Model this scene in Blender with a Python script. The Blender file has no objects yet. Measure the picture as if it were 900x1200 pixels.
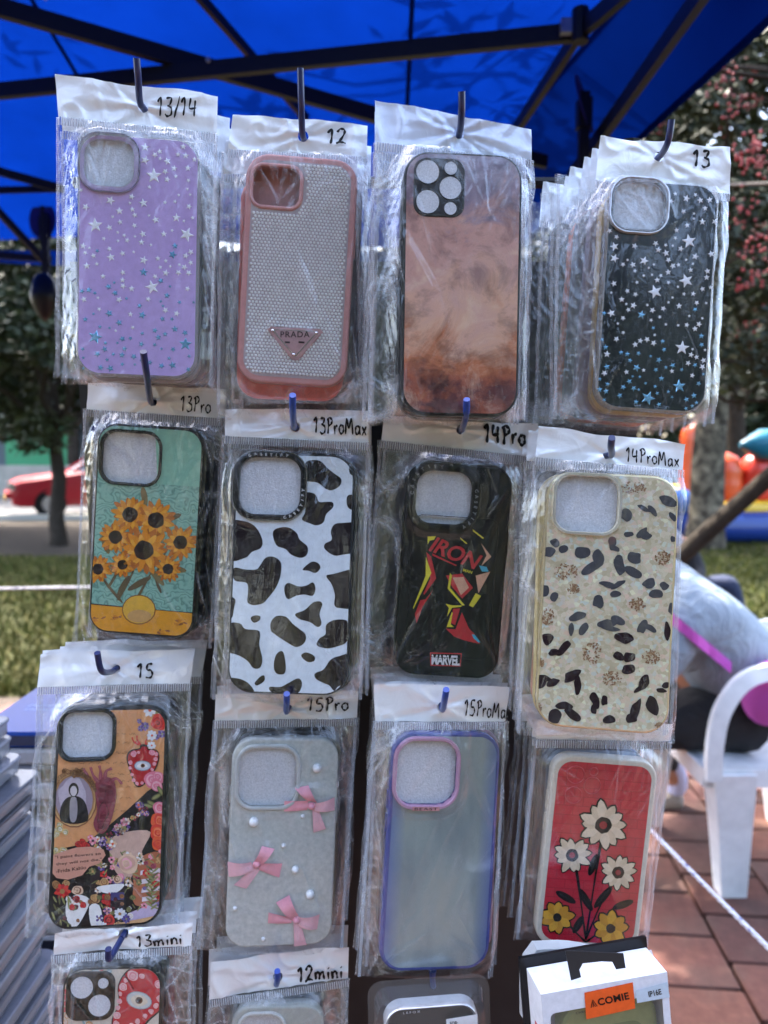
import bpy, bmesh, math, random
import numpy as np
from mathutils import Vector, Matrix, Euler
from mathutils.geometry import tessellate_polygon

R = math.radians
SC = bpy.context.scene
COL = SC.collection
rnd = random.Random(7)

# ------------------------------------------------------------------ camera
FPX = 870.0                 # focal length in photo pixels (photo is 900 x 1200)
CAMZ = 1.35
PITCH = math.atan(70 / FPX)
cam_d = bpy.data.cameras.new('camera')
cam = bpy.data.objects.new('camera', cam_d)
COL.objects.link(cam)
cam.location = (0, 0, CAMZ)
cam.rotation_euler = (math.pi / 2 - PITCH, 0, 0)
cam_d.sensor_fit = 'VERTICAL'
cam_d.sensor_height = 36
cam_d.lens = 36 * FPX / 1200
cam_d.clip_start = 0.02
cam_d.clip_end = 600
cam_d.dof.use_dof = True
cam_d.dof.focus_distance = 0.47
cam_d.dof.aperture_fstop = 7.5
SC.camera = cam

FW = np.array([0, math.cos(PITCH), -math.sin(PITCH)])
UP = np.array([0, math.sin(PITCH), math.cos(PITCH)])
RT = np.array([1.0, 0, 0])
CP = np.array([0, 0, CAMZ])


def ray(px, py):
    return FW + RT * (px - 450) / FPX + UP * (600 - py) / FPX


def at(px, py, Y):
    """world point seen at photo pixel (px, py) at world depth y = Y"""
    d = ray(px, py)
    return Vector(CP + d * (Y / d[1]))


def ground(px, py, z=0.0):
    d = ray(px, py)
    return Vector(CP + d * ((z - CAMZ) / d[2]))


# ------------------------------------------------------------------ light
SUN_EL, SUN_AZ = R(58), R(-35)      # azimuth measured from +Y towards +X
sun_dir = Vector((math.sin(SUN_AZ) * math.cos(SUN_EL), math.cos(SUN_AZ) * math.cos(SUN_EL), math.sin(SUN_EL)))
world = bpy.data.worlds.new('World')
SC.world = world
world.use_nodes = True
wn = world.node_tree.nodes
sky = wn.new('ShaderNodeTexSky')
sky.sky_type = 'NISHITA'
sky.sun_disc = False
sky.sun_elevation = SUN_EL
sky.sun_rotation = SUN_AZ
sky.dust_density = 4.0
sky.ozone_density = 0.4
wn['Background'].inputs[1].default_value = 0.15
world.node_tree.links.new(sky.outputs[0], wn['Background'].inputs[0])
sl = bpy.data.lights.new('sun', 'SUN')
sl.energy = 2.2
sl.angle = R(0.5)
sl.color = (1, .95, .87)
so = bpy.data.objects.new('sun', sl)
COL.objects.link(so)
so.rotation_euler = sun_dir.to_track_quat('Z', 'Y').to_euler()
SC.view_settings.view_transform = 'Standard'
SC.view_settings.look = 'None'
SC.view_settings.gamma = 1
SC.view_settings.exposure = 3.45
SC.cycles.use_denoising = True
SC.cycles.max_bounces = 10
SC.cycles.transparent_max_bounces = 48
SC.cycles.transmission_bounces = 6
SC.cycles.glossy_bounces = 4
SC.cycles.diffuse_bounces = 4
SC.cycles.caustics_reflective = False
SC.cycles.caustics_refractive = False
SC.cycles.sample_clamp_indirect = 6

# ------------------------------------------------------------------ materials
MATS = {}


def s2l(c):
    return tuple(((v / 255) / 12.92 if v / 255 <= .04045 else ((v / 255 + .055) / 1.055) ** 2.4) for v in c)


def thin_ior(b, fr, ior):
    """the same reflectance from both sides of a thin sheet"""
    g = b.n('ShaderNodeNewGeometry')
    m = b.n('ShaderNodeMath', operation='MULTIPLY_ADD')
    b.l(g.outputs['Backfacing'], m.inputs[0])
    m.inputs[1].default_value = 1 / ior - ior
    m.inputs[2].default_value = ior
    b.l(m.outputs[0], fr.inputs['IOR'])


class NT:
    """small node-tree builder"""
    def __init__(self, name):
        self.m = bpy.data.materials.new(name)
        self.m.use_nodes = True
        self.t = self.m.node_tree
        self.p = self.t.nodes['Principled BSDF']
        self.out = self.t.nodes['Material Output']

    def n(self, typ, **kw):
        nd = self.t.nodes.new(typ)
        for k, v in kw.items():
            if k.startswith('i_'):
                key = k[2:].replace('_', ' ')
                nd.inputs[key].default_value = v
            else:
                setattr(nd, k, v)
        return nd

    def l(self, a, b):
        self.t.links.new(a, b)

    def coord(self, scale=(1, 1, 1), kind='Object'):
        c = self.n('ShaderNodeTexCoord')
        mp = self.n('ShaderNodeMapping')
        mp.inputs['Scale'].default_value = scale
        self.l(c.outputs[kind], mp.inputs['Vector'])
        return mp.outputs[0]

    def ramp(self, fac, stops):
        r = self.n('ShaderNodeValToRGB')
        e = r.color_ramp.elements
        while len(e) < len(stops):
            e.new(.5)
        for el, (p, c) in zip(e, stops):
            el.position = p
            el.color = (*c[:3], 1) if not isinstance(c, (int, float)) else (c, c, c, 1)
        self.l(fac, r.inputs[0])
        return r.outputs[0]

    def noise(self, vec, scale, detail=4, rough=.6, dist=0):
        n = self.n('ShaderNodeTexNoise')
        n.inputs['Scale'].default_value = scale
        n.inputs['Detail'].default_value = detail
        n.inputs['Roughness'].default_value = rough
        n.inputs['Distortion'].default_value = dist
        if vec is not None:
            self.l(vec, n.inputs['Vector'])
        return n.outputs[0]

    def bump(self, h, strength=.3, dist=.001):
        b = self.n('ShaderNodeBump')
        b.inputs['Strength'].default_value = strength
        b.inputs['Distance'].default_value = dist
        self.l(h, b.inputs['Height'])
        return b.outputs[0]

    def mixc(self, f, a, b, mode='MIX'):
        m = self.n('ShaderNodeMix', data_type='RGBA', blend_type=mode)
        for s, v in ((m.inputs[0], f), (m.inputs[6], a), (m.inputs[7], b)):
            if hasattr(v, 'links'):
                self.l(v, s)
            elif isinstance(v, (int, float)):
                s.default_value = v
            else:
                s.default_value = (*v[:3], 1)
        return m.outputs[2]

    def math(self, op, a, b=0.0, clamp=False):
        m = self.n('ShaderNodeMath', operation=op, use_clamp=clamp)
        for s, v in ((m.inputs[0], a), (m.inputs[1], b)):
            if hasattr(v, 'links'):
                self.l(v, s)
            else:
                s.default_value = v
        return m.outputs[0]

    def set(self, col=None, rough=None, metal=None, normal=None, **kw):
        p = self.p
        if col is not None:
            if hasattr(col, 'links'):
                self.l(col, p.inputs['Base Color'])
            else:
                p.inputs['Base Color'].default_value = (*col[:3], 1)
        if rough is not None:
            if hasattr(rough, 'links'):
                self.l(rough, p.inputs['Roughness'])
            else:
                p.inputs['Roughness'].default_value = rough
        if metal is not None:
            p.inputs['Metallic'].default_value = metal
        if normal is not None:
            self.l(normal, p.inputs['Normal'])
        for k, v in kw.items():
            p.inputs[k.replace('_', ' ')].default_value = v
        return self.m


def paint(c, rough=.45, metal=0, key=None, grain=.06):
    """plain coloured stuff with a little tonal grain; c in photo sRGB"""
    k = ('paint', tuple(c), rough, metal)
    if k in MATS:
        return MATS[k]
    b = NT('paint_%02x%02x%02x' % tuple(int(v) for v in c))
    lc = s2l(c)
    if max(c) < 75 and metal == 0:
        lc = tuple(x * .55 for x in lc)
        b.p.inputs['Specular IOR Level'].default_value = .28
    v = b.coord()
    n = b.noise(v, 220, 3)
    col = b.ramp(n, [(.25, tuple(x * (1 - grain * 2) for x in lc)), (.75, tuple(min(1, x * (1 + grain)) for x in lc))])
    b.set(col, rough, metal)
    MATS[k] = b.m
    return b.m


def mat_film():
    b = NT('clear_plastic_film')
    t = b.t
    t.nodes.remove(b.p)
    v = b.coord((1, 1, 1))
    n1 = b.noise(b.coord((1, .35, 1)), 260, 5, .65, 1.2)
    n2 = b.noise(v, 60, 3, .6, 2.0)
    h = b.math('ADD', n1, b.math('MULTIPLY', n2, 1.6))
    nor = b.bump(h, .10, .0012)
    gl = b.n('ShaderNodeBsdfGlossy')
    gl.inputs['Roughness'].default_value = .06
    gl.inputs['Color'].default_value = (1, 1, 1, 1)
    b.l(nor, gl.inputs['Normal'])
    tr = b.n('ShaderNodeBsdfTransparent')
    tr.inputs['Color'].default_value = (.985, .987, .99, 1)
    df = b.n('ShaderNodeBsdfDiffuse')
    df.inputs['Color'].default_value = (.85, .87, .9, 1)
    b.l(nor, df.inputs['Normal'])
    # whitish veins and creases: crumpled film wear plus painted-in glints
    n3 = b.noise(b.coord((1, .5, 1)), 55, 6, .7, 1.5)
    vein = b.ramp(b.math('ABSOLUTE', b.math('SUBTRACT', n3, .5)), [(0, .14), (.004, .03), (.014, .002)])
    m1 = b.n('ShaderNodeMixShader')
    at_ = b.n('ShaderNodeAttribute', attribute_name='crease')
    cw = b.math('MULTIPLY', at_.outputs['Fac'], b.ramp(b.noise(b.coord((1, 1, 1)), 420, 3, .7), [(.3, .25), (.7, 1.0)]))
    b.l(b.math('ADD', vein, cw, True), m1.inputs[0])
    b.l(tr.outputs[0], m1.inputs[1])
    b.l(df.outputs[0], m1.inputs[2])
    fr = b.n('ShaderNodeFresnel')
    thin_ior(b, fr, 1.5)
    b.l(nor, fr.inputs['Normal'])
    f = b.math('ADD', b.math('MULTIPLY', fr.outputs[0], 1.15), .0, True)
    m2 = b.n('ShaderNodeMixShader')
    b.l(f, m2.inputs[0])
    b.l(m1.outputs[0], m2.inputs[1])
    b.l(gl.outputs[0], m2.inputs[2])
    b.l(m2.outputs[0], b.out.inputs[0])
    return b.m


def mat_clear(name, tint=(.9, .9, .92), haze=.12, rough=.08, ior=1.5, hc=(.8, .8, .82)):
    b = NT(name)
    b.t.nodes.remove(b.p)
    tr = b.n('ShaderNodeBsdfTransparent')
    tr.inputs['Color'].default_value = (*tint, 1)
    df = b.n('ShaderNodeBsdfDiffuse')
    df.inputs['Color'].default_value = (*hc, 1)
    m1 = b.n('ShaderNodeMixShader')
    m1.inputs[0].default_value = haze
    b.l(tr.outputs[0], m1.inputs[1])
    b.l(df.outputs[0], m1.inputs[2])
    gl = b.n('ShaderNodeBsdfGlossy')
    gl.inputs['Roughness'].default_value = rough
    fr = b.n('ShaderNodeFresnel')
    thin_ior(b, fr, ior)
    m2 = b.n('ShaderNodeMixShader')
    b.l(fr.outputs[0], m2.inputs[0])
    b.l(m1.outputs[0], m2.inputs[1])
    b.l(gl.outputs[0], m2.inputs[2])
    b.l(m2.outputs[0], b.out.inputs[0])
    return b.m


def mat_header(name, col=(.92, .925, .94)):
    b = NT(name)
    n1 = b.noise(b.coord((1, 1, 1)), 70, 3, .5, 1.0)
    nor = b.bump(n1, .35, .0015)
    b.set(col, .24, .10, nor, Coat_Weight=.6, Coat_Roughness=.05)
    return b.m


def mat_foam():
    b = NT('white_foam_sheet')
    v = b.coord((1, 1, 1))
    n = b.noise(v, 900, 3, .7)
    n2 = b.noise(v, 160, 3, .6, 1)
    col = b.ramp(n, [(.3, s2l((188, 190, 197))), (.7, s2l((226, 227, 233)))])
    b.set(col, .4, 0, b.bump(b.math('ADD', n, n2), .35, .001), Specular_IOR_Level=.7)
    return b.m


def mat_clouds():
    b = NT('printed_pink_cloud_art')
    tc = b.coord((1, 1, 1))
    sep = b.n('ShaderNodeSeparateXYZ')
    b.l(tc, sep.inputs[0])
    n = b.noise(tc, 22, 7, .62, .8)
    g = b.math('MULTIPLY_ADD', sep.outputs[1], 5.9)
    b.t.nodes[-1].inputs[2].default_value = .5
    gg = b.math('ADD', g, b.math('MULTIPLY', b.math('SUBTRACT', n, .5), 1.1))
    base = b.ramp(gg, [(0, s2l((104, 62, 62))), (.12, s2l((160, 90, 70))), (.22, s2l((188, 112, 78))), (.36, s2l((216, 166, 140))),
                       (.55, s2l((206, 160, 148))), (.70, s2l((200, 150, 138))), (.82, s2l((150, 128, 142))), (1, s2l((128, 114, 134)))])
    n2 = b.noise(tc, 34, 8, .65, .5)
    dark = b.ramp(n2, [(.38, s2l((120, 104, 122))), (.50, (1, 1, 1))])
    hi = b.ramp(n2, [(.54, 0), (.70, .7)])
    col = b.mixc(.55, base, dark, 'MULTIPLY')
    col = b.mixc(hi, col, s2l((232, 196, 168)))
    b.set(col, .2, 0, None, Coat_Weight=.4)
    return b.m


def mat_teal():
    b = NT('printed_teal_swirls')
    tc = b.coord()
    n = b.n('ShaderNodeTexWave', wave_type='RINGS')
    n.inputs['Scale'].default_value = 60
    n.inputs['Distortion'].default_value = 26
    n.inputs['Detail'].default_value = 2
    n.inputs['Detail Scale'].default_value = 1.4
    b.l(tc, n.inputs['Vector'])
    col = b.ramp(n.outputs[0], [(0, s2l((98, 146, 132))), (.35, s2l((128, 178, 160))), (1, s2l((138, 186, 168)))])
    b.set(col, .3, 0, b.bump(n.outputs[0], .12, .0005))
    return b.m


def mat_pearl():
    b = NT('pearly_shell_inlay')
    tc = b.coord()
    vo = b.n('ShaderNodeTexVoronoi')
    vo.inputs['Scale'].default_value = 380
    b.l(b.coord((1, 1.15, 1)), vo.inputs['Vector'])
    sep = b.n('ShaderNodeSeparateColor')
    b.l(vo.outputs['Color'], sep.inputs[0])
    col = b.ramp(sep.outputs[0], [(0, s2l((204, 190, 156))), (.3, s2l((220, 208, 176))), (.55, s2l((234, 222, 192))), (.72, s2l((238, 206, 180))),
                                  (.86, s2l((212, 224, 212))), (1, s2l((248, 242, 200)))])
    n = b.noise(tc, 20, 3)
    col = b.mixc(b.ramp(n, [(.4, 0), (.7, .35)]), col, s2l((176, 158, 120)))
    b.set(col, .18, .15, b.bump(sep.outputs[1], .25, .0008), Coat_Weight=.5)
    return b.m


def mat_iri():
    b = NT('smoky_translucent_back')
    tc = b.coord()
    sep = b.n('ShaderNodeSeparateXYZ')
    b.l(tc, sep.inputs[0])
    ax = b.math('ABSOLUTE', sep.outputs[0])
    e = b.math('MULTIPLY', ax, 24)
    n = b.noise(b.coord((1.4, .5, 1)), 25, 3, .5)
    mid = b.ramp(n, [(.3, s2l((122, 130, 136))), (.55, s2l((150, 158, 156))), (.8, s2l((158, 160, 152)))])
    f = b.ramp(e, [(.62, 0), (.97, 1)])
    col = b.mixc(f, mid, s2l((84, 104, 168)))
    y = b.ramp(b.math('MULTIPLY_ADD', sep.outputs[1], 7.0), [(.92, 0), (1, 1)])
    b.set(col, .12, .1)
    return b.m


M_FILM = mat_film()
M_HEAD = mat_header('glossy_white_header_foil')
M_HEADB = mat_header('bluish_header_foil', (.66, .72, .86))
M_FOAM = mat_foam()
M_INK = paint((18, 16, 20), .5)
M_CRIMP = mat_clear('crimped_seal_film', (.9, .91, .93), .22, .1, 1.6, (.8, .82, .86))
M_CRIMPW = mat_clear('whitened_crimp_ribs', (.9, .91, .93), .75, .12, 1.5, (.86, .87, .9))
M_CLEAR = mat_clear('clear_hard_plastic', (.9, .9, .9), .22, .07, 1.5)
M_BLACK = paint((26, 25, 28), .35)
M_BLACKG = paint((22, 22, 25), .15)
M_SILV = paint((215, 215, 220), .18, 1)


# ------------------------------------------------------------------ object helpers
def link(o, parent=None):
    COL.objects.link(o)
    if parent is not None:
        o.parent = parent
    return o


def tag(o, label=None, cat=None, group=None, kind=None):
    if label: o['label'] = label
    if cat: o['category'] = cat
    if group: o['group'] = group
    if kind: o['kind'] = kind
    return o


def empty(name, loc=(0, 0, 0), rot=(0, 0, 0), parent=None):
    o = bpy.data.objects.new(name, None)
    o.empty_display_size = .02
    link(o, parent)
    o.location = loc
    o.rotation_euler = rot
    return o


class PM:
    def __init__(self):
        self.v, self.f, self.mi, self.mats = [], [], [], []

    def m(self, mat):
        if mat not in self.mats:
            self.mats.append(mat)
        return self.mats.index(mat)

    def add(self, vs, fs, mat):
        o = len(self.v)
        self.v.extend([tuple(p) for p in vs])
        i = self.m(mat)
        for f in fs:
            self.f.append(tuple(o + k for k in f))
            self.mi.append(i)

    def ngon(self, pts, z, mat):
        if len(pts) < 3:
            return
        a = sum(pts[i][0] * pts[(i + 1) % len(pts)][1] - pts[(i + 1) % len(pts)][0] * pts[i][1] for i in range(len(pts)))
        if abs(a) < 1e-9:
            return
        if a < 0:
            pts = pts[::-1]
        vs = [(p[0], p[1], z) for p in pts]
        tris = tessellate_polygon([[Vector(p) for p in vs]])
        out = []
        for t in tris:
            p, q, r = (vs[k] for k in t)
            cr = (q[0] - p[0]) * (r[1] - p[1]) - (q[1] - p[1]) * (r[0] - p[0])
            out.append(t if cr > 0 else t[::-1])
        self.add(vs, out, mat)

    def box(self, lo, hi, mat, M=None):
        x0, y0, z0 = lo
        x1, y1, z1 = hi
        vs = [Vector(p) for p in ((x0, y0, z0), (x1, y0, z0), (x1, y1, z0), (x0, y1, z0), (x0, y0, z1), (x1, y0, z1), (x1, y1, z1), (x0, y1, z1))]
        if M: vs = [M @ p for p in vs]
        self.add(vs, [(0, 3, 2, 1), (4, 5, 6, 7), (0, 1, 5, 4), (1, 2, 6, 5), (2, 3, 7, 6), (3, 0, 4, 7)], mat)

    def tube(self, pts, rad, mat, n=8, caps=True):
        pts = [Vector(p) for p in pts]
        rr = rad if isinstance(rad, (list, tuple)) else [rad] * len(pts)
        vs, fs = [], []
        up = None
        for i, p in enumerate(pts):
            d = (pts[min(i + 1, len(pts) - 1)] - pts[max(i - 1, 0)]).normalized()
            if up is None:
                up = Vector((0, 0, 1)) if abs(d.z) < .9 else Vector((1, 0, 0))
            s = d.cross(up).normalized()
            up = s.cross(d).normalized()
            for k in range(n):
                a = 2 * math.pi * k / n
                vs.append(p + (s * math.cos(a) + up * math.sin(a)) * rr[i])
        for i in range(len(pts) - 1):
            for k in range(n):
                a, b_ = i * n + k, i * n + (k + 1) % n
                fs.append((a, b_, b_ + n, a + n))
        if caps:
            fs.append(tuple(range(n)))
            fs.append(tuple(reversed(range((len(pts) - 1) * n, len(pts) * n))))
        self.add(vs, fs, mat)

    def build(self, name, parent=None, smooth=False, fix=False):
        me = bpy.data.meshes.new(name)
        me.from_pydata(self.v, [], self.f)
        for m in self.mats:
            me.materials.append(m)
        if self.mi:
            me.polygons.foreach_set('material_index', self.mi)
        if fix:
            bm = bmesh.new(); bm.from_mesh(me)
            bmesh.ops.recalc_face_normals(bm, faces=bm.faces)
            bm.to_mesh(me); bm.free()
        if smooth:
            me.polygons.foreach_set('use_smooth', [True] * len(me.polygons))
        me.update()
        return link(bpy.data.objects.new(name, me), parent)


def grid_mesh(P, mat):
    """P: (ny, nx, 3) array -> PM with quads"""
    ny, nx = P.shape[:2]
    pm = PM()
    fs = []
    for j in range(ny - 1):
        for i in range(nx - 1):
            a = j * nx + i
            fs.append((a, a + nx, a + nx + 1, a + 1))
    pm.add(P.reshape(-1, 3).tolist(), fs, mat)
    return pm


def smooth_edges(o, ang=40):
    o.data.polygons.foreach_set('use_smooth', [True] * len(o.data.polygons))
    try:
        o.data.set_sharp_from_angle(angle=R(ang))
    except Exception:
        pass


def catmull(pts, n=5, closed=True):
    out = []
    N = len(pts)
    for i in range(N if closed else N - 1):
        if closed:
            p0, p1, p2, p3 = pts[(i - 1) % N], pts[i], pts[(i + 1) % N], pts[(i + 2) % N]
        else:
            p0, p1, p2, p3 = pts[max(i - 1, 0)], pts[i], pts[i + 1], pts[min(i + 2, N - 1)]
        for k in range(n):
            t = k / n
            out.append(tuple(.5 * ((2 * b) + (-a + c) * t + (2 * a - 5 * b + 4 * c - d) * t * t + (-a + 3 * b - 3 * c + d) * t ** 3)
                             for a, b, c, d in zip(p0, p1, p2, p3)))
    if not closed:
        out.append(tuple(pts[-1]))
    return out


def clip_poly(sub, clip):
    """clip polygon sub (any) against convex ccw polygon clip"""
    out = list(sub)
    for i in range(len(clip)):
        a, b = clip[i], clip[(i + 1) % len(clip)]
        ex, ey = b[0] - a[0], b[1] - a[1]
        if abs(ex) + abs(ey) < 1e-9:
            continue
        inp, out = out, []
        if not inp:
            return []
        side = lambda p: ex * (p[1] - a[1]) - ey * (p[0] - a[0])
        s = inp[-1]
        ss = side(s)
        for p in inp:
            sp = side(p)
            if (sp >= 0) != (ss >= 0):
                t = ss / (ss - sp)
                out.append((s[0] + (p[0] - s[0]) * t, s[1] + (p[1] - s[1]) * t))
            if sp >= 0:
                out.append(p)
            s, ss = p, sp
    return out


def rrect(cx, cy, w, h, r, n=8):
    """ccw rounded rectangle outline"""
    r = min(r, w / 2 - 1e-5, h / 2 - 1e-5)
    pts = []
    for (sx, sy, a0) in ((1, 1, 0), (-1, 1, 90), (-1, -1, 180), (1, -1, 270)):
        ox, oy = cx + sx * (w / 2 - r), cy + sy * (h / 2 - r)
        for k in range(n + 1):
            a = R(a0 + 90 * k / n)
            pts.append((ox + r * math.cos(a), oy + r * math.sin(a)))
    return pts


def ray_hit(poly, c, ang):
    dx, dy = math.cos(ang), math.sin(ang)
    best = None
    for i in range(len(poly)):
        (x1, y1), (x2, y2) = poly[i], poly[(i + 1) % len(poly)]
        ex, ey = x2 - x1, y2 - y1
        den = dx * ey - dy * ex
        if abs(den) < 1e-12:
            continue
        t = ((x1 - c[0]) * ey - (y1 - c[1]) * ex) / den
        u = ((x1 - c[0]) * dy - (y1 - c[1]) * dx) / den
        if t > 0 and -1e-6 <= u <= 1 + 1e-6:
            if best is None or t > best:
                best = t
    t = best or 0
    return (c[0] + dx * t, c[1] + dy * t)


def plate_with_hole(pm, outline, hole, z, mat):
    """flat plate between a convex outline and a hole inside it, facing +z"""
    if hole is None:
        pm.ngon(outline, z, mat)
        return
    c = (sum(p[0] for p in hole) / len(hole), sum(p[1] for p in hole) / len(hole))
    angs = sorted(set(round(math.atan2(p[1] - c[1], p[0] - c[0]), 5) for p in list(outline) + list(hole)))
    vs = []
    for a in angs:
        vs.append((*ray_hit(outline, c, a), z))
        vs.append((*ray_hit(hole, c, a), z))
    n = len(angs)
    fs = []
    for i in range(n):
        j = (i + 1) % n
        fs.append((2 * i + 1, 2 * i, 2 * j, 2 * j + 1))
    pm.add(vs, fs, mat)


def loops_band(pm, loops, mat, close=False):
    """connect successive same-length loops of 3d points"""
    vs = [p for l in loops for p in l]
    n = len(loops[0])
    fs = []
    for k in range(len(loops) - 1):
        for i in range(n):
            j = (i + 1) % n
            fs.append((k * n + i, (k + 1) * n + i, (k + 1) * n + j, k * n + j))
    pm.add(vs, fs, mat)


# ------------------------------------------------------------------ text
def text_polys(s, size, bold=0.0, space=1.0):
    cu = bpy.data.curves.new('t', 'FONT')
    cu.body = s
    cu.size = size
    cu.offset = bold
    cu.space_character = space
    cu.resolution_u = 3
    o = bpy.data.objects.new('t', cu)
    COL.objects.link(o)
    dg = bpy.context.evaluated_depsgraph_get()
    me = bpy.data.meshes.new_from_object(o.evaluated_get(dg))
    v = [tuple(p.co[:2]) for p in me.vertices]
    f = [tuple(p.vertices) for p in me.polygons]
    bpy.data.objects.remove(o)
    bpy.data.curves.remove(cu)
    bpy.data.meshes.remove(me)
    return v, f


def add_text(pm, s, fn, x0, x1, y0, y1, mat, bold=0.0, space=1.0):
    """text stretched into the box u 0..1, v 0..1 mapped by fn(u, v) -> 3d point; box given in the target's own units"""
    v, f = text_polys(s, 1.0, bold, space)
    xs = [p[0] for p in v]; ys = [p[1] for p in v]
    ax, bx, ay, by = min(xs), max(xs), min(ys), max(ys)
    vs = [fn(x0 + (p[0] - ax) / (bx - ax) * (x1 - x0), y0 + (p[1] - ay) / (by - ay) * (y1 - y0)) for p in v]
    pm.add(vs, f, mat)


# handwriting strokes, unit box: x right, y up 0..1 (x-height .55)
GL = {
    '1': (.45, [[(.0, .72), (.22, .98), (.24, .5), (.2, .0)]]),
    '2': (.62, [[(.05, .75), (.2, .98), (.45, .92), (.45, .65), (.2, .2), (.05, .03), (.3, .1), (.58, .02)]]),
    '3': (.55, [[(.08, .95), (.42, .95), (.3, .62), (.2, .55), (.45, .45), (.46, .12), (.2, .0), (.02, .12)]]),
    '4': (.6, [[(.12, .98), (.06, .45), (.5, .5)], [(.42, .9), (.4, .4), (.42, .0)]]),
    '5': (.6, [[(.5, .98), (.18, .95), (.12, .58), (.38, .55), (.48, .3), (.35, .04), (.05, .06)]]),
    '/': (.4, [[(.05, -.1), (.35, 1.05)]]),
    'P': (.55, [[(.12, .0), (.16, .5), (.14, .98)], [(.02, .82), (.25, 1.0), (.48, .85), (.38, .6), (.15, .52)]]),
    'r': (.38, [[(.06, .55), (.1, .0)], [(.1, .35), (.2, .52), (.34, .5)]]),
    'o': (.48, [[(.24, .55), (.05, .4), (.08, .1), (.28, .02), (.42, .22), (.36, .48), (.22, .55)]]),
    'M': (.8, [[(.05, .0), (.12, .95), (.32, .35), (.55, .95), (.68, .0)]]),
    'a': (.5, [[(.38, .5), (.15, .52), (.05, .25), (.18, .03), (.36, .2), (.4, .52), (.46, .02)]]),
    'x': (.48, [[(.05, .52), (.42, .02)], [(.42, .55), (.06, .0)]]),
    'm': (.8, [[(.05, .55), (.08, .0), (.12, .35), (.25, .55), (.33, .4), (.35, .02), (.4, .38), (.55, .55), (.64, .35), (.68, .0)]]),
    'n': (.52, [[(.05, .55), (.08, .0), (.13, .38), (.3, .55), (.4, .35), (.44, .0)]]),
    'i': (.24, [[(.1, .52), (.12, .0)], [(.1, .78), (.14, .72)]]),
}


def ribbon(pts, wd):
    """2-d polyline -> left/right offsets"""
    L, Rr = [], []
    n = len(pts)
    for i, p in enumerate(pts):
        a, b = pts[max(i - 1, 0)], pts[min(i + 1, n - 1)]
        dx, dy = b[0] - a[0], b[1] - a[1]
        d = math.hypot(dx, dy) or 1e-9
        w = wd * (.75 + .25 * math.sin(i * .9)) * (.6 if i in (0, n - 1) else 1)
        L.append((p[0] - dy / d * w, p[1] + dx / d * w))
        Rr.append((p[0] + dy / d * w, p[1] - dx / d * w))
    return L, Rr


def handwriting(pm, s, fn, wd, mat):
    """writes s into u 0..1, v 0..1 through fn; wd stroke half width as a share of the height"""
    tot = sum(GL[c][0] + .08 for c in s)
    x = 0
    hr = random.Random(s)
    slant, wd = hr.uniform(-.05, .22), wd * hr.uniform(.8, 1.3)
    base = fn
    fn = lambda u, v: base(u + (v - .5) * slant * .25, v)
    for c in s:
        adv, strokes = GL[c]
        dy = hr.uniform(-.04, .04)
        for st in strokes:
            pts = catmull([(x + p[0] + hr.uniform(-.015, .015), p[1] + dy) for p in st], 6, False)
            L, Rr = ribbon(pts, wd)
            n = len(pts)
            vs = [fn(p[0] / tot, p[1]) for p in L] + [fn(p[0] / tot, p[1]) for p in Rr]
            pm.add(vs, [(i, n + i, n + i + 1, i + 1) for i in range(n - 1)], mat)
        x += adv + .08


# ------------------------------------------------------------------ numpy noise for crumpled film
def vnoise(x, y, seed):
    xi, yi = np.floor(x).astype(int), np.floor(y).astype(int)
    xf, yf = x - xi, y - yi
    u, v = xf * xf * (3 - 2 * xf), yf * yf * (3 - 2 * yf)

    def h(a, b):
        n = (a * 374761393 + b * 668265263 + seed * 974711) & 0x7fffffff
        n = ((n ^ (n >> 13)) * 1274126177) & 0x7fffffff
        return ((n ^ (n >> 16)) & 0xffff) / 65535.0
    return (h(xi, yi) * (1 - u) + h(xi + 1, yi) * u) * (1 - v) + (h(xi, yi + 1) * (1 - u) + h(xi + 1, yi + 1) * u) * v


def ridged(x, y, seed):
    return 1 - np.abs(2 * vnoise(x, y, seed) - 1)


def sd_rr(X, Y, cx, cy, w, h, r):
    qx = np.abs(X - cx) - (w / 2 - r)
    qy = np.abs(Y - cy) - (h / 2 - r)
    return np.hypot(np.maximum(qx, 0), np.maximum(qy, 0)) + np.minimum(np.maximum(qx, qy), 0) - r


# ------------------------------------------------------------------ pose fitting
BASE = np.array([[1, 0, 0], [0, 0, -1], [0, 1, 0]], float)   # local x, y, z -> world x, z, -y


def rotm(rx, ry, rz):
    return np.array(Euler((rx, ry, rz)).to_matrix())


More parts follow.
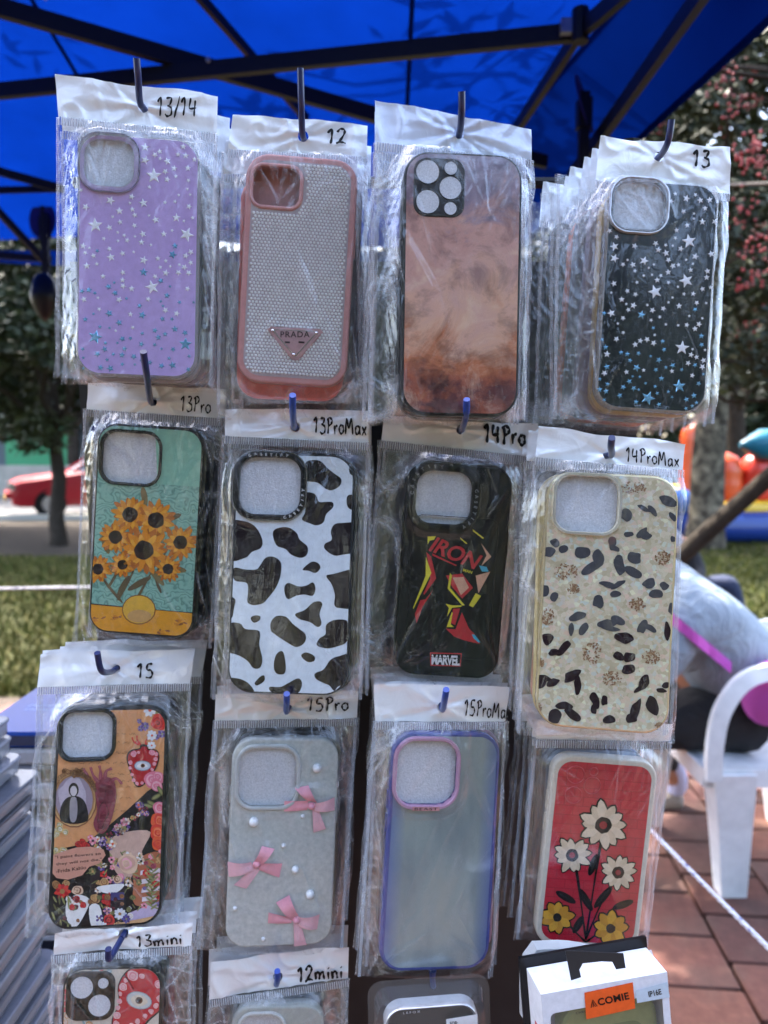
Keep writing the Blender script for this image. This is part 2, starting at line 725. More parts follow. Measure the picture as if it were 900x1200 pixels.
def fit_pose(quad, w, h, depth=.46, wa=9.0):
    """a w x h rectangle hung near y = depth whose corners project near the four photo corners TL TR BR BL"""
    loc = np.array([(-w / 2, h / 2, 0), (w / 2, h / 2, 0), (w / 2, -h / 2, 0), (-w / 2, -h / 2, 0)])
    q = np.array(quad, float)
    c = q.mean(0)
    p0 = np.array(at(c[0], c[1], depth))
    x = np.array([*p0, 0, 0, 0], float)

    def res(x):
        Rm = BASE @ rotm(*x[3:])
        P = loc @ Rm.T + x[:3] - CP
        d = P @ FW
        px = 450 + FPX * (P @ RT) / d
        py = 600 - FPX * (P @ UP) / d
        r = list((px - q[:, 0]) / 2.5) + list((py - q[:, 1]) / 2.5)
        r += [x[3] / R(wa), x[4] / R(wa), (x[1] - depth) / .025]
        return np.array(r)
    for _ in range(12):
        r0 = res(x)
        J = np.zeros((len(r0), 6))
        for k in range(6):
            e = np.zeros(6); e[k] = 1e-5
            J[:, k] = (res(x + e) - r0) / 1e-5
        x = x - np.linalg.lstsq(J.T @ J + 1e-6 * np.eye(6), J.T @ r0, rcond=None)[0]
    M = Matrix.Identity(4)
    Rm = BASE @ rotm(*x[3:])
    for i in range(3):
        for j in range(3):
            M[i][j] = Rm[i][j]
        M[i][3] = x[i]
    return M


class Pose:
    def __init__(self, quad, w, h, depth=.46, wa=9.0):
        self.M = fit_pose(quad, w, h, depth, wa)
        self.I = self.M.inverted()
        self.w, self.h = w, h
        self.o = np.array((self.I @ Vector(CP)))
        self.k = max(w / (math.dist(quad[0], quad[1])), 1e-9)      # metres per photo pixel

    def L(self, px, py, z=0.0):
        """photo pixel -> local (x, y) on the plane at local height z"""
        d = self.I.to_3x3() @ Vector(ray(px, py))
        t = (z - self.o[2]) / d[2]
        return (self.o[0] + d[0] * t, self.o[1] + d[1] * t)


def crop(ox, oy, s):
    return lambda x, y: (ox + x / s, oy + y / s)


# ------------------------------------------------------------------ the packaged case
TH = .0105


def case_shell(pose, r, mat, hole=None, parent=None, name='phone_case', face=None):
    """rounded slab (front at z 0) with a rolled rim and an optional hole (cx, cy, w, h, r)"""
    w, h = pose.w, pose.h
    pm = PM()
    prof = [(.0016, 0), (.0007, -.0003), (.0002, -.001), (0, -.002), (0, -TH + .002), (.0006, -TH + .0006), (.0018, -TH)]
    loops = []
    for ins, z in prof:
        loops.append([(x, y, z) for x, y in rrect(0, 0, w - 2 * ins, h - 2 * ins, r - ins)])
    loops_band(pm, loops, mat)
    hl = rrect(*hole[:4], hole[4]) if hole else None
    plate_with_hole(pm, rrect(0, 0, w - .0032, h - .0032, r - .0016), hl, 0, face or mat)
    if hl:
        loops_band(pm, [[(x, y, 0) for x, y in reversed(hl)], [(x, y, -.0025) for x, y in reversed(hl)]], mat)
    pm.ngon(rrect(0, 0, w - .0036, h - .0036, r - .0018)[::-1], -TH, mat)
    # side buttons
    for sx, y0, y1 in ((-1, .028, .040), (-1, .012, .024), (1, .012, .030)):
        pm.box((sx * w / 2 - .0008, y0, -TH * .65), (sx * w / 2 + .0008, y1, -TH * .35), mat)
    o = pm.build(name, parent)
    smooth_edges(o, 35)
    return o


def camera_ring(hole, wd, hgt, mat, parent, z0=0.0, inner_mat=None, name='camera_ring'):
    cx, cy, w, h, r = hole
    pm = PM()
    prof = [(wd, z0), (wd, z0 + hgt * .6), (wd * .8, z0 + hgt), (wd * .25, z0 + hgt), (0, z0 + hgt * .7), (0, z0 - .002)]
    loops = [[(x, y, z) for x, y in rrect(cx, cy, w + 2 * o, h + 2 * o, r + o)] for o, z in prof]
    loops_band(pm, [l[::-1] for l in loops][::-1], mat)
    o = pm.build(name, parent, fix=True)
    smooth_edges(o, 50)
    return o


def panel(pose, inset, r, mat, parent, hole=None, z=.00012, name='printed_panel'):
    pm = PM()
    hl = rrect(*hole[:4], hole[4]) if hole else None
    plate_with_hole(pm, rrect(0, 0, pose.w - 2 * inset, pose.h - 2 * inset, r - inset), hl, z, mat)
    return pm.build(name, parent)


def hole_from_px(pose, x0, y0, x1, y1, rp=.28):
    a, b = pose.L(x0, y0), pose.L(x1, y1)
    # the two corners of the opening in the case's own axes
    w, h = b[0] - a[0], a[1] - b[1]
    return ((a[0] + b[0]) / 2, (a[1] + b[1]) / 2, w, h, rp * min(w, h))


class Art:
    """flat print built in photo pixels and laid on the case, clipped to the printed panel"""
    def __init__(self, pose, inset, r, cr=None, hole=None):
        self.pose, self.pm = pose, PM()
        self.clip = rrect(0, 0, pose.w - 2 * inset, pose.h - 2 * inset, max(r - inset, .001))
        self.z = .00025
        self.bb = []
        self.cr = cr or (lambda x, y: (x, y))

    def poly(self, pts, mat, smooth=0, dz=.00005, local=False):
        if smooth:
            pts = catmull(pts, smooth)
        if not local:
            pts = [self.pose.L(*self.cr(*p)) for p in pts]
        a = sum(pts[i][0] * pts[(i + 1) % len(pts)][1] - pts[(i + 1) % len(pts)][0] * pts[i][1] for i in range(len(pts)))
        if a < 0:
            pts = pts[::-1]
        c = clip_poly(pts, self.clip)
        if len(c) > 2:
            x0, x1 = min(p[0] for p in c), max(p[0] for p in c)
            y0, y1 = min(p[1] for p in c), max(p[1] for p in c)
            z = .00025
            for (a0, a1, b0, b1, zz) in self.bb:
                if a0 < x1 and a1 > x0 and b0 < y1 and b1 > y0 and zz >= z:
                    z = zz + .000012
            z = min(z, .0014)
            self.bb.append((x0, x1, y0, y1, z))
            self.z = z
            self.pm.ngon(c, z, mat)

    def ell(self, cx, cy, rx, ry, mat, rot=0, n=18, wob=0, seed=0):
        rr = random.Random(seed * 977 + int(cx * 13 + cy))
        a0 = R(rot)
        pts = []
        for k in range(n):
            t = 2 * math.pi * k / n
            f = 1 + (rr.uniform(-wob, wob) if wob else 0)
            x, y = rx * math.cos(t) * f, ry * math.sin(t) * f
            pts.append((cx + x * math.cos(a0) - y * math.sin(a0), cy + x * math.sin(a0) + y * math.cos(a0)))
        self.poly(pts, mat, 2 if wob else 0)

    def flower(self, cx, cy, r, petals, c1, c2, centre=None, rc=.35, seed=0, pw=.5):
        rr = random.Random(seed + int(cx * 7 + cy * 3))
        for k in range(petals):
            a = 2 * math.pi * k / petals + rr.uniform(-.12, .12)
            L = r * rr.uniform(.85, 1.1)
            w = pw * r * math.pi / petals * 1.6
            d, n = (math.cos(a), math.sin(a)), (-math.sin(a), math.cos(a))
            pts = [(cx + d[0] * L * t + n[0] * w * s, cy + d[1] * L * t + n[1] * w * s)
                   for t, s in ((.15, -.5), (.6, -1), (.88, -.55), (1, 0), (.88, .55), (.6, 1), (.15, .5))]
            self.poly(pts, c1 if k % 2 else c2, 0, .00001)
        if centre:
            self.ell(cx, cy, r * rc, r * rc, centre, wob=.06)

    def rose(self, cx, cy, r, cols, seed=0):
        rr = random.Random(seed + int(cx + cy * 5))
        k = 0
        while r > .8:
            self.ell(cx, cy, r, r * .92, cols[k % len(cols)], rot=rr.uniform(0, 90), wob=.14, n=10, seed=seed + k)
            cx += rr.uniform(-.1, .1) * r
            cy += rr.uniform(-.1, .1) * r
            r *= .72
            k += 1

    def line(self, pts, wd, mat, smooth=4):
        pts = catmull(pts, smooth, False) if len(pts) > 2 else pts
        L, Rr = ribbon(pts, wd)
        for i in range(len(pts) - 1):
            self.poly([L[i], L[i + 1], Rr[i + 1], Rr[i]], mat, 0, 0)

    def text(self, s, p0, p1, hgt, mat, bold=0.0, space=1.0, skew=0.0):
        """text along p0 -> p1 (photo or crop px, baseline), height hgt"""
        cc = [self.pose.L(*self.cr(*p)) for p in (p0, p1)]
        z = max([b[4] for b in self.bb if b[0] < max(c[0] for c in cc) and b[1] > min(c[0] for c in cc) and b[2] < max(c[1] for c in cc) + .004 and b[3] > min(c[1] for c in cc)] + [.0003]) + .00003
        self.bb.append((min(c[0] for c in cc), max(c[0] for c in cc), min(c[1] for c in cc), max(c[1] for c in cc) + .004, z))
        dx, dy = p1[0] - p0[0], p1[1] - p0[1]
        Ln = math.hypot(dx, dy)
        ux, uy = dx / Ln, dy / Ln

        def fn(u, v):
            x = u + v * skew
            q = (p0[0] + ux * x + uy * v, p0[1] + uy * x - ux * v)
            return (*self.pose.L(*self.cr(*q)), z)
        add_text(self.pm, s, fn, 0, Ln, 0, hgt, mat, bold, space)

    def build(self, parent, name='print'):
        if self.pm.v:
            return self.pm.build(name, parent)


def make_film(pose, quadL, r, seed, amp=1.0, bumps=(), crease=52, n=(112, 176)):
    """crumpled front sheet of the bag; quadL local corners TL TR BR BL"""
    nx, ny = n
    s = np.linspace(0, 1, nx)[None, :] * np.ones((ny, 1))
    t = np.linspace(0, 1, ny)[:, None] * np.ones((1, nx))
    q = np.array(quadL)
    X = (1 - t) * ((1 - s) * q[0, 0] + s * q[1, 0]) + t * ((1 - s) * q[3, 0] + s * q[2, 0])
    Y = (1 - t) * ((1 - s) * q[0, 1] + s * q[1, 1]) + t * ((1 - s) * q[3, 1] + s * q[2, 1])
    e = np.minimum(np.minimum(s, 1 - s) * 2, 1)
    jx = (vnoise(t * 9, s * 0, seed + 5) - .5) * .004
    X = X + jx * (1 - np.minimum(s, 1 - s) * 4).clip(0, 1)
    Y = Y + (vnoise(s * 7, t * 0, seed + 9) - .5) * .0035 * (t ** 8)
    w, h = pose.w, pose.h
    d = sd_rr(X, Y, 0, 0, w, h, r)
    f = np.clip(d / .011, 0, 1)
    f = f * f * (3 - 2 * f)
    zin, zed = .0016, -.0048
    Z = zin * (1 - f) + zed * f
    for (cx, cy, bw, bh, br, bz) in bumps:
        db = sd_rr(X, Y, cx, cy, bw, bh, br)
        Z = Z + bz * (1 - np.clip(db / .006, 0, 1) ** 1.0)
    # long streaky tension folds
    rr = random.Random(seed)
    ang = R(rr.uniform(68, 100))
    U = X * math.cos(ang) + Y * math.sin(ang)
    V = -X * math.sin(ang) + Y * math.cos(ang)
    fold = ridged(V * 95 + vnoise(U * 18, V * 20, seed + 1) * 2.2, U * 9, seed + 2) ** 3
    fold2 = ridged(X * 150 + Y * 50, Y * 110 - X * 40, seed + 3) ** 4
    marg = .35 + .65 * np.clip((d + .004) / .01, 0, 1)
    top = np.exp(-(t / .16) ** 2) + .6 * np.exp(-((1 - t) / .08) ** 2)
    C = (ridged(X * 60 + Y * 14, Y * 34 - X * 9, seed + 21) ** 22) * .55 * np.clip(d / .004, 0, 1)  # crease whiteness: worn film with glints painted in
    C = C + (ridged(X * 130 + Y * 60, Y * 95 - X * 50, seed + 22) ** 16) * .26 * np.clip(d / .004, 0, 1)
    C = C + .012 * np.clip(d / .005, 0, 1) + .10 * top * (vnoise(X * 160, Y * 120, seed + 23) > .55)
    C = C * rr.uniform(.4, 1.2)
    amp = amp * rr.uniform(.55, 1.25)
    for _ in range(rr.randint(3, 6)):
        a = R(rr.uniform(-125, -62)); ox, oy = rr.uniform(-w / 2, w / 2), rr.uniform(-h / 3, h / 2)
        du = (X - ox) * math.cos(a) + (Y - oy) * math.sin(a)
        dv = -(X - ox) * math.sin(a) + (Y - oy) * math.cos(a) + du * du * rr.uniform(-3, 3)
        wd, ln = rr.uniform(.0025, .006), rr.uniform(.03, .08)
        Z = Z + rr.uniform(.0005, .0013) * np.clip(1 - np.abs(dv) / wd, 0, 1) * np.clip(1.4 - np.abs(du / ln) * 1.4, 0, 1)
    W = fold * .0008 * marg * amp + fold2 * .0009 * np.clip(marg + top * .4 - .42, 0, 1.4) * amp
    # explicit sharp creases
    for _ in range(crease):
        k = rr.random()
        if k < .35:
            ox, oy = rr.choice((-1, 1)) * w / 2, h / 2 * rr.uniform(.8, 1)
            a = R(rr.uniform(-160, -20))
        elif k < .6:
            ox, oy = rr.uniform(-w / 2, w / 2), h / 2 * rr.uniform(.9, 1.15)
            a = R(rr.uniform(-130, -50))
        elif k < .85:
            ox, oy = rr.choice((-1, 1)) * w * rr.uniform(.5, .62), rr.uniform(-h / 2, h / 2)
            a = R(rr.uniform(-110, -70))
        else:
            ox, oy = rr.choice((-1, 1)) * w / 2, -h / 2 * rr.uniform(.8, 1)
            a = R(rr.uniform(20, 160))
        ln = rr.uniform(.015, .06)
        cx_, cy_ = math.cos(a), math.sin(a)
        du = (X - ox) * cx_ + (Y - oy) * cy_
        dv = -(X - ox) * cy_ + (Y - oy) * cx_ + (du ** 2) * rr.uniform(-4, 4)
        wd = rr.uniform(.0006, .0013)
        tp = np.clip(1 - np.abs(du / ln - .5) * 2, 0, 1)
        W = W + rr.uniform(.0004, .0013) * (1 if k > .35 else .7) * np.clip(1 - np.abs(dv) / wd / 1.6, 0, 1) * tp * amp
        C = C + rr.choice((0, 0, .1, .25, .6)) * (.35 + .65 * (d > 0)) * np.clip(1 - np.abs(dv) / .00075, 0, 1) * np.clip(tp * 2, 0, 1)
    edge = np.clip(np.minimum(np.minimum(s, 1 - s) * nx, (1 - t) * ny) / 3, 0, 1)
    Z = Z + W * edge
    P = np.stack([X, Y, Z], -1)
    C = np.clip(C + .35 * np.clip(1 - np.minimum(s, 1 - s) * nx / 1.5, 0, 1), 0, .8)
    return P, C


def seam_strip(p0, p1, width, z, mat, pitch=.0014, hgt=.0004, perp=None, mat2=None):
    """ridged heat-seal strip along p0 -> p1 (local 2-d points)"""
    dx, dy = p1[0] - p0[0], p1[1] - p0[1]
    L = math.hypot(dx, dy)
    ux, uy = dx / L, dy / L
    px, py = (-uy, ux) if perp is None else perp
    n = max(4, int(L / pitch) * 2)
    pm = PM()
    vs, fs = [], []
    for i in range(n + 1):
        t = i / n * L
        zz = z + (hgt if i % 2 else -hgt)
        vs.append((p0[0] + ux * t, p0[1] + uy * t, zz))
        vs.append((p0[0] + ux * t + px * width, p0[1] + uy * t + py * width, zz))
    fs = [(2 * i, 2 * i + 2, 2 * i + 3, 2 * i + 1) for i in range(n)]
    pm.add(vs, fs, mat)
    for i in range(n):
        if i % 4 < 2 and mat2 is not None: pm.mi[i] = pm.m(mat2)
    return pm


ALL_PACKS = []


def make_header(pose, hq, hole_px, mat, parent, seed, text=None, tbox=None, bold=.075, curl=0.0):
    """printed header foil with a hang hole and handwriting"""
    q = [pose.L(*p) for p in hq]
    hc = pose.L(*hole_px) if hole_px else None
    nx, ny = 72, 20
    rr = random.Random(seed)
    s = np.linspace(0, 1, nx)[None, :] * np.ones((ny, 1))
    t = np.linspace(0, 1, ny)[:, None] * np.ones((1, nx))
    qa = np.array(q)
    X = (1 - t) * ((1 - s) * qa[0, 0] + s * qa[1, 0]) + t * ((1 - s) * qa[3, 0] + s * qa[2, 0])
    Y = (1 - t) * ((1 - s) * qa[0, 1] + s * qa[1, 1]) + t * ((1 - s) * qa[3, 1] + s * qa[2, 1])
    Y = Y + (vnoise(s * 5, t * 0, seed) - .5) * .0022 * (1 - t) ** 2
    cr = [(rr.uniform(-40, 40), rr.uniform(.0008, .002), rr.uniform(.0003, .0011) * rr.choice((-1, 1))) for _ in range(7)]
    HX, HY = (hc if hc else (float(X.mean()), float(Y.mean())))

    def hz(x, y):
        """height of the header above the case plane"""
        x, y = np.asarray(x, float), np.asarray(y, float)
        z = -.0052 + 0 * x
        z = z + (vnoise(x * 40 + 7, y * 55, seed + 1) - .5) * .0032
        z = z + (ridged(x * 75 + y * 25, y * 60 - x * 20, seed + 2) ** 3) * .0011
        for a, wd, am in cr:
            ca, sa = math.cos(R(a)), math.sin(R(a))
            dv = np.abs(-(x - HX) * sa + (y - HY) * ca)
            du = np.abs((x - HX) * ca + (y - HY) * sa)
            z = z + am * np.clip(1 - dv / (wd + du * .12), 0, 1) * np.clip(1 - du / .06, 0, 1)
        z = z + curl * ((x - HX) * 14) ** 2 * .01
        return z
    Z = hz(X, Y)
    pm = PM()
    V = np.stack([X, Y, Z], -1).reshape(-1, 3)
    rad = .0034
    if hc:
        dd = np.hypot(V[:, 0] - hc[0], V[:, 1] - hc[1])
    fs, used = [], set()
    for j in range(ny - 1):
        for i in range(nx - 1):
            a = j * nx + i
            f = (a, a + nx, a + nx + 1, a + 1)
            if hc:
                c = V[list(f)].mean(0)
                if math.hypot(c[0] - hc[0], c[1] - hc[1]) < rad:
                    for k in f:
                        used.add(k)
                    continue
            fs.append(f)
    inface = set(k for f in fs for k in f)
    for k in used & inface:
        dx, dy = V[k, 0] - hc[0], V[k, 1] - hc[1]
        d = math.hypot(dx, dy) or 1
        V[k, 0], V[k, 1] = hc[0] + dx / d * rad, hc[1] + dy / d * rad
    pm.add(V.tolist(), fs, mat)
    o = pm.build('header_card', parent, smooth=True)
    if text:
        pt = PM()
        x0, y0, x1, y1 = tbox[:4]       # left, top, right, bottom photo px
        sl_ = tbox[4] if len(tbox) > 4 else 0

        def fn(u, v):
            p = pose.L(x0 + u * (x1 - x0), y1 + (y0 - y1) * v + sl_ * u, -.005)
            return (p[0], p[1], float(hz(p[0], p[1])) + .0013)
        handwriting(pt, text, fn, bold, M_INK)
        pt.build('handwriting', o)
    return o, q, hc


def pack(label, quad, w, h, r, header, film, hole_px, text=None, tbox=None, seed=1, depth=.46, case=None,
         bold=.075, hmat=None, amp=1.0, bumps=(), wa=9.0, foam=True, curl=0.0):
    """one sealed bag with a phone case in it"""
    pose = Pose(quad, w, h, depth, wa)
    root = empty('packaged_phone_case')
    root.matrix_world = pose.M
    tag(root, label, 'phone case')
    ctx = {'pose': pose, 'root': root, 'r': r, 'bumps': list(bumps)}
    hole = case(ctx)
    if hole and foam:
        pm = PM()
        g = .0025
        pm.ngon(rrect(hole[0], hole[1], hole[2] + 2 * g, hole[3] + 2 * g, hole[4] + g), -.0028, M_FOAM)
        pm.build('foam_insert', root)
    if header:
        hd, q, hc = make_header(pose, header, hole_px, hmat or M_HEAD, root, seed, text, tbox, bold, curl)
    else:
        hd, hc = None, (pose.L(*hole_px) if hole_px else None)
    fq = [pose.L(*p) for p in film]
    P, C = make_film(pose, fq, r, seed, amp, ctx['bumps'])
    fo = grid_mesh(P, M_FILM).build('bag_film', root, smooth=True)
    fo.data.attributes.new('crease', 'FLOAT', 'POINT').data.foreach_set('value', C.astype(np.float32).ravel())
    # back sheet of the bag
    s = np.linspace(0, 1, 14)[None, :] * np.ones((20, 1))
    t = np.linspace(0, 1, 20)[:, None] * np.ones((1, 14))
    qa = np.array(fq)
    X = (1 - t) * ((1 - s) * qa[0, 0] + s * qa[1, 0]) + t * ((1 - s) * qa[3, 0] + s * qa[2, 0])
    Y = (1 - t) * ((1 - s) * qa[0, 1] + s * qa[1, 1]) + t * ((1 - s) * qa[3, 1] + s * qa[2, 1])
    dd = sd_rr(X, Y, 0, 0, w, h, r)
    Z = -.0055 - (TH - .0045) * np.clip(1 - dd / .012, 0, 1) + (vnoise(X * 90, Y * 60, seed + 30) - .5) * .002 * np.clip(dd / .01, 0, 1)
    grid_mesh(np.stack([X, Y, Z], -1), M_FILM).build('bag_back', root, smooth=True)
    # heat-seal strips: under the header and down both sides
    if header:
        n0, n1 = pose.L(*header[3]), pose.L(*header[2])
        dz = -.0035
        seam_strip(n0, n1, -.0052, dz, M_CRIMP, .0008, .0004, None, M_CRIMPW).build('seal_strip', root)
    for a, b_, sg in ((fq[0], fq[3], 1), (fq[1], fq[2], -1)):
        seam_strip(a, b_, .0022 * sg, -.0046, M_CRIMP, .0013, .0002).build('side_seal', root)
    ctx.update(hc=hc, film=fo, header=hd)
    ALL_PACKS.append(ctx)
    return ctx

def star_pts(cx, cy, r, rot=0, k=.42):
    return [(cx + (r if i % 2 == 0 else r * k) * math.sin(R(rot) + i * math.pi / 5),
             cy + (r if i % 2 == 0 else r * k) * math.cos(R(rot) + i * math.pi / 5)) for i in range(10)]


STAR_ME = {}


def star_mesh(mat):
    if mat.name not in STAR_ME:
        pm = PM()
        p = star_pts(0, 0, 1)
        vs = [(x, y, 0) for x, y in p] + [(x * .82, y * .82, .12) for x, y in p] + [(0, 0, .16)]
        fs = [(i, (i + 1) % 10, 10 + (i + 1) % 10, 10 + i) for i in range(10)]
        fs = [f[::-1] for f in fs]
        fs += [(10 + (i + 1) % 10, 10 + i, 20) for i in range(10)]
        me = bpy.data.meshes.new('star')
        pm.add(vs, fs, mat)
        me.from_pydata(pm.v, [], pm.f)
        me.materials.append(mat)
        STAR_ME[mat.name] = me
    return STAR_ME[mat.name]


def put_star(parent, x, y, r, mat, rot, z=.0001):
    o = bpy.data.objects.new('star', star_mesh(mat))
    link(o, parent)
    o.location = (x, y, z)
    o.scale = (r, r, min(r, .0022))
    o.rotation_euler = (0, 0, R(rot))
    return o


M_STARW = paint((238, 238, 242), .25, .1)
M_STARS = paint((200, 205, 215), .12, 1)


def mat_holo():
    b = NT('iridescent_blue_foil')
    n = b.noise(b.coord((1, 1, 1)), 2.3, 2)
    col = b.ramp(n, [(.3, s2l((70, 130, 190))), (.48, s2l((150, 200, 225))), (.6, s2l((90, 170, 215))), (.75, s2l((215, 235, 245)))])
    b.set(col, .2, .6)
    return b.m


M_HOLO = mat_holo()

P_BIG = [(421, 378, 30), (215, 552, 28), (536, 585, 28), (415, 770, 27), (215, 945, 27), (532, 970, 26), (390, 278, 17), (494, 262, 18), (390, 323, 17),
         (468, 327, 15), (384, 474, 18), (268, 465, 18), (300, 502, 15), (181, 488, 14), (500, 526, 17), (427, 533, 15), (382, 583, 14), (270, 665, 17),
         (311, 651, 12), (487, 655, 17), (385, 675, 17), (385, 717, 17), (463, 720, 14), (172, 625, 13), (185, 695, 14), (312, 718, 12), (262, 768, 13),
         (264, 862, 15), (380, 868, 16), (299, 895, 14), (180, 883, 11), (425, 922, 12), (495, 917, 14), (377, 970, 12), (268, 1055, 15), (487, 1044, 16),
         (310, 1041, 9), (173, 1018, 8)]
B_BIG = [(562, 458, 26), (552, 597, 26), (443, 636, 26), (538, 833, 26), (528, 968, 24), (418, 1010, 26), (553, 308, 14), (609, 390, 13), (499, 318, 11),
         (604, 265, 9), (300, 477, 17), (404, 527, 17), (300, 518, 17), (371, 475, 12), (481, 500, 14), (584, 512, 13), (640, 503, 13), (365, 541, 12),
         (489, 567, 12), (298, 607, 12), (289, 711, 15), (395, 717, 16), (367, 684, 13), (472, 695, 11), (527, 686, 12), (583, 766, 11), (391, 808, 11),
         (345, 855, 11), (274, 855, 13), (261, 802, 14), (456, 876, 12), (378, 903, 15), (273, 900, 13), (342, 918, 10), (465, 941, 11), (559, 887, 11),
         (613, 877, 11), (270, 986, 12), (553, 1015, 11), (577, 643, 10), (525, 541, 9), (502, 915, 9)]


def scatter_stars(ctx, big, cr, n_small, hole, matf, sd, shell, margin=.004):
    pose = ctx['pose']
    rr = random.Random(sd)
    done = []
    for (x, y, r) in big:
        p = pose.L(*cr(x, y))
        if abs(p[0]) > pose.w / 2 - .003 or abs(p[1]) > pose.h / 2 - .003:
            continue
        rad = r / 3 * pose.k
        put_star(shell, p[0], p[1], rad, matf(p[1] / pose.h + .5, rr), rr.uniform(-25, 25))
        done.append((p[0], p[1], rad))
    k = 0
    while k < n_small:
        x, y = rr.uniform(-.47, .47) * pose.w, rr.uniform(-.48, .48) * pose.h
        if hole and sd_rr(np.array(x), np.array(y), *hole) < .004:
            continue
        if any(math.hypot(x - a, y - b) < c + .0018 for a, b, c in done):
            continue
        rad = rr.choice((.0012, .0015, .0019, .0022))
        put_star(shell, x, y, rad, matf(y / pose.h + .5, rr), rr.uniform(0, 72))
        done.append((x, y, rad))
        k += 1


# ---- row 1
def case_purple(ctx):
    pose, root = ctx['pose'], ctx['root']
    m = MATS.setdefault('lilac', paint((192, 166, 216), .16, 0))
    rim = M_CLEAR
    hole = hole_from_px(pose, 99, 161, 157, 221, .32)
    sh = case_shell(pose, ctx['r'], M_CLEAR, hole, root, face=m)
    camera_ring(hole, .0030, .0030, M_CLEAR, sh)
    ring2 = (hole[0], hole[1], hole[2] + .0064, hole[3] + .0064, hole[4] + .0032)
    camera_ring(ring2, .0006, .0016, M_SILV, sh, name='camera_trim')
    ctx['bumps'] = [(hole[0], hole[1], hole[2] + .008, hole[3] + .008, hole[4] + .004, .0028)]
    cr = crop(40, 80, 3)

    def mf(v, rr):
        return M_HOLO if rr.random() > v * 1.9 - .15 else M_STARW
    scatter_stars(ctx, P_BIG, cr, 125, ring2, mf, 3, sh)
    return hole


def case_rhinestone(ctx):
    pose, root = ctx['pose'], ctx['root']
    pink = paint((196, 138, 134), .38)
    hole = hole_from_px(pose, 298, 194, 350, 244, .26)
    sh = case_shell(pose, ctx['r'], pink, hole, root)
    camera_ring(hole, .0022, .0012, pink, sh)
    panel(pose, .0042, ctx['r'], paint((186, 170, 172), .3, .3), sh, (hole[0], hole[1], hole[2] + .005, hole[3] + .005, hole[4] + .0025), .0001, 'stone_backing')
    pm = PM()
    ms = paint((250, 249, 250), .12, .15)
    dx, dy = .00235, .00203
    row = 0
    y = pose.h / 2 - .006
    badge = [pose.L(*p) for p in ((313, 384), (379, 387), (346, 424))]
    bc = pose.L(346, 398)
    while y > -pose.h / 2 + .0058:
        x = -pose.w / 2 + .0062 + (dx / 2 if row % 2 else 0)
        while x < pose.w / 2 - .0055:
            ok = sd_rr(np.array(x), np.array(y), hole[0], hole[1], hole[2], hole[3], hole[4]) > .0042
            ok = ok and sd_rr(np.array(x), np.array(y), 0, 0, pose.w - .0098, pose.h - .0098, ctx['r'] - .004) < 0
            if ok:
                rr_ = .00106
                vs = [(x + rr_ * math.cos(a * math.pi / 3), y + rr_ * math.sin(a * math.pi / 3), .0002) for a in range(6)]
                vs += [(x + rr_ * .55 * math.cos(a * math.pi / 3 + .5), y + rr_ * .55 * math.sin(a * math.pi / 3 + .5), .0011) for a in range(6)]
                fs = [(a, (a + 1) % 6, 6 + (a + 1) % 6, 6 + a) for a in range(6)] + [(6, 7, 8, 9, 10, 11)]
                pm.add(vs, fs, ms)
            x += dx
        y -= dy
        row += 1
    tag(pm.build('rhinestones', sh), kind='stuff')
    # triangular badge
    pb = PM()
    mb = paint((190, 150, 150), .3, .3)

    def tri(scale, z, mat, rnd_=.09):
        pts = [(bc[0] + (p[0] - bc[0]) * scale, bc[1] + (p[1] - bc[1]) * scale) for p in badge]
        out = []
        for i in range(3):
            a, b_, c = pts[i - 1], pts[i], pts[(i + 1) % 3]
            for (u, v_) in ((a, rnd_), (c, rnd_)):
                out.append((b_[0] + (u[0] - b_[0]) * v_, b_[1] + (u[1] - b_[1]) * v_))
        pb.ngon(out, z, mat)
        return out
    o0 = tri(1.06, .0016, mb)
    o1 = [(bc[0] + (p[0] - bc[0]) * 1.04, bc[1] + (p[1] - bc[1]) * 1.04) for p in o0]
    if sum(o0[i][0] * o0[(i + 1) % 6][1] - o0[(i + 1) % 6][0] * o0[i][1] for i in range(6)) < 0:
        o0, o1 = o0[::-1], o1[::-1]
    loops_band(pb, [[(x, y, .0001) for x, y in o1], [(x, y, .0016) for x, y in o0]][::-1], mb)
    tri(.82, .0018, M_SILV, .06)
    tri(.76, .0020, paint((178, 140, 142), .3, .2), .05)
    bd = pb.build('triangle_badge', sh, fix=False)
    pt = PM()
    ink = paint((70, 52, 56), .4)

    def fn(u, v):
        p = pose.L(u, v)
        return (p[0], p[1], .0022)
    add_text(pt, 'PRADA', fn, 329, 363, 396, 389, ink, .01, 1.15)
    for a in ((334, 401, 340, 402.6), (350, 401, 357, 402.6)):
        pt.box((*fn(a[0], a[3])[:2], .0020), (*fn(a[2], a[1])[:2], .0022), ink)
    pt.build('badge_lettering', sh)
    pq = PM()
    for p in ((320, 388), (371, 391), (344.5, 416)):
        c = pose.L(*p)
        pq = PM()
        ring = lambda rad, z: [(c[0] + rad * math.cos(k * math.pi / 4), c[1] + rad * math.sin(k * math.pi / 4), z) for k in range(8)]
        loops_band(pq, [ring(.0010, .0018), ring(.0008, .0028), ring(.0003, .0031)][::1], M_SILV)
        pq.ngon([v[:2] for v in ring(.0003, 0)], .0031, M_SILV)
        pq.build('badge_stud', sh, fix=True)
    ctx['bumps'] = [(hole[0], hole[1], hole[2] + .004, hole[3] + .004, hole[4] + .002, .0012), (bc[0], bc[1], .02, .012, .004, .0022)]
    return hole


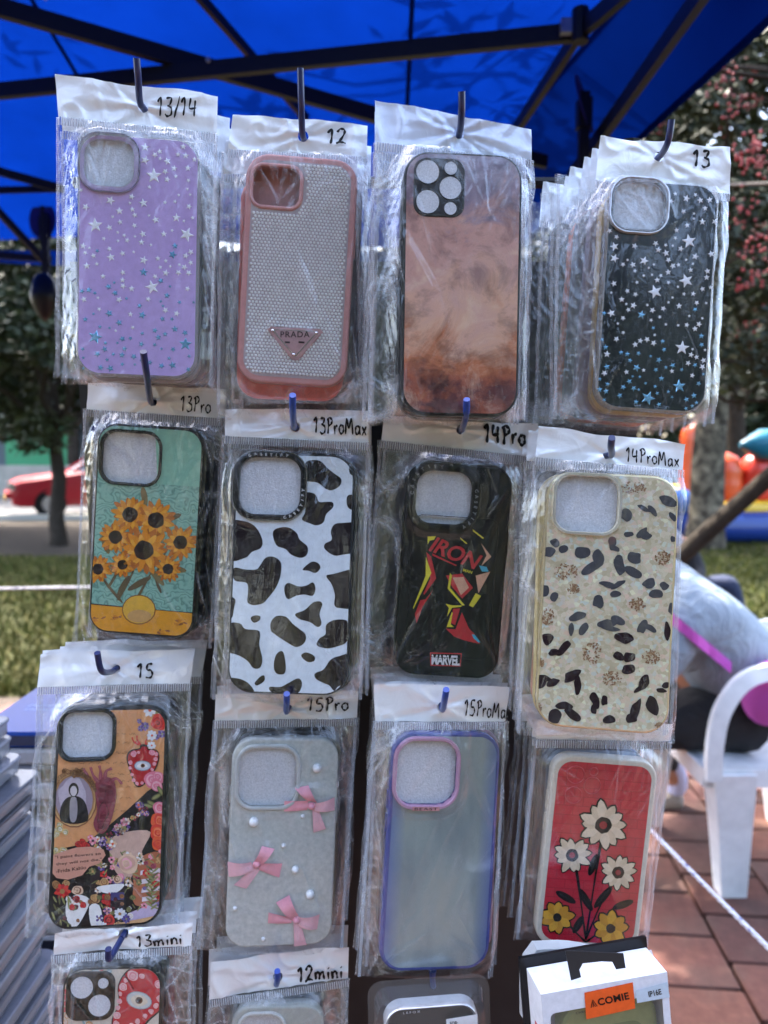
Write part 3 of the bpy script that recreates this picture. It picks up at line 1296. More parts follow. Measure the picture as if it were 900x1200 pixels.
def lens_island(ctx, px_rect, circles, mat, sh, rcorner=.25, extra=()):
    pose = ctx['pose']
    hole = hole_from_px(pose, *px_rect, rcorner)
    pm = PM()
    o1 = rrect(*hole[:4], hole[4])
    o2 = rrect(hole[0], hole[1], hole[2] - .0012, hole[3] - .0012, hole[4] - .0006)
    loops_band(pm, [[(x, y, 0) for x, y in o1], [(x, y, .001) for x, y in o2]][::-1], mat)
    pm.ngon(o2, .001, mat)
    isl = pm.build('camera_island', sh, fix=True)
    for (cx, cy, rp) in circles:
        c = pose.L(cx, cy)
        rad = rp * pose.k
        pc = PM()
        ring = lambda r_, z: [(c[0] + r_ * math.cos(k * math.pi / 12), c[1] + r_ * math.sin(k * math.pi / 12), z) for k in range(24)]
        loops_band(pc, [ring(rad + .0006, .00102), ring(rad + .0003, .0016), ring(rad, .0012)][::1], mat)
        pc.ngon([p[:2] for p in ring(rad, 0)], .0012, M_FOAM if rp > 3 else M_BLACKG)
        pc.build('lens_opening', sh, fix=True)
    ctx['bumps'] = [(hole[0], hole[1], hole[2], hole[3], hole[4], .0012)]
    return hole


def case_clouds(ctx):
    pose, root = ctx['pose'], ctx['root']
    blk = paint((44, 42, 44), .4)
    sh = case_shell(pose, ctx['r'], blk, None, root)
    panel(pose, .0017, ctx['r'], mat_clouds(), sh)
    lens_island(ctx, (485, 184, 544, 256), [(501, 202, 13.3), (501, 237, 13.3), (527.5, 221, 12.8), (528, 198, 7.4), (527.5, 245, 7.2)], paint((58, 54, 58), .35), sh)
    return None


def case_blackstar(ctx):
    pose, root = ctx['pose'], ctx['root']
    m = paint((38, 42, 48), .18)
    hole = hole_from_px(pose, 721, 212, 776, 271, .32)
    sh = case_shell(pose, ctx['r'], M_CLEAR, hole, root, face=m)
    camera_ring(hole, .0016, .0022, M_CLEAR, sh)
    r2 = (hole[0], hole[1], hole[2] + .004, hole[3] + .004, hole[4] + .002)
    camera_ring(r2, .0011, .0028, paint((226, 226, 230), .2, .3), sh, name='camera_trim')
    ctx['bumps'] = [(hole[0], hole[1], hole[2] + .008, hole[3] + .008, hole[4] + .004, .0028)]
    cr = crop(620, 130, 3)

    def mf(v, rr):
        return M_HOLO if rr.random() > v * 2.2 - .1 else M_STARW
    scatter_stars(ctx, B_BIG, cr, 120, r2, mf, 5, sh)
    return hole


# ---- row 2
def case_daisies(ctx):
    pose, root = ctx['pose'], ctx['root']
    hole = hole_from_px(pose, 121, 505, 185, 568, .28)
    sh = case_shell(pose, ctx['r'], M_BLACK, hole, root)
    ph = (hole[0], hole[1], hole[2] + .0045, hole[3] + .0045, hole[4] + .002)
    panel(pose, .0018, ctx['r'], mat_teal(), sh, ph)
    camera_ring(hole, .0021, .0014, M_BLACKG, sh)
    ctx['bumps'] = [(hole[0], hole[1], hole[2] + .004, hole[3] + .004, hole[4], .0016)]
    A = Art(pose, .0018, ctx['r'], crop(70, 440, 3.53))
    teal2 = paint((120, 190, 160), .3)
    yel, yel2 = paint((228, 156, 34), .3), paint((205, 128, 30), .3)
    A.poly([(395, 215), (640, 215), (640, 465), (405, 450)], paint((132, 190, 166), .3))
    A.poly([(90, 940), (330, 962), (600, 985), (600, 1150), (90, 1150)], yel)
    A.line([(90, 941), (330, 963), (600, 986)], 2.2, paint((70, 40, 40)))
    br, og, og2, og3 = paint((58, 34, 28)), paint((222, 138, 30), .3), paint((190, 104, 28), .3), paint((236, 164, 48), .3)
    st, st2 = paint((92, 78, 50)), paint((120, 104, 62))
    for (x, y) in ((160, 1012), (230, 1005), (430, 1060), (500, 1020), (200, 1068)):
        for k in range(6):
            A.ell(x + rnd.uniform(-22, 22), y + rnd.uniform(-10, 10), rnd.uniform(5, 12), rnd.uniform(2, 5), yel2 if k % 2 else paint((140, 84, 50)), rnd.uniform(-40, 40), wob=.3)
    # a loose spray of orange daisies with leafy stems
    for p in (((240, 930), (300, 820), (340, 700)), ((300, 960), (360, 850), (420, 740)), ((200, 880), (250, 780), (260, 640)), ((420, 900), (400, 820), (460, 690)), ((260, 940), (180, 840), (170, 770))):
        A.line(list(p), 6, st)
    for (x, y, a, l) in ((215, 800, 30, 52), (330, 860, -30, 56), (400, 830, 50, 50), (265, 870, -60, 48), (480, 800, 10, 46), (190, 700, 70, 40), (460, 590, -20, 46), (350, 500, 80, 40)):
        A.ell(x, y, l, 13, st2 if a > 0 else st, a)
    for i, (x, y, r) in enumerate(((292, 575, 72), (400, 598, 76), (232, 668, 62), (500, 690, 66), (350, 722, 92), (160, 800, 52), (450, 800, 50), (262, 782, 48))):
        r *= 1.12
        A.flower(x, y, r, 17, og, og2, None, seed=i, pw=.55)
        A.flower(x, y, r * .78, 15, og3, og, br, .5, seed=i + 20, pw=.5)
        A.ell(x - r * .1, y - r * .1, r * .22, r * .2, paint((38, 22, 22)))
    # plain yellow oval fruit on the table line
    A.ell(328, 968, 70, 62, paint((120, 70, 30)))
    A.ell(328, 968, 66, 58, paint((226, 176, 60), .3))
    A.ell(330, 995, 50, 26, paint((206, 160, 96), .3))
    A.build(sh)
    return hole


COW = [[(372, 262), (400, 250), (430, 255), (455, 280), (480, 300), (505, 320), (500, 345), (470, 362), (445, 355), (420, 335), (390, 330), (372, 320)],
       [(372, 375), (400, 372), (415, 385), (425, 405), (470, 405), (475, 425), (450, 450), (440, 480), (415, 492), (390, 485), (360, 470), (372, 440)],
       [(537, 255), (555, 270), (570, 310), (537, 300)], [(527, 385), (550, 383), (562, 435), (530, 425)],
       [(90, 485), (150, 477), (190, 500), (213, 545), (208, 575), (175, 590), (150, 612), (90, 615)],
       [(252, 520), (270, 502), (310, 500), (340, 520), (352, 545), (380, 570), (378, 600), (355, 612), (320, 600), (300, 580), (265, 565)],
       [(478, 490), (505, 483), (575, 490), (577, 580), (510, 600), (478, 603), (445, 580), (445, 560), (470, 545), (467, 515)],
       [(225, 612), (255, 608), (282, 630), (280, 680), (262, 725), (235, 760), (215, 780), (180, 787), (158, 775), (160, 740), (155, 705), (110, 695), (108, 650), (150, 655), (190, 655), (205, 640)],
       [(362, 655), (395, 627), (420, 632), (428, 650), (410, 668), (385, 660)],
       [(295, 720), (310, 705), (345, 717), (375, 715), (400, 703), (410, 725), (400, 752), (370, 748), (340, 752), (310, 765), (298, 750)],
       [(450, 680), (475, 672), (575, 660), (573, 788), (500, 798), (480, 785), (482, 750), (470, 710)],
       [(170, 835), (185, 825), (205, 828), (203, 843), (182, 852)],
       [(335, 820), (370, 805), (400, 778), (425, 773), (435, 785), (425, 820), (432, 855), (418, 868), (390, 850), (350, 838)],
       [(245, 850), (265, 828), (300, 830), (325, 855), (350, 875), (373, 895), (370, 925), (340, 942), (305, 925), (260, 895), (245, 880)],
       [(450, 860), (480, 842), (520, 842), (530, 860), (527, 920), (490, 940), (450, 947), (415, 935), (425, 910), (447, 895)],
       [(88, 860), (130, 855), (150, 875), (195, 880), (205, 895), (202, 935), (213, 985), (205, 1018), (180, 1020), (160, 995), (130, 975), (80, 950)],
       [(265, 970), (280, 957), (292, 965), (300, 1010), (295, 1040), (270, 1042), (257, 1025), (257, 995)],
       [(357, 975), (375, 962), (405, 975), (405, 993), (380, 997)],
       [(408, 1040), (440, 1025), (465, 990), (500, 975), (560, 970), (560, 1085), (500, 1085), (480, 1104), (462, 1085), (440, 1075), (412, 1060)],
       [(185, 1075), (205, 1052), (220, 1048), (220, 1068), (195, 1084)],
       [(70, 1060), (120, 1058), (160, 1075), (185, 1110), (180, 1145), (120, 1145), (70, 1110)],
       [(240, 1090), (280, 1090), (310, 1075), (345, 1058), (360, 1075), (350, 1108), (320, 1118), (250, 1110)],
       [(80, 755), (112, 765), (108, 800), (100, 835), (80, 820)]]


def ring_text(pose, hole, off, s, start_deg, step_deg, size, z, mat, parent):
    """small raised letters following the camera rim"""
    pm = PM()
    for i, ch in enumerate(s):
        a = R(start_deg + step_deg * i)
        outl = rrect(hole[0], hole[1], hole[2] + 2 * off, hole[3] + 2 * off, hole[4] + off)
        x, y = ray_hit(outl, (hole[0], hole[1]), a)
        n = (math.cos(a), math.sin(a))
        v, f = text_polys(ch, size, size * .05)
        rot = a - math.pi / 2 if step_deg < 0 else a + math.pi / 2
        cx = sum(p[0] for p in v) / len(v)
        cy = sum(p[1] for p in v) / len(v)
        ca, sa = math.cos(rot), math.sin(rot)
        pm.add([(x + (p[0] - cx) * ca - (p[1] - cy) * sa, y + (p[0] - cx) * sa + (p[1] - cy) * ca, z) for p in v], f, mat)
    pm.build('rim_lettering', parent)


def case_cow(ctx):
    pose, root = ctx['pose'], ctx['root']
    hole = hole_from_px(pose, 282, 535, 351, 604, .29)
    sh = case_shell(pose, ctx['r'], paint((46, 50, 58), .3), hole, root)
    ph = (hole[0], hole[1], hole[2] + .009, hole[3] + .009, hole[4] + .004)
    panel(pose, .0014, ctx['r'], paint((214, 224, 232), .14), sh, ph)
    camera_ring(hole, .0036, .0020, M_BLACKG, sh)
    r2 = (hole[0], hole[1], hole[2] + .0072, hole[3] + .0072, hole[4] + .0036)
    camera_ring(r2, .0010, .0018, paint((150, 146, 140), .25, .8), sh, name='camera_trim')
    lt = paint((190, 190, 190), .4)
    ring_text(pose, hole, .0018, 'CASETIFY', 125, -9, .0026, .00215, lt, sh)
    ring_text(pose, hole, .0018, 'CASETIFY', -62, -8 * -1, .0026, .00215, lt, sh)
    ctx['bumps'] = [(hole[0], hole[1], hole[2] + .009, hole[3] + .009, hole[4] + .004, .0022)]
    A = Art(pose, .0014, ctx['r'], crop(240, 460, 3.16))
    dk = paint((34, 22, 32), .14)
    for p in COW:
        A.poly(p, dk, 4)
    A.build(sh, 'cow_spots')
    return hole


def case_shards(ctx):
    pose, root = ctx['pose'], ctx['root']
    hole = hole_from_px(pose, 490, 550, 550, 616, .3)
    blk = paint((30, 30, 33), .38)
    sh = case_shell(pose, ctx['r'], blk, hole, root)
    camera_ring(hole, .0058, .0014, paint((24, 24, 26), .3), sh)
    ring_text(pose, hole, .0032, 'CASETIFY', 15, -9.5, .0032, .0016, paint((120, 122, 126), .4), sh)
    ring_text(pose, hole, .0032, 'CASETIFY', 175, -11, .0032, .0016, paint((120, 122, 126), .4), sh)
    # raised inset frame line
    fr = (0, -.012, pose.w - .016, pose.h - .052, .006)
    camera_ring(fr, .0005, .0004, paint((20, 20, 22), .3), sh, name='embossed_frame')
    ctx['bumps'] = [(hole[0], hole[1], hole[2] + .011, hole[3] + .011, hole[4] + .005, .0016)]
    A = Art(pose, .003, ctx['r'], crop(475, 600, 6.31))
    rd, ye, pc, cy = paint((196, 44, 54), .3), paint((226, 212, 62), .3), paint((222, 170, 140), .3), paint((70, 178, 206), .3)
    A.text('IRON', (168, 285), (505, 425), 120, rd, .022, .95, .22)
    A.text('MAN', (424, 438), (490, 458), 22, ye, .02)
    # plain angular shards, a generic arrangement
    A.poly([(165, 182), (225, 178), (212, 205), (180, 212), (165, 240)], ye)
    A.poly([(155, 295), (190, 330), (228, 490), (140, 612), (132, 605), (185, 490)], rd)
    A.poly([(152, 330), (192, 450), (60, 715), (56, 708), (150, 470)], ye)
    A.poly([(205, 575), (128, 700), (82, 822), (70, 752), (112, 650), (150, 645)], rd)
    A.poly([(198, 305), (380, 392), (375, 400), (200, 322)], rd)
    A.poly([(405, 188), (458, 232), (450, 236), (408, 200)], ye)
    A.poly([(498, 128), (582, 192), (572, 198), (500, 142)], ye)
    A.poly([(560, 230), (636, 330), (560, 400), (600, 320)], pc)
    A.poly([(520, 470), (628, 440), (540, 600)], pc)
    A.poly([(300, 470), (420, 455), (500, 560), (420, 640), (350, 560)], rd)
    A.poly([(350, 485), (430, 480), (470, 560), (410, 615)], pc)
    A.poly([(330, 450), (345, 470), (330, 560), (440, 690), (420, 690), (312, 565)], ye)
    A.poly([(520, 600), (560, 620), (500, 705), (470, 690)], ye)
    A.poly([(545, 395), (600, 405), (615, 440), (565, 440)], cy)
    A.poly([(298, 678), (345, 690), (418, 690), (412, 700), (345, 708), (308, 775), (322, 710)], ye)
    A.poly([(352, 715), (405, 712), (368, 835), (335, 820)], rd)
    A.poly([(342, 740), (350, 745), (335, 830), (358, 850), (305, 850)], ye)
    A.poly([(418, 742), (470, 860), (510, 900), (552, 975), (440, 950), (360, 920), (300, 862), (370, 868)], rd)
    A.poly([(490, 905), (510, 905), (556, 962), (540, 965), (505, 935)], cy)
    A.poly([(182, 1038), (418, 1044), (408, 1142), (186, 1136)], rd)
    A.poly([(190, 1046), (410, 1052), (402, 1134), (192, 1128)], paint((30, 24, 26), .3))
    A.text('MARVEL', (192, 1128), (402, 1136), 74, paint((235, 235, 235), .3), .035, .9)
    A.build(sh)
    # yellow chip and blue reflections low on the side
    return hole


LEO = [(401, 341, 17, 20, 0), (465, 318, 22, 7, -30), (495, 325, 20, 9, -50), (548, 292, 28, 16, -15), (565, 347, 18, 10, -50), (410, 408, 18, 9, 10), (455, 405, 22, 10, 50),
       (468, 412, 18, 12, 0), (352, 440, 12, 20, 0), (362, 458, 16, 8, -20), (565, 425, 8, 10, 0), (150, 437, 16, 14, 0), (128, 470, 20, 15, 10), (182, 461, 14, 12, 0),
       (250, 473, 28, 20, 10), (305, 490, 18, 24, 10), (283, 525, 35, 14, 30), (378, 515, 16, 32, 15), (430, 492, 22, 20, 0), (425, 543, 28, 15, -25), (335, 585, 28, 9, -15),
       (372, 585, 25, 9, 30), (362, 618, 17, 10, 0), (112, 606, 14, 20, 0), (148, 628, 14, 14, 0), (302, 645, 16, 20, 10), (482, 582, 20, 16, 20), (536, 590, 14, 12, -30),
       (505, 617, 20, 15, 0), (560, 670, 9, 20, 0), (230, 698, 24, 14, 20), (207, 742, 8, 22, 0), (252, 740, 12, 22, -40), (330, 725, 28, 16, 0), (372, 712, 22, 14, -30),
       (350, 740, 30, 8, -10), (458, 732, 14, 24, -25), (480, 735, 25, 9, -30), (545, 745, 10, 30, 0), (395, 772, 28, 18, -10), (125, 777, 18, 20, 20), (182, 808, 12, 32, -40),
       (146, 823, 15, 11, 0), (375, 838, 20, 13, -20), (412, 840, 20, 16, 0), (407, 882, 20, 15, 10), (108, 912, 26, 9, -10), (105, 932, 12, 20, -50), (145, 930, 20, 12, 20),
       (212, 905, 28, 18, 30), (232, 940, 12, 28, 0), (465, 925, 14, 28, -25), (450, 950, 20, 8, 30), (540, 938, 12, 10, 0), (525, 957, 16, 8, -10), (290, 990, 12, 28, 20),
       (288, 1020, 10, 20, -10), (325, 993, 10, 15, 0), (182, 1010, 25, 13, -5), (150, 1050, 20, 25, 20), (210, 1040, 30, 14, -35), (343, 1060, 20, 14, 10),
       (432, 1030, 14, 38, -20), (420, 1055, 20, 14, 0), (492, 1012, 20, 30, 20)]


def case_leopard(ctx):
    pose, root = ctx['pose'], ctx['root']
    gold = paint((222, 204, 158), .14, .5)
    hole = hole_from_px(pose, 653, 557, 722, 625, .28)
    pearl = mat_pearl()
    sh = case_shell(pose, ctx['r'], gold, hole, root, face=pearl)
    camera_ring(hole, .0026, .0026, paint((226, 218, 196), .12, .5), sh)
    ctx['bumps'] = [(hole[0], hole[1], hole[2] + .006, hole[3] + .006, hole[4] + .003, .0026)]
    A = Art(pose, .0012, ctx['r'], crop(600, 490, 3))
    bz = [paint((178, 140, 104), .2, .35), paint((196, 160, 124), .2, .35), paint((156, 116, 88), .2, .35)]
    rr = random.Random(4)
    for (x, y, rx, ry) in ((425, 245, 45, 22), (190, 540, 42, 28), (530, 492, 28, 24), (125, 698, 25, 30), (280, 825, 34, 38), (490, 840, 32, 26), (350, 915, 34, 26), (440, 655, 28, 22), (215, 600, 20, 18), (90, 1020, 14, 20), (520, 1080, 16, 10), (100, 860, 12, 14)):
        for k in range(70):
            a, q = rr.uniform(0, 6.28), math.sqrt(rr.random())
            A.ell(x + rx * q * math.cos(a), y + ry * q * math.sin(a), rr.uniform(2, 6), rr.uniform(1.5, 4), bz[k % 3], rr.uniform(0, 180), n=5)
        A.z += .00002
    g1, g2 = paint((72, 72, 76), .14), paint((58, 38, 46), .14)
    for k, e in enumerate(LEO):
        A.ell(e[0], e[1], e[2] * 1.16, e[3] * 1.12, g1 if e[1] < 745 else g2, -e[4], wob=.2, n=9, seed=k)
    A.z = min(A.z, .0012)
    A.build(sh, 'leopard_spots')
    return hole


# ---- row 3
def case_collage(ctx):
    pose, root = ctx['pose'], ctx['root']
    hole = hole_from_px(pose, 74, 835, 131, 887, .26)
    sh = case_shell(pose, ctx['r'], paint((34, 36, 40), .3), hole, root)
    ph = (hole[0], hole[1], hole[2] + .0045, hole[3] + .0045, hole[4] + .002)
    tan = paint((218, 152, 100), .2)
    panel(pose, .0024, ctx['r'], tan, sh, ph)
    camera_ring(hole, .0026, .0022, paint((40, 44, 48), .25), sh)
    ctx['bumps'] = [(hole[0], hole[1], hole[2] + .004, hole[3] + .004, hole[4], .0022)]
    P = paint
    A = Art(pose, .0024, ctx['r'], crop(50, 820, 6))
    br = P((120, 72, 44)); dk = P((28, 20, 26)); dk2 = P((50, 34, 44)); gold = P((158, 112, 66)); gold2 = P((196, 150, 96))
    rd, rd2, pk, pk2 = P((176, 28, 40), .25), P((214, 60, 52), .25), P((222, 120, 140), .25), P((236, 168, 176), .25)
    wh, cream, gr, gr2 = P((236, 232, 228), .25), P((226, 190, 160), .25), P((92, 92, 52)), P((140, 138, 84))
    vio, org, mar, mar2 = P((96, 70, 130), .25), P((226, 90, 50), .25), P((128, 48, 66), .25), P((166, 78, 94), .25)
    # handwritten letter lines in brown ink
    rr = random.Random(12)
    for (x0, x1, y) in ((500, 560, 160), (500, 680, 240), (500, 640, 300), (470, 600, 372), (250, 640, 445), (560, 850, 375), (470, 620, 520), (540, 640, 570), (540, 660, 610), (500, 600, 690), (500, 560, 780)):
        x = x0
        while x < x1:
            n = rr.randint(4, 8)
            pts = [(x + i * 7, y - i * .3 + rr.choice((-9, -5, 5, 8)) * (1 if i % 2 else -1) * .7) for i in range(n)]
            A.line(pts, 1.5, br, 3)
            x += n * 7 + 16
    # dark lower half cut on a diagonal
    A.poly([(870, 560), (740, 640), (600, 770), (470, 880), (300, 1010), (60, 1060), (60, 1740), (900, 1740), (900, 560)], dk)
    A.poly([(330, 1240), (470, 1150), (600, 1200), (560, 1500), (380, 1560)], dk2)
    # pale torn paper shapes where the collage is light
    A.poly([(500, 960), (640, 920), (760, 930), (700, 1060), (690, 1160), (620, 1250), (640, 1300), (560, 1260), (500, 1180), (470, 1060)], P((206, 168, 150), .25), 3)
    A.poly([(640, 1160), (740, 1080), (860, 1100), (860, 1440), (650, 1440), (640, 1300)], P((176, 104, 74), .25), 3)
    for k in range(4):
        A.poly([(690 + k * 4, 1200 + k * 62), (850, 1180 + k * 62), (850, 1210 + k * 62), (686 + k * 4, 1232 + k * 62)], P((222, 206, 210), .3))
    A.poly([(600, 1500), (860, 1400), (860, 1500), (600, 1560)], P((196, 176, 204), .3))
    # framed oval with a plain grey vase silhouette
    A.ell(222, 700, 162, 198, br); A.ell(222, 700, 154, 190, gold2); A.ell(222, 700, 142, 178, gold); A.ell(222, 702, 132, 168, P((150, 132, 146), .3))
    A.ell(215, 690, 100, 150, P((186, 172, 184), .3), wob=.1)
    A.poly([(130, 850), (125, 770), (150, 710), (190, 680), (250, 678), (295, 712), (318, 780), (316, 850), (222, 872)], P((42, 36, 44), .3), 3)
    A.poly([(200, 690), (238, 690), (246, 780), (232, 852), (198, 852), (190, 770)], P((150, 142, 148), .3), 3)
    A.ell(219, 632, 36, 50, P((40, 34, 42), .3)); A.ell(219, 640, 24, 36, P((196, 186, 190), .3))
    for k in range(26):
        a = R(200 + k * 5.6)
        A.rose(222 + 160 * math.cos(a), 700 + 196 * math.sin(a), rr.uniform(12, 20), [br, gold, gold2], k)
    for k in range(20):
        A.rose(rr.uniform(150, 300), rr.uniform(485, 540), rr.uniform(10, 18), [br, gold, gold2], k + 40)
    # anatomical heart
    A.poly([(370, 590), (400, 560), (440, 540), (500, 560), (520, 640), (515, 720), (480, 860), (430, 935), (380, 920), (360, 860), (385, 780), (375, 680)], mar, 3)
    A.poly([(400, 620), (450, 580), (500, 620), (500, 700), (450, 740), (400, 720)], mar2, 3)
    A.ell(430, 850, 42, 60, mar2, 20, wob=.15); A.ell(480, 670, 26, 34, mar, wob=.1)
    for p in (((400, 580), (360, 530), (340, 470)), ((410, 560), (410, 500), (400, 460)), ((440, 550), (450, 500), (490, 480)), ((470, 580), (520, 550), (560, 590)), ((330, 560), (300, 500), (290, 480))):
        A.line(list(p), 14, mar2); A.line(list(p), 5, P((190, 110, 118), .3))
    for p in (((450, 620), (440, 700), (470, 790)), ((440, 700), (400, 760), (390, 860)), ((470, 790), (440, 850), (420, 900))):
        A.line(list(p), 4, dk2)
    # red heart charm with an eye
    A.poly([(630, 350), (680, 340), (690, 315), (735, 315), (745, 345), (800, 350), (822, 400), (800, 480), (740, 570), (690, 612), (650, 600), (620, 520), (592, 420), (602, 370)], dk, 3)
    A.poly([(634, 358), (684, 348), (700, 330), (730, 330), (742, 352), (796, 358), (814, 400), (792, 476), (734, 562), (690, 602), (656, 592), (628, 516), (600, 420), (610, 378)], rd, 3)
    for (x, y, q) in ((640, 380, 22), (675, 370, 10), (618, 440, 16), (615, 480, 12), (628, 525, 12), (640, 565, 14), (665, 588, 14), (700, 585, 12), (770, 370, 22), (800, 382, 14), (795, 415, 14), (786, 450, 14), (770, 490, 12), (750, 530, 12)):
        A.rose(x, y, q, [pk2, pk], int(x))
    A.ell(703, 463, 60, 37, P((120, 124, 136))); A.ell(703, 463, 54, 31, P((196, 200, 208))); A.poly([(662, 466), (685, 448), (712, 446), (742, 464), (712, 480), (685, 480)], wh, 3)
    A.ell(705, 462, 15, 15, br); A.ell(705, 462, 8, 8, dk)
    for p in (((680, 318), (640, 290), (630, 262)), ((690, 315), (665, 280), (665, 250)), ((730, 315), (725, 290), (745, 265))):
        A.line(list(p), 7, rd2)
    # flowers, top right and down the right side
    A.flower(755, 70, 55, 9, wh, P((214, 214, 220), .3), org, .25, 1)
    A.flower(825, 80, 36, 9, wh, gr2, org, .25, 2)
    for (x, y, q) in ((720, 185, 34), (690, 200, 24), (840, 240, 34), (800, 260, 24), (680, 150, 18)):
        A.flower(x, y, q, 8, vio, P((140, 118, 168), .3), gr2, .2, int(x))
    A.rose(815, 160, 58, [rd2, rd, rd2, P((228, 84, 60), .25), dk], 3)
    A.flower(770, 250, 40, 8, wh, P((220, 220, 226), .3), org, .2, 6); A.flower(768, 320, 32, 8, wh, P((220, 220, 226), .3), org, .2, 7)
    for (x, y, q) in ((770, 560, 60), (815, 545, 44), (800, 600, 46)):
        A.rose(x, y, q, [pk, pk2, pk], int(x))
    for (x, y, a) in ((770, 730, 30), (800, 680, -30), (830, 640, 60), (740, 745, 10)):
        A.ell(x, y, 40, 16, gr, a); A.ell(x, y, 30, 9, gr2, a)
    A.rose(825, 760, 50, [pk, pk2, P((228, 100, 120), .3)], 9)
    A.rose(820, 850, 62, [org, rd2, P((236, 120, 80), .3)], 10); A.rose(815, 930, 60, [rd2, org, P((236, 120, 80), .3)], 11); A.rose(812, 1010, 48, [org, rd2], 12)
    # flower crown across the middle
    for k in range(46):
        t = rr.random()
        x, y = 330 + t * 420, 1010 - 200 * t + 60 * math.sin(t * 6) + rr.uniform(-60, 40)
        q = rr.uniform(14, 32)
        c = rr.choice(((P((150, 110, 150), .3), vio), (wh, cream), (dk2, mar), (pk, pk2), (gold2, gr2), (P((176, 150, 176), .3), vio)))
        A.flower(x, y, q, 7, c[0], c[1], rr.choice((gold2, dk, org)), .3, k)
    for k in range(14):
        A.rose(rr.uniform(60, 170), rr.uniform(880, 1080), rr.uniform(14, 30), [P((206, 178, 120), .3), gr2, wh], k + 70)
    for k in range(5):
        A.rose(250 + k * 16, 1000 + rr.uniform(-20, 30), 22, [rd, rd2, dk], k + 90)
    for k in range(46):
        x, y = rr.uniform(330, 840), rr.uniform(1060, 1480)
        c = rr.choice(((pk, pk2), (wh, cream), (rd2, rd), (gold2, gold), (vio, P((140, 118, 168), .3)), (gr2, gr), (mar2, mar)))
        if k % 3: A.flower(x, y, rr.uniform(16, 34), 7, c[0], c[1], dk if k % 2 else gold2, .3, k)
        else: A.rose(x, y, rr.uniform(14, 30), [c[0], c[1]], k)
        A.ell(x + rr.uniform(-40, 40), y + rr.uniform(-40, 40), rr.uniform(14, 30), 5, gr2 if k % 2 else gr, rr.uniform(0, 180))
    A.rose(600, 1150, 74, [cream, P((206, 160, 140), .3), pk2, cream, P((206, 160, 140), .3)], 31)
    # torn paper with the quotation
    A.poly([(68, 1090), (150, 1062), (240, 1035), (340, 1030), (430, 1050), (445, 1090), (400, 1150), (330, 1170), (280, 1230), (180, 1262), (100, 1250), (66, 1210)], P((206, 146, 124), .3), 0)
    ink = P((62, 36, 36))
    A.text('"I paint flowers so', (90, 1120), (412, 1092), 26, ink, .01)
    A.text('they will not die."', (98, 1168), (420, 1132), 26, ink, .01)
    A.text('-Frida Kahlo', (96, 1216), (310, 1186), 24, ink, .01)
    # lower garden of flowers instead of small figures
    for (x, y, q, c) in ((95, 1300, 30, gold), (165, 1290, 26, gold2), (245, 1340, 38, cream), (370, 1400, 36, gold2), (435, 1280, 32, gold2), (525, 1260, 30, cream)):
        A.rose(x, y, q, [c, br, c], int(x))
    A.poly([(170, 1420), (240, 1370), (330, 1400), (300, 1500), (230, 1600), (170, 1540)], wh, 3)
    A.poly([(390, 1310), (570, 1290), (540, 1340), (480, 1360), (410, 1345)], wh, 3); A.line([(470, 1350), (472, 1450), (468, 1500)], 8, rd)
    A.poly([(480, 1350), (575, 1350), (575, 1400), (480, 1410)], P((60, 56, 110)))
    for k in range(34):
        x, y = rr.uniform(150, 640), rr.uniform(1360, 1560)
        c = rr.choice(((rd, rd2), (wh, cream), (gold2, gold), (br, gold), (dk2, mar), (gr, gr2)))
        A.rose(x, y, rr.uniform(12, 24), [c[0], c[1], c[0]], k + 200)
    A.flower(140, 1345, 58, 9, rd, rd2, gold, .3, 2); A.rose(240, 1400, 26, [rd, dk], 3)
    A.poly([(330, 1450), (400, 1440), (420, 1560), (350, 1600)], wh, 3)
    A.poly([(60, 1610), (300, 1590), (560, 1560), (860, 1500), (860, 1760), (60, 1760)], P((216, 168, 120), .2))
    A.poly([(60, 1650), (400, 1625), (860, 1545), (860, 1570), (400, 1655), (60, 1680)], P((240, 226, 206), .2))
    A.poly([(60, 1690), (400, 1670), (860, 1590), (860, 1602), (400, 1685), (60, 1705)], br)
    for k in range(16):
        x, y = rr.uniform(60, 190), rr.uniform(1400, 1640)
        A.ell(x, y, rr.uniform(24, 46), 7, gr if k % 2 else gr2, rr.uniform(30, 90))
    for k in range(18):
        A.ell(770 + (k % 2 * 2 - 1) * 18 + rr.uniform(-5, 5), 1180 + k * 16, 32, 7, gr2 if k % 3 else gr, (k % 2 * 2 - 1) * -38 + 90 * 0)
    A.flower(545, 1500, 46, 10, wh, P((214, 214, 224), .3), gold, .25, 4); A.flower(590, 1535, 34, 8, vio, P((90, 84, 150), .3), gr2, .2, 5)
    A.rose(468, 1548, 44, [rd2, rd, dk, rd2], 6); A.flower(400, 1530, 32, 8, vio, wh, gold, .2, 7); A.flower(415, 1595, 46, 10, wh, P((214, 214, 224), .3), gold, .25, 8)
    A.flower(535, 1580, 30, 8, gold2, gold, br, .25, 9); A.rose(478, 1600, 30, [rd, rd2], 10); A.flower(455, 1480, 28, 8, vio, pk2, gold, .2, 12)
    A.build(sh)
    return hole


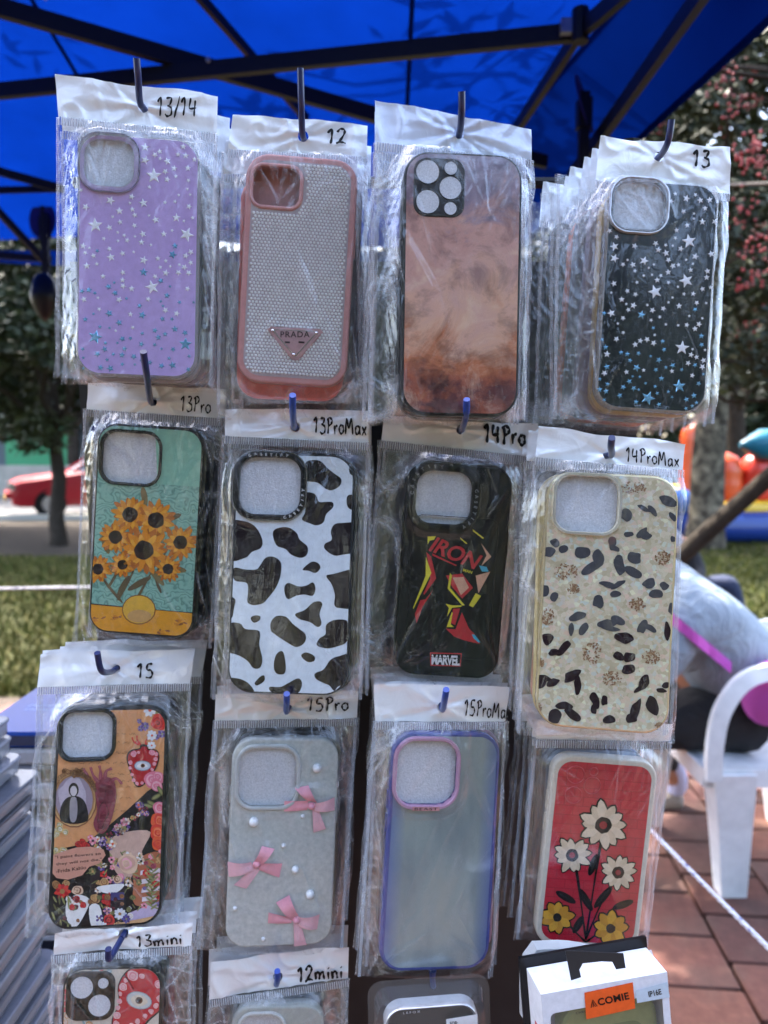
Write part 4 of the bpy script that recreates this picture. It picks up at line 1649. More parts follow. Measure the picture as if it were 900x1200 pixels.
def bow(ctx, cx, cy, pts_list, sh, cr):
    """ribbon bow: list of (list of crop px outline) loops and tails round a knot"""
    pose = ctx['pose']
    pink, pink2 = MATS['pinka'], MATS['pinkb']
    c = pose.L(*cr(cx, cy))
    root = None
    for k, (poly, hi) in enumerate(pts_list):
        P = [pose.L(*cr(*p)) for p in poly]
        # subdivide quad strip from knot outward: poly = near a, near b, far b, far a
        a, b_, d, e = P
        pm = PM()
        nx_, ny_ = 9, 5
        vs = []
        for i in range(nx_):
            u = i / (nx_ - 1)
            for j in range(ny_):
                v = j / (ny_ - 1)
                x = (1 - u) * ((1 - v) * a[0] + v * b_[0]) + u * ((1 - v) * e[0] + v * d[0])
                y = (1 - u) * ((1 - v) * a[1] + v * b_[1]) + u * ((1 - v) * e[1] + v * d[1])
                z = .0010 + hi * math.sin(math.pi * min(1, u * .95 + .05)) + .0006 * math.sin(v * 9 + k) * (1 - u)
                vs.append((x, y, z))
        fs = [(i * ny_ + j, (i + 1) * ny_ + j, (i + 1) * ny_ + j + 1, i * ny_ + j + 1) for i in range(nx_ - 1) for j in range(ny_ - 1)]
        pm.add(vs, fs, pink2 if k % 2 else pink)
        o = pm.build('bow_loop' if hi > .001 else 'bow_tail', sh, smooth=True)
    pm = PM()
    n = 12
    vs = [(c[0], c[1], .0042)]
    for q, z in ((.5, .0038), (.85, .0024), (1.0, .0004)):
        for i in range(n):
            t = 2 * math.pi * i / n
            vs.append((c[0] + .0031 * q * math.cos(t), c[1] + .0027 * q * math.sin(t), z))
    fs = [(0, 1 + i, 1 + (i + 1) % n) for i in range(n)]
    for k in range(2):
        fs += [(1 + k * n + i, 1 + (k + 1) * n + i, 1 + (k + 1) * n + (i + 1) % n, 1 + k * n + (i + 1) % n) for i in range(n)]
    pm.add(vs, fs, pink)
    pm.build('bow_knot', sh, smooth=True)
    ctx['bumps'].append((c[0], c[1], .030, .026, .010, .0028))


MATS['pinka'] = paint((236, 158, 172), .4)
MATS['pinkb'] = paint((238, 182, 192), .45)


def case_bows(ctx):
    pose, root = ctx['pose'], ctx['root']
    fros = NT('frosted_clear_silicone')
    n = fros.noise(fros.coord(), 260, 4, .6)
    fros.set(fros.ramp(n, [(.3, s2l((176, 180, 178))), (.7, s2l((204, 207, 203)))]), .22, 0, fros.bump(n, .3, .0006), Coat_Weight=.5)
    hole = hole_from_px(pose, 281, 877, 346, 944, .28)
    sh = case_shell(pose, ctx['r'], fros.m, hole, root)
    camera_ring(hole, .0030, .0016, paint((190, 193, 192), .15), sh)
    ctx['bumps'] = [(hole[0], hole[1], hole[2] + .006, hole[3] + .006, hole[4] + .003, .0016)]
    cr = crop(220, 790, 3.43)
    bow(ctx, 497, 528, [([(480, 505), (520, 515), (485, 445), (430, 455)][::1], .0030), ([(505, 515), (505, 548), (590, 545), (590, 492)], .0030),
                        ([(485, 505), (480, 545), (388, 550), (388, 508)], .0006), ([(500, 540), (525, 540), (555, 620), (505, 635)], .0006)], sh, cr)
    bow(ctx, 278, 762, [([(270, 745), (295, 765), (350, 700), (298, 688)], .0030), ([(255, 750), (270, 785), (165, 812), (160, 750)], .0030),
                        ([(290, 755), (285, 785), (368, 815), (380, 758)], .0006), ([(265, 770), (290, 785), (235, 860), (185, 845)], .0006)], sh, cr)
    bow(ctx, 437, 985, [([(415, 985), (445, 965), (408, 885), (355, 915)], .0030), ([(440, 970), (445, 1010), (520, 1022), (530, 962)], .0030),
                        ([(425, 975), (415, 1000), (322, 998), (325, 955)], .0006), ([(425, 1000), (455, 1000), (478, 1085), (428, 1092)], .0006)], sh, cr)
    pearl = paint((232, 232, 232), .12)
    for (x, y, q) in ((519, 376, 19), (265, 592, 20), (462, 571, 9), (385, 688, 10), (432, 784, 16), (491, 883, 19), (190, 941, 9), (303, 1064, 9)):
        c = pose.L(*cr(x, y))
        rad = q / 3.43 * pose.k
        bm = bmesh.new()
        bmesh.ops.create_uvsphere(bm, u_segments=12, v_segments=8, radius=rad)
        me = bpy.data.meshes.new('pearl'); bm.to_mesh(me); bm.free()
        me.materials.append(pearl)
        me.polygons.foreach_set('use_smooth', [True] * len(me.polygons))
        o = link(bpy.data.objects.new('pearl', me), sh)
        o.location = (c[0], c[1], rad * .25)
    return hole


def case_smoky(ctx):
    pose, root = ctx['pose'], ctx['root']
    rim = paint((78, 84, 150), .2, .2)
    hole = hole_from_px(pose, 467, 867, 532, 943, .3)
    sh = case_shell(pose, ctx['r'], rim, hole, root)
    panel(pose, .0028, ctx['r'], mat_iri(), sh, (hole[0], hole[1], hole[2] + .002, hole[3] + .002, hole[4]), .00012, 'translucent_back')
    pk = paint((206, 158, 190), .15, .35)
    camera_ring(hole, .0028, .0030, pk, sh)
    pt = PM()
    pl = hole
    pt.box((pl[0] - .009, pl[1] - pl[3] / 2 - .0030, .0028), (pl[0] + .010, pl[1] - pl[3] / 2 - .0004, .0033), paint((214, 150, 160), .2, .3))
    pt.build('name_bar', sh)
    p2 = PM()
    add_text(p2, 'BEAST', lambda u, v: (pl[0] + u, pl[1] - pl[3] / 2 + v, .0035), -.0075, .0085, -.0026, -.0008, paint((60, 40, 60)), .01, 1.2)
    p2.build('lettering', sh)
    ctx['bumps'] = [(hole[0], hole[1], hole[2] + .006, hole[3] + .006, hole[4] + .003, .0032)]
    return hole


def case_red(ctx):
    pose, root = ctx['pose'], ctx['root']
    cream = paint((214, 206, 190), .35)
    sh = case_shell(pose, ctx['r'], cream, None, root)
    b = NT('printed_red_comic_ground')
    v = b.coord((1, 1, 1))
    br = b.n('ShaderNodeTexBrick')
    br.inputs['Scale'].default_value = 38
    br.inputs['Mortar Size'].default_value = .012
    b.l(v, br.inputs['Vector'])
    br.inputs['Color1'].default_value = (*s2l((190, 34, 54)), 1)
    br.inputs['Color2'].default_value = (*s2l((198, 40, 58)), 1)
    br.inputs['Mortar'].default_value = (*s2l((170, 28, 46)), 1)
    n = b.noise(v, 160, 5, .7)
    b.set(b.mixc(b.ramp(n, [(.45, 0), (.62, .35)]), br.outputs[0], s2l((168, 26, 46))), .18, Coat_Weight=.4)
    panel(pose, .0040, ctx['r'] + .001, b.m, sh)
    A = Art(pose, .0040, ctx['r'] + .001, crop(590, 850, 3.43))
    P = paint
    bk, cr_, ye, rd = P((28, 26, 28), .2), P((232, 210, 180), .2), P((224, 168, 52), .2), P((150, 24, 40), .2)
    # a plain bunch of cream and yellow flowers on black stems
    gr_ = P((40, 44, 40), .2)
    for q in (((400, 420), (370, 600), (330, 860)), ((290, 560), (310, 700), (330, 860)), ((450, 610), (390, 720), (330, 860)), ((230, 760), (280, 820), (330, 870)), ((450, 800), (390, 830), (330, 870))):
        A.line(list(q), 6, bk)
    for (x, y, a_, l) in ((330, 700, 60, 52), (400, 690, -50, 56), (360, 560, -70, 46), (250, 690, 30, 46), (480, 720, -20, 44), (300, 800, -60, 40)):
        A.ell(x, y, l, 15, bk, a_); A.ell(x, y, l * .7, 5, gr_, a_)
    for (x, y, r_, c1) in ((400, 400, 98, cr_), (275, 520, 74, cr_), (460, 590, 70, cr_)):
        A.flower(x, y, r_ * 1.07, 12, bk, bk, None, seed=4, pw=.62)
        A.flower(x, y, r_, 12, c1, P((220, 196, 164), .2), bk, .34, 4, .5)
        A.ell(x, y, r_ * .16, r_ * .16, rd)
    for (x, y, r_) in ((215, 770, 66), (430, 815, 72)):
        A.flower(x, y, r_ * 1.09, 9, bk, bk, None, seed=8, pw=.6)
        A.flower(x, y, r_, 9, ye, P((206, 146, 40), .2), bk, .26, 8, .5)
    A.build(sh)
    circ = [(290, 198, 36), (363, 186, 17), (356, 242, 34), (281, 280, 34)]
    for (x, y, q) in circ:
        c = pose.L(*crop(590, 850, 3.43)(x, y))
        rad = q / 3.43 * pose.k
        pc = PM()
        ring = lambda r_, z: [(c[0] + r_ * math.cos(k * math.pi / 12), c[1] + r_ * math.sin(k * math.pi / 12), z) for k in range(24)]
        loops_band(pc, [ring(rad + .0003, .0001), ring(rad, .0007), ring(rad - .0003, .0001)][::-1], P((206, 70, 84), .12))
        pc.build('lens_rim', sh, fix=True, smooth=True)
    return None


def case_eye(ctx):
    pose, root = ctx['pose'], ctx['root']
    blk = M_BLACK
    sh = case_shell(pose, ctx['r'], blk, None, root)
    P = paint
    panel(pose, .0016, ctx['r'], P((212, 200, 184), .2), sh)
    A = Art(pose, .0016, ctx['r'], crop(60, 1080, 5.625))
    rd, rd2, pk, pk2, wh = P((196, 30, 48), .2), P((214, 60, 60), .2), P((226, 140, 150), .2), P((238, 190, 190), .2), P((230, 226, 220), .2)
    rr = random.Random(5)
    for k in range(16):
        A.rose(rr.uniform(85, 430), rr.uniform(300, 360) if k % 2 else rr.uniform(640, 760), rr.uniform(14, 34), rr.choice(([P((120, 160, 170), .3), wh], [rd2, pk], [P((206, 150, 90), .3), wh])), k)
    for k in range(8):
        A.rose(95 + rr.uniform(-6, 10), 380 + k * 40, 18, rr.choice(([rd2, pk], [P((206, 150, 90), .3), wh])), k + 30)
    A.poly([(440, 420), (500, 320), (600, 285), (720, 310), (760, 420), (740, 560), (640, 660), (560, 760), (420, 760), (400, 640), (445, 540)], blk, 4)
    A.poly([(446, 425), (504, 328), (600, 292), (714, 316), (752, 420), (732, 556), (632, 650), (552, 750), (426, 750), (408, 640), (452, 540)], rd, 4)
    for (x, y, q) in ((537, 352, 36), (598, 358, 18), (492, 385, 15), (475, 428, 26), (456, 474, 14), (450, 523, 18), (440, 566, 17), (435, 616, 24), (430, 670, 20), (708, 410, 30), (712, 505, 20), (692, 552, 18), (660, 590, 18), (620, 620, 16), (570, 655, 18), (530, 685, 20)):
        A.rose(x, y, q, [pk2, pk, pk2], int(x))
    A.line([(480, 345), (520, 400), (545, 445)], 4, blk)
    A.ell(580, 517, 86, 58, P((150, 152, 156)), 14); A.ell(580, 517, 80, 53, P((206, 208, 204)), 14)
    A.poly([(525, 505), (560, 482), (610, 490), (638, 530), (590, 556), (545, 545)], P((230, 214, 190), .2), 3)
    A.ell(580, 517, 24, 23, P((90, 60, 40))); A.ell(580, 517, 12, 12, blk)
    A.build(sh)
    lens_island(ctx, (78, 1138, 134, 1195), [(96.5, 1156, 13), (121.5, 1151, 6.2), (117, 1177, 13), (93.5, 1180.5, 2.6)], paint((30, 30, 32), .25), sh, .26)
    return None


def case_plainclear(ctx):
    pose, root = ctx['pose'], ctx['root']
    m = paint((168, 172, 166), .2)
    hole = hole_from_px(pose, 282, 1190, 330, 1240, .3)
    sh = case_shell(pose, ctx['r'], m, hole, root)
    camera_ring(hole, .0026, .0018, paint((200, 203, 200), .15), sh)
    return hole
# ------------------------------------------------------------------ the front packs, row by row
G = pack
K1 = G('lilac phone case with silver and blue stars, bag header reads 13/14', [(90, 153), (236, 165), (230, 444), (89, 439)], .0750, .151, .0150,
       [(62, 83), (254, 107), (253, 153), (66, 133)], [(63, 133), (254, 152), (248, 452), (63, 441)], (166, 121), '13/14', (185, 115, 233, 136, 2), 11, .455, case_purple)
K2 = G('pink phone case covered in rhinestones with a triangle badge, header 12', [(289, 177), (421, 189), (405, 454), (277, 446)], .0722, .147, .0150,
       [(272, 130), (431, 143), (430, 181), (266, 172)], [(258, 174), (431, 181), (430, 470), (252, 474)], (355, 156), '12', (384, 152, 408, 170, 1), 12, .462, case_rhinestone, foam=False)
K3 = G('black phone case printed with pink and grey clouds, five lens holes', [(474, 175), (613, 183), (607, 487), (469, 487)], .0745, .1625, .0160,
       [(440, 113), (625, 148), (625, 184), (441, 163)], [(438, 163), (627, 184), (618, 490), (432, 490)], (540, 151), None, None, 13, .46, case_clouds, hmat=M_HEADB)
K4 = G('black phone case with white and blue stars, header reads 13', [(715, 208), (844, 217), (827, 485), (696, 478)], .0728, .151, .0150,
       [(706, 154), (858, 170), (859, 224), (700, 208)], [(655, 200), (859, 222), (841, 496), (650, 490)], (775, 180), '13', (811, 178, 832, 197, 1), 14, .46, case_blackstar, curl=.3)
K5 = G('teal phone case printed with orange daisies, header reads 13Pro', [(115, 494), (240, 504), (226, 748), (103, 741)], .0760, .150, .0140,
       [(100, 447), (262, 455), (260, 490), (98, 479)], [(95, 478), (261, 489), (246, 762), (84, 754)], (177, 470), '13Pro', (213, 464, 249, 482, 3), 15, .49, case_daisies)
K6 = G('white phone case with black cow spots, header reads 13ProMax', [(277, 531), (417, 533), (408, 816), (264, 811)], .0815, .163, .0165,
       [(262, 478), (432, 480), (431, 518), (262, 510)], [(258, 509), (432, 517), (424, 822), (247, 822)], (345, 499), '13ProMax', (368, 489, 431, 508, 3), 16, .49, case_cow, bold=.085)
K7 = G('black phone case with red and yellow angular shards under red lettering', [(480, 541), (601, 546), (583, 797), (459, 789)], .0752, .152, .0155,
       [(450, 489), (632, 495), (627, 535), (447, 516)], [(445, 515), (627, 534), (612, 810), (422, 799)], (541, 503), '14Pro', (567, 497, 617, 519, 3), 17, .50, case_shards, bold=.12)
K8 = G('gold rimmed pearly phone case with dark leopard spots, header 14ProMax', [(643, 552), (796, 558), (785, 862), (624, 850)], .0830, .164, .0165,
       [(632, 499), (806, 518), (803, 550), (628, 535)], [(626, 535), (805, 550), (790, 874), (606, 862)], (715, 532), '14ProMax', (733, 524, 797, 541, 7), 18, .468, case_leopard)
K9 = G('dark rimmed phone case with a flower and heart collage, header reads 15', [(67, 829), (198, 827), (189, 1082), (55, 1093)], .0765, .150, .0145,
       [(45, 766), (228, 761), (222, 802), (42, 806)], [(42, 805), (224, 801), (206, 1100), (26, 1103)], (133, 785), '15', (161, 778, 182, 795, 0), 19, .505, case_collage)
K10 = G('frosted clear phone case with three pink ribbon bows and pearls', [(273, 867), (398, 864), (388, 1107), (263, 1112)], .0765, .150, .0150,
        [(252, 815), (421, 811), (419, 844), (251, 847)], [(249, 846), (420, 843), (402, 1126), (230, 1118)], (337, 833), '15Pro', (360, 817, 410, 833, -1), 20, .515, case_bows)
K11 = G('smoky grey phone case with violet rim and pink camera ring', [(461, 858), (588, 858), (572, 1136), (443, 1140)], .0775, .163, .0160,
        [(439, 804), (600, 806), (595, 848), (441, 848)], [(438, 847), (597, 847), (580, 1150), (420, 1150)], (520, 830), '15ProMax', (544, 819, 600, 838, 6), 21, .512, case_smoky)
K12 = G('red phone case with cream rim and four embossed lens circles', [(649, 883), (773, 894), (747, 1114), (626, 1107)], .0735, .136, .0130,
        [(632, 845), (792, 850), (790, 872), (630, 870)], [(628, 868), (791, 872), (762, 1116), (606, 1106)], None, None, None, 22, .50, case_red)
K13 = G('phone case with a red heart and eye, header reads 13mini', [(74, 1134), (191, 1132), (184, 1366), (64, 1372)], .0665, .136, .0140,
        [(62, 1096), (225, 1084), (223, 1112), (60, 1124)], [(58, 1123), (225, 1111), (215, 1400), (50, 1400)], (143, 1099), '13mini', (161, 1094, 216, 1108, -4), 23, .512, case_eye)
K14 = G('plain clear phone case behind the header reading 12mini', [(272, 1181), (380, 1178), (374, 1400), (262, 1404)], .0665, .136, .0140,
        [(246, 1131), (409, 1113), (408, 1152), (244, 1176)], [(243, 1175), (409, 1151), (405, 1410), (236, 1412)], (325, 1151), '12mini', (349, 1133, 403, 1151, -6), 24, .515, case_plainclear)

# ------------------------------------------------------------------ the packs queued behind each of them
def rear_shell(w, h, r):
    pm = PM()
    prof = [(.0016, 0), (.0003, -.001), (0, -.003), (.0006, -TH + .001), (.0018, -TH)]
    loops_band(pm, [[(x, y, z) for x, y in rrect(0, 0, w - 2 * i, h - 2 * i, r - i, 6)] for i, z in prof], M_BLACK)
    pm.ngon(rrect(0, 0, w - .0032, h - .0032, r - .0016, 6), 0, M_BLACK)
    me = bpy.data.meshes.new('phone_case')
    me.from_pydata(pm.v, [], pm.f)
    me.materials.append(M_BLACK)
    me.polygons.foreach_set('use_smooth', [True] * len(me.polygons))
    try: me.set_sharp_from_angle(angle=R(35))
    except Exception: pass
    return me


REAR = {
    0: ('lilac star case', [(150, 152, 156), (70, 64, 84), (60, 62, 66), (90, 80, 100)]),
    1: ('pink rhinestone case', [(236, 120, 110), (120, 110, 114), (60, 56, 60), (150, 150, 156), (210, 120, 100)]),
    2: ('cloud case', [(60, 58, 60), (92, 84, 110), (40, 40, 44), (120, 120, 124)]),
    3: ('black star case', [(206, 172, 110), (150, 130, 140), (110, 100, 110), (230, 130, 96), (60, 60, 62)]),
    4: ('teal daisy case', [(30, 30, 34), (40, 38, 44), (34, 30, 36), (50, 48, 52)]),
    5: ('cow spot case', [(46, 42, 48), (60, 34, 44), (32, 34, 44), (80, 80, 84)]),
    6: ('angular shard case', [(34, 32, 36), (50, 34, 40), (28, 30, 34), (44, 44, 48)]),
    7: ('leopard spot case', [(214, 190, 130), (206, 130, 110), (60, 66, 80), (90, 90, 92)]),
    8: ('flower collage case', [(80, 84, 86), (52, 54, 56), (60, 60, 64)]),
    9: ('pink bow case', [(70, 70, 74), (40, 40, 44), (60, 62, 66)]),
    10: ('smoky violet case', [(176, 130, 156), (60, 60, 64), (120, 110, 116), (40, 40, 44)]),
    11: ('red case with cream rim', [(92, 108, 122), (44, 54, 84), (34, 40, 66), (60, 60, 64)]),
    12: ('red heart and eye case', [(40, 38, 42), (120, 40, 50)]),
    13: ('plain clear case marked 12mini', [(120, 122, 120), (60, 60, 62)]),
}
for k, ctx in enumerate(ALL_PACKS):
    name, cols = REAR[k]
    pose = ctx['pose']
    rr = random.Random(100 + k)
    me = rear_shell(pose.w, pose.h, ctx['r'])
    ORD = ('first', 'second', 'third', 'fourth', 'fifth')

    def hue(c):
        m_, M_ = min(c), max(c)
        if M_ - m_ < 22: return 'black' if M_ < 62 else 'dark grey' if M_ < 100 else 'grey'
        if c[0] == M_: return 'coral' if c[0] > 200 and c[2] < 115 and c[1] < 140 else 'gold' if c[0] > 190 and c[1] > 160 else 'reddish'
        return 'bluish grey'
    for j, c in enumerate(cols):
        d = .0145 * (j + 1)
        root = empty('packaged_phone_case')
        jx = rr.uniform(-.0035, .0035) + (-.0035 * (j + 1) if k == 3 else .001 * (j + 1) if k == 7 else 0)
        if k == 1 and j == 0: jx = -.005
        jz = rr.uniform(-.0045, .001)
        if k == 1 and j == 0: jz = -.009
        if k == 3 and j == 3: jz = -.006
        W = Matrix.Translation((jx, d, jz)) @ pose.M @ Matrix.Rotation(R(rr.uniform(-1.6, 1.6)), 4, 'Z')
        root.matrix_world = W
        tag(root, '%s bagged case behind the %s on its hook, %s shell' % (ORD[j], name, hue(c)), 'phone case', 'cases queued behind the ' + name)
        o = bpy.data.objects.new('phone_case', me)
        link(o, root)
        o.material_slots[0].link = 'OBJECT'
        o.material_slots[0].material = paint(c, .3)
        if k == 1 and j == 0:
            pf = PM(); pf.ngon(rrect(-.018, .049, .030, .032, .008), .0002, paint((150, 160, 178), .3)); pf.build('foam_insert', root)
        f = ctx['film'].copy(); link(f, root)
        if ctx['header']:
            hcopy = ctx['header'].copy(); link(hcopy, root)
        for ch in ctx['root'].children:
            if ch.name.split('.')[0] in ('seal_strip', 'side_seal'):
                link(ch.copy(), root)

# the second 12 mini header sticking up behind
ctx = ALL_PACKS[13]

# ------------------------------------------------------------------ the rack
rack = empty('display_rack', (0, .58, 0))
tag(rack, 'black display board with blue tipped hooks carrying the bagged cases', 'display rack')
def bY(z):
    return .600 + (1.5 - z) * .10         # the board leans back a little towards its foot


def rp(x, z, off=0.0):
    return (x, bY(z) - .58 + off, z)


pm = PM()
mb = NT('black_slatwall')
nb = mb.noise(mb.coord(), 30, 4)
mb.set(mb.ramp(nb, [(.3, (.010, .010, .012)), (.7, (.018, .018, .02))]), .45)
x0, x1, z0, z1 = -.248, .208, .62, 1.50
vs = [rp(x0, z0), rp(x1, z0), rp(x1, z1), rp(x0, z1), rp(x0, z0, .018), rp(x1, z0, .018), rp(x1, z1, .018), rp(x0, z1, .018)]
pm.add(vs, [(0, 1, 2, 3), (5, 4, 7, 6), (4, 0, 3, 7), (1, 5, 6, 2), (3, 2, 6, 7), (4, 5, 1, 0)], mb.m)
pm.build('board', rack)
for x in (x0 + .01, x1 - .01):
    pm = PM()
    pm.tube([rp(x, 0.0, .03), rp(x, 1.60, .03)], .009, M_BLACK, 8)
    pm.build('post', rack)
pm = PM()
pm.tube([rp(x0, 1.565, .02), rp(.24, 1.565, .02)], .0045, M_BLACK, 8)
pm.build('top_rail', rack)
for s in (-1, 1):
    pm = PM()
    pm.tube([(s * .24 - .02, .03 - .18, .012), (s * .24 - .02, .03 + .22, .012)], .012, M_BLACK, 8)
    pm.build('foot', rack)

navy = paint((30, 44, 92), .32)
royal = paint((34, 70, 160), .3)
HOOKS = [((166, 121), [(162, 92), (160, 68)], 0), ((355, 157), [(353, 120), (352, 80)], 0), ((540, 151), [(541, 130), (541, 107)], 0), ((775, 181), [(783, 165), (787, 140)], 0),
         ((177, 472), [(172, 440), (168, 412)], 0), ((345, 501), [(343, 480), (343, 463)], 1), ((541, 505), [(546, 488), (547, 468)], 1), ((714, 535), [(716, 524), (717, 513)], 0),
         ((134, 786), [(119, 786), (114, 765)], 0), ((337, 833), [(336, 824), (336, 813)], 1), ((519, 831), [(521, 820), (523, 808)], 1), ((705, 1129), [(708, 1121), (713, 1112)], 1),
         ((145, 1098), [(128, 1124), (127, 1112)], 0), ((325, 1156), [(325, 1148), (325, 1138)], 1), ((507, 1149), [(507, 1144), (508, 1137)], 1)]
HD = [.455, .462, .46, .46, .49, .49, .50, .468, .505, .515, .512, .50, .512, .515, .53]
for i, (hp, tips, c) in enumerate(HOOKS):
    y = HD[i]
    if i in (11, 14):
        a = at(*hp, y)
    else:
        cx_i = i
        ctx = ALL_PACKS[cx_i]
        a = ctx['pose'].M @ Vector((*ctx['hc'], -.005))
        y = a.y
    back = Vector((a.x, bY(a.z), a.z - .012))
    dd_ = .088 if i == 4 else .070 if i in (5, 6) else .052 if 7 <= i <= 10 else .028
    t1 = at(*tips[0], y - dd_ * .8)
    t2 = at(*tips[1], y - dd_)
    pts = catmull([tuple(back), tuple(Vector((a.x, y + .01, a.z - .001))), tuple(a + Vector((0, -.006, 0))), tuple(t1), tuple(t2)], 5, False)
    pts = [(p[0], p[1] - .58, p[2]) for p in pts]
    pm = PM()
    pm.tube(pts, .0021, royal if c else navy, 10)
    o = pm.build('hook', rack)
    smooth_edges(o, 50)
# ------------------------------------------------------------------ boxed goods at the foot of the rack
bp = Pose([(635, 1169), (782, 1135), (806, 1432), (656, 1462)], .079, .150, .49, 14)
box = empty('boxed_phone_case')
box.matrix_world = bp.M
tag(box, 'white window box with orange sticker holding an olive green phone case', 'phone case box')
mw = paint((226, 226, 232), .4)
mwi = paint((206, 207, 212), .5)
bw, bh, bd = .079, .150, .026
pm = PM()
fr = .0045
o1 = rrect(0, 0, bw, bh, .0006, 1)
i1 = rrect(0, -.004, bw - 2 * fr, bh - fr - .012, .003, 3)
plate_with_hole(pm, o1, i1, 0, mw)
pm.box((-bw / 2, bh / 2 - .0012, -bd), (bw / 2, bh / 2 - .0002, -.0003), mw)
pm.box((-bw / 2, -bh / 2, -bd), (bw / 2, -bh / 2 + .001, -.0003), mw)
pm.box((-bw / 2, -bh / 2 + .001, -bd), (-bw / 2 + .001, bh / 2 - .0012, -.0003), mw)
pm.box((bw / 2 - .001, -bh / 2 + .001, -bd), (bw / 2, bh / 2 - .0012, -.0003), mw)
pm.build('carton', box)
pm = PM()
pm.box((-bw / 2 - .004, -bh / 2, -bd - .003), (bw / 2 + .001, bh / 2 + .006, -bd - .0005), M_BLACK)
pm.build('back_card', box)
pm = PM()
pm.ngon(rrect(0, -.004, bw - 2 * fr - .001, bh - fr - .013, .003, 3), -.0006, mat_clear('box_window_film', (.95, .95, .95), .05, .08, 1.45))
pm.build('window_film', box)
pm = PM()
pm.ngon(rrect(0, 0, bw - .003, bh - .004, .001, 2), -bd + .004, mwi)
pm.build('inner_tray', box)
# olive case inside
cpz = -.008
pm = PM()
olive, olive2 = paint((140, 146, 84), .45), paint((112, 124, 66), .45)
oc = bp.L(710, 1290)
ow, oh = .062, .122
top = bp.L(712, 1183)
oc = (top[0] + .004, top[1] - oh / 2)
Rz = Matrix.Rotation(R(2), 4, 'Z')
for ins, z in ():
    pass
lp = []
for ins, z in ((.003, cpz), (.0008, cpz - .0008), (0, cpz - .003), (0, cpz - .010)):
    lp.append([(oc[0] + x, oc[1] + y, z) for x, y in rrect(0, 0, ow - 2 * ins, oh - 2 * ins, .014 - ins)])
loops_band(pm, lp, olive)
pm.ngon([(oc[0] + x, oc[1] + y) for x, y in rrect(0, 0, ow - .006, oh - .006, .011)], cpz, olive)
pm.ngon([(oc[0] + x, oc[1] + y - .004) for x, y in rrect(0, 0, ow - .018, oh - .022, .009)], cpz + .0001, olive2)
oco = pm.build('phone_case', box)
pt = PM()
add_text(pt, 'CHROME SHELLS, TIMELESS BUILDS', lambda u, v: (oc[0] + u, oc[1] + oh / 2 - .0054 + v, cpz + .0002), -.021, .021, 0, .0016, paint((60, 66, 40)), .01, 1.05)
pt.build('lettering', oco)
sc = crop(590, 1090, 4.09)


def quad_on(pose, pts, z, mat, pm):
    pm.ngon([pose.L(*p, z) for p in pts], z, mat)


pm = PM()
quad_on(bp, [sc(388, 300), sc(620, 250), sc(632, 375), sc(397, 428)], .0004, paint((238, 92, 28), .35), pm)
stk = pm.build('orange_sticker', box)
pm = PM()
ink = paint((40, 26, 24), .4)
p0, p1 = sc(418, 372), sc(605, 331)
dx, dy = p1[0] - p0[0], p1[1] - p0[1]
Ls = math.hypot(dx, dy); ux, uy = dx / Ls, dy / Ls


def fns(u, v, z=.0006):
    q = (p0[0] + ux * u + uy * v, p0[1] + uy * u - ux * v)
    return (*bp.L(*q, z), z)


add_text(pm, 'COMIE', fns, 9.5, Ls, 0, 8.6, ink, .03, 1.05)
for k in range(3):
    a = 0 + k * 2.6
    pm.add([fns(a, 0), fns(a + 1.2, 0), fns(4.7, 8.2 - k * 2.4), fns(4.1, 8.6 - k * 2.4)], [(0, 1, 2, 3)], ink)
pm.add([fns(7.2, 0), fns(8.4, 0), fns(4.9, 8.2), fns(4.2, 8.6)], [(0, 1, 2, 3)], ink)
pm.build('lettering', stk)
pm = PM()
quad_on(bp, [sc(635, 290), sc(785, 249), sc(797, 322), sc(640, 350)], .0005, paint((196, 210, 222), .3), pm)
stk = pm.build('size_sticker', box)
pm = PM()
p0, p1 = sc(698, 322), sc(760, 308)
dx, dy = p1[0] - p0[0], p1[1] - p0[1]
Ls = math.hypot(dx, dy); ux, uy = dx / Ls, dy / Ls
add_text(pm, 'IP16E', lambda u, v: fns(u, v, .0007), 0, Ls, 0, 7.0, ink, .02)
pm.build('lettering', stk)
pm = PM()
pm.box((-bw / 2 - .0003, bh / 2 - .034, -.016), (-bw / 2 - .0001, bh / 2 - .026, -.011), paint((190, 40, 44)))
pm.box((-bw / 2 - .0003, bh / 2 - .040, -.018), (-bw / 2 - .0001, bh / 2 - .036, -.008), paint((190, 40, 44)))
pm.build('side_mark', box)
# hang tab over the box
pm = PM()
tabm = paint((64, 66, 70), .3)
tz = -.004
tab = [sc(*p) for p in ((296, 98), (575, 112), (586, 182), (540, 188), (522, 152), (470, 150), (380, 160), (364, 190), (372, 226), (325, 241))]
pts = [bp.L(*p, tz) for p in tab]
pm.ngon(pts, tz, tabm)
pts2 = pts if sum(pts[i][0] * pts[(i + 1) % len(pts)][1] - pts[(i + 1) % len(pts)][0] * pts[i][1] for i in range(len(pts))) > 0 else pts[::-1]
loops_band(pm, [[(x, y, tz) for x, y in pts2], [(x, y, tz - .0006) for x, y in pts2]], tabm)
pm.build('hang_tab', box)

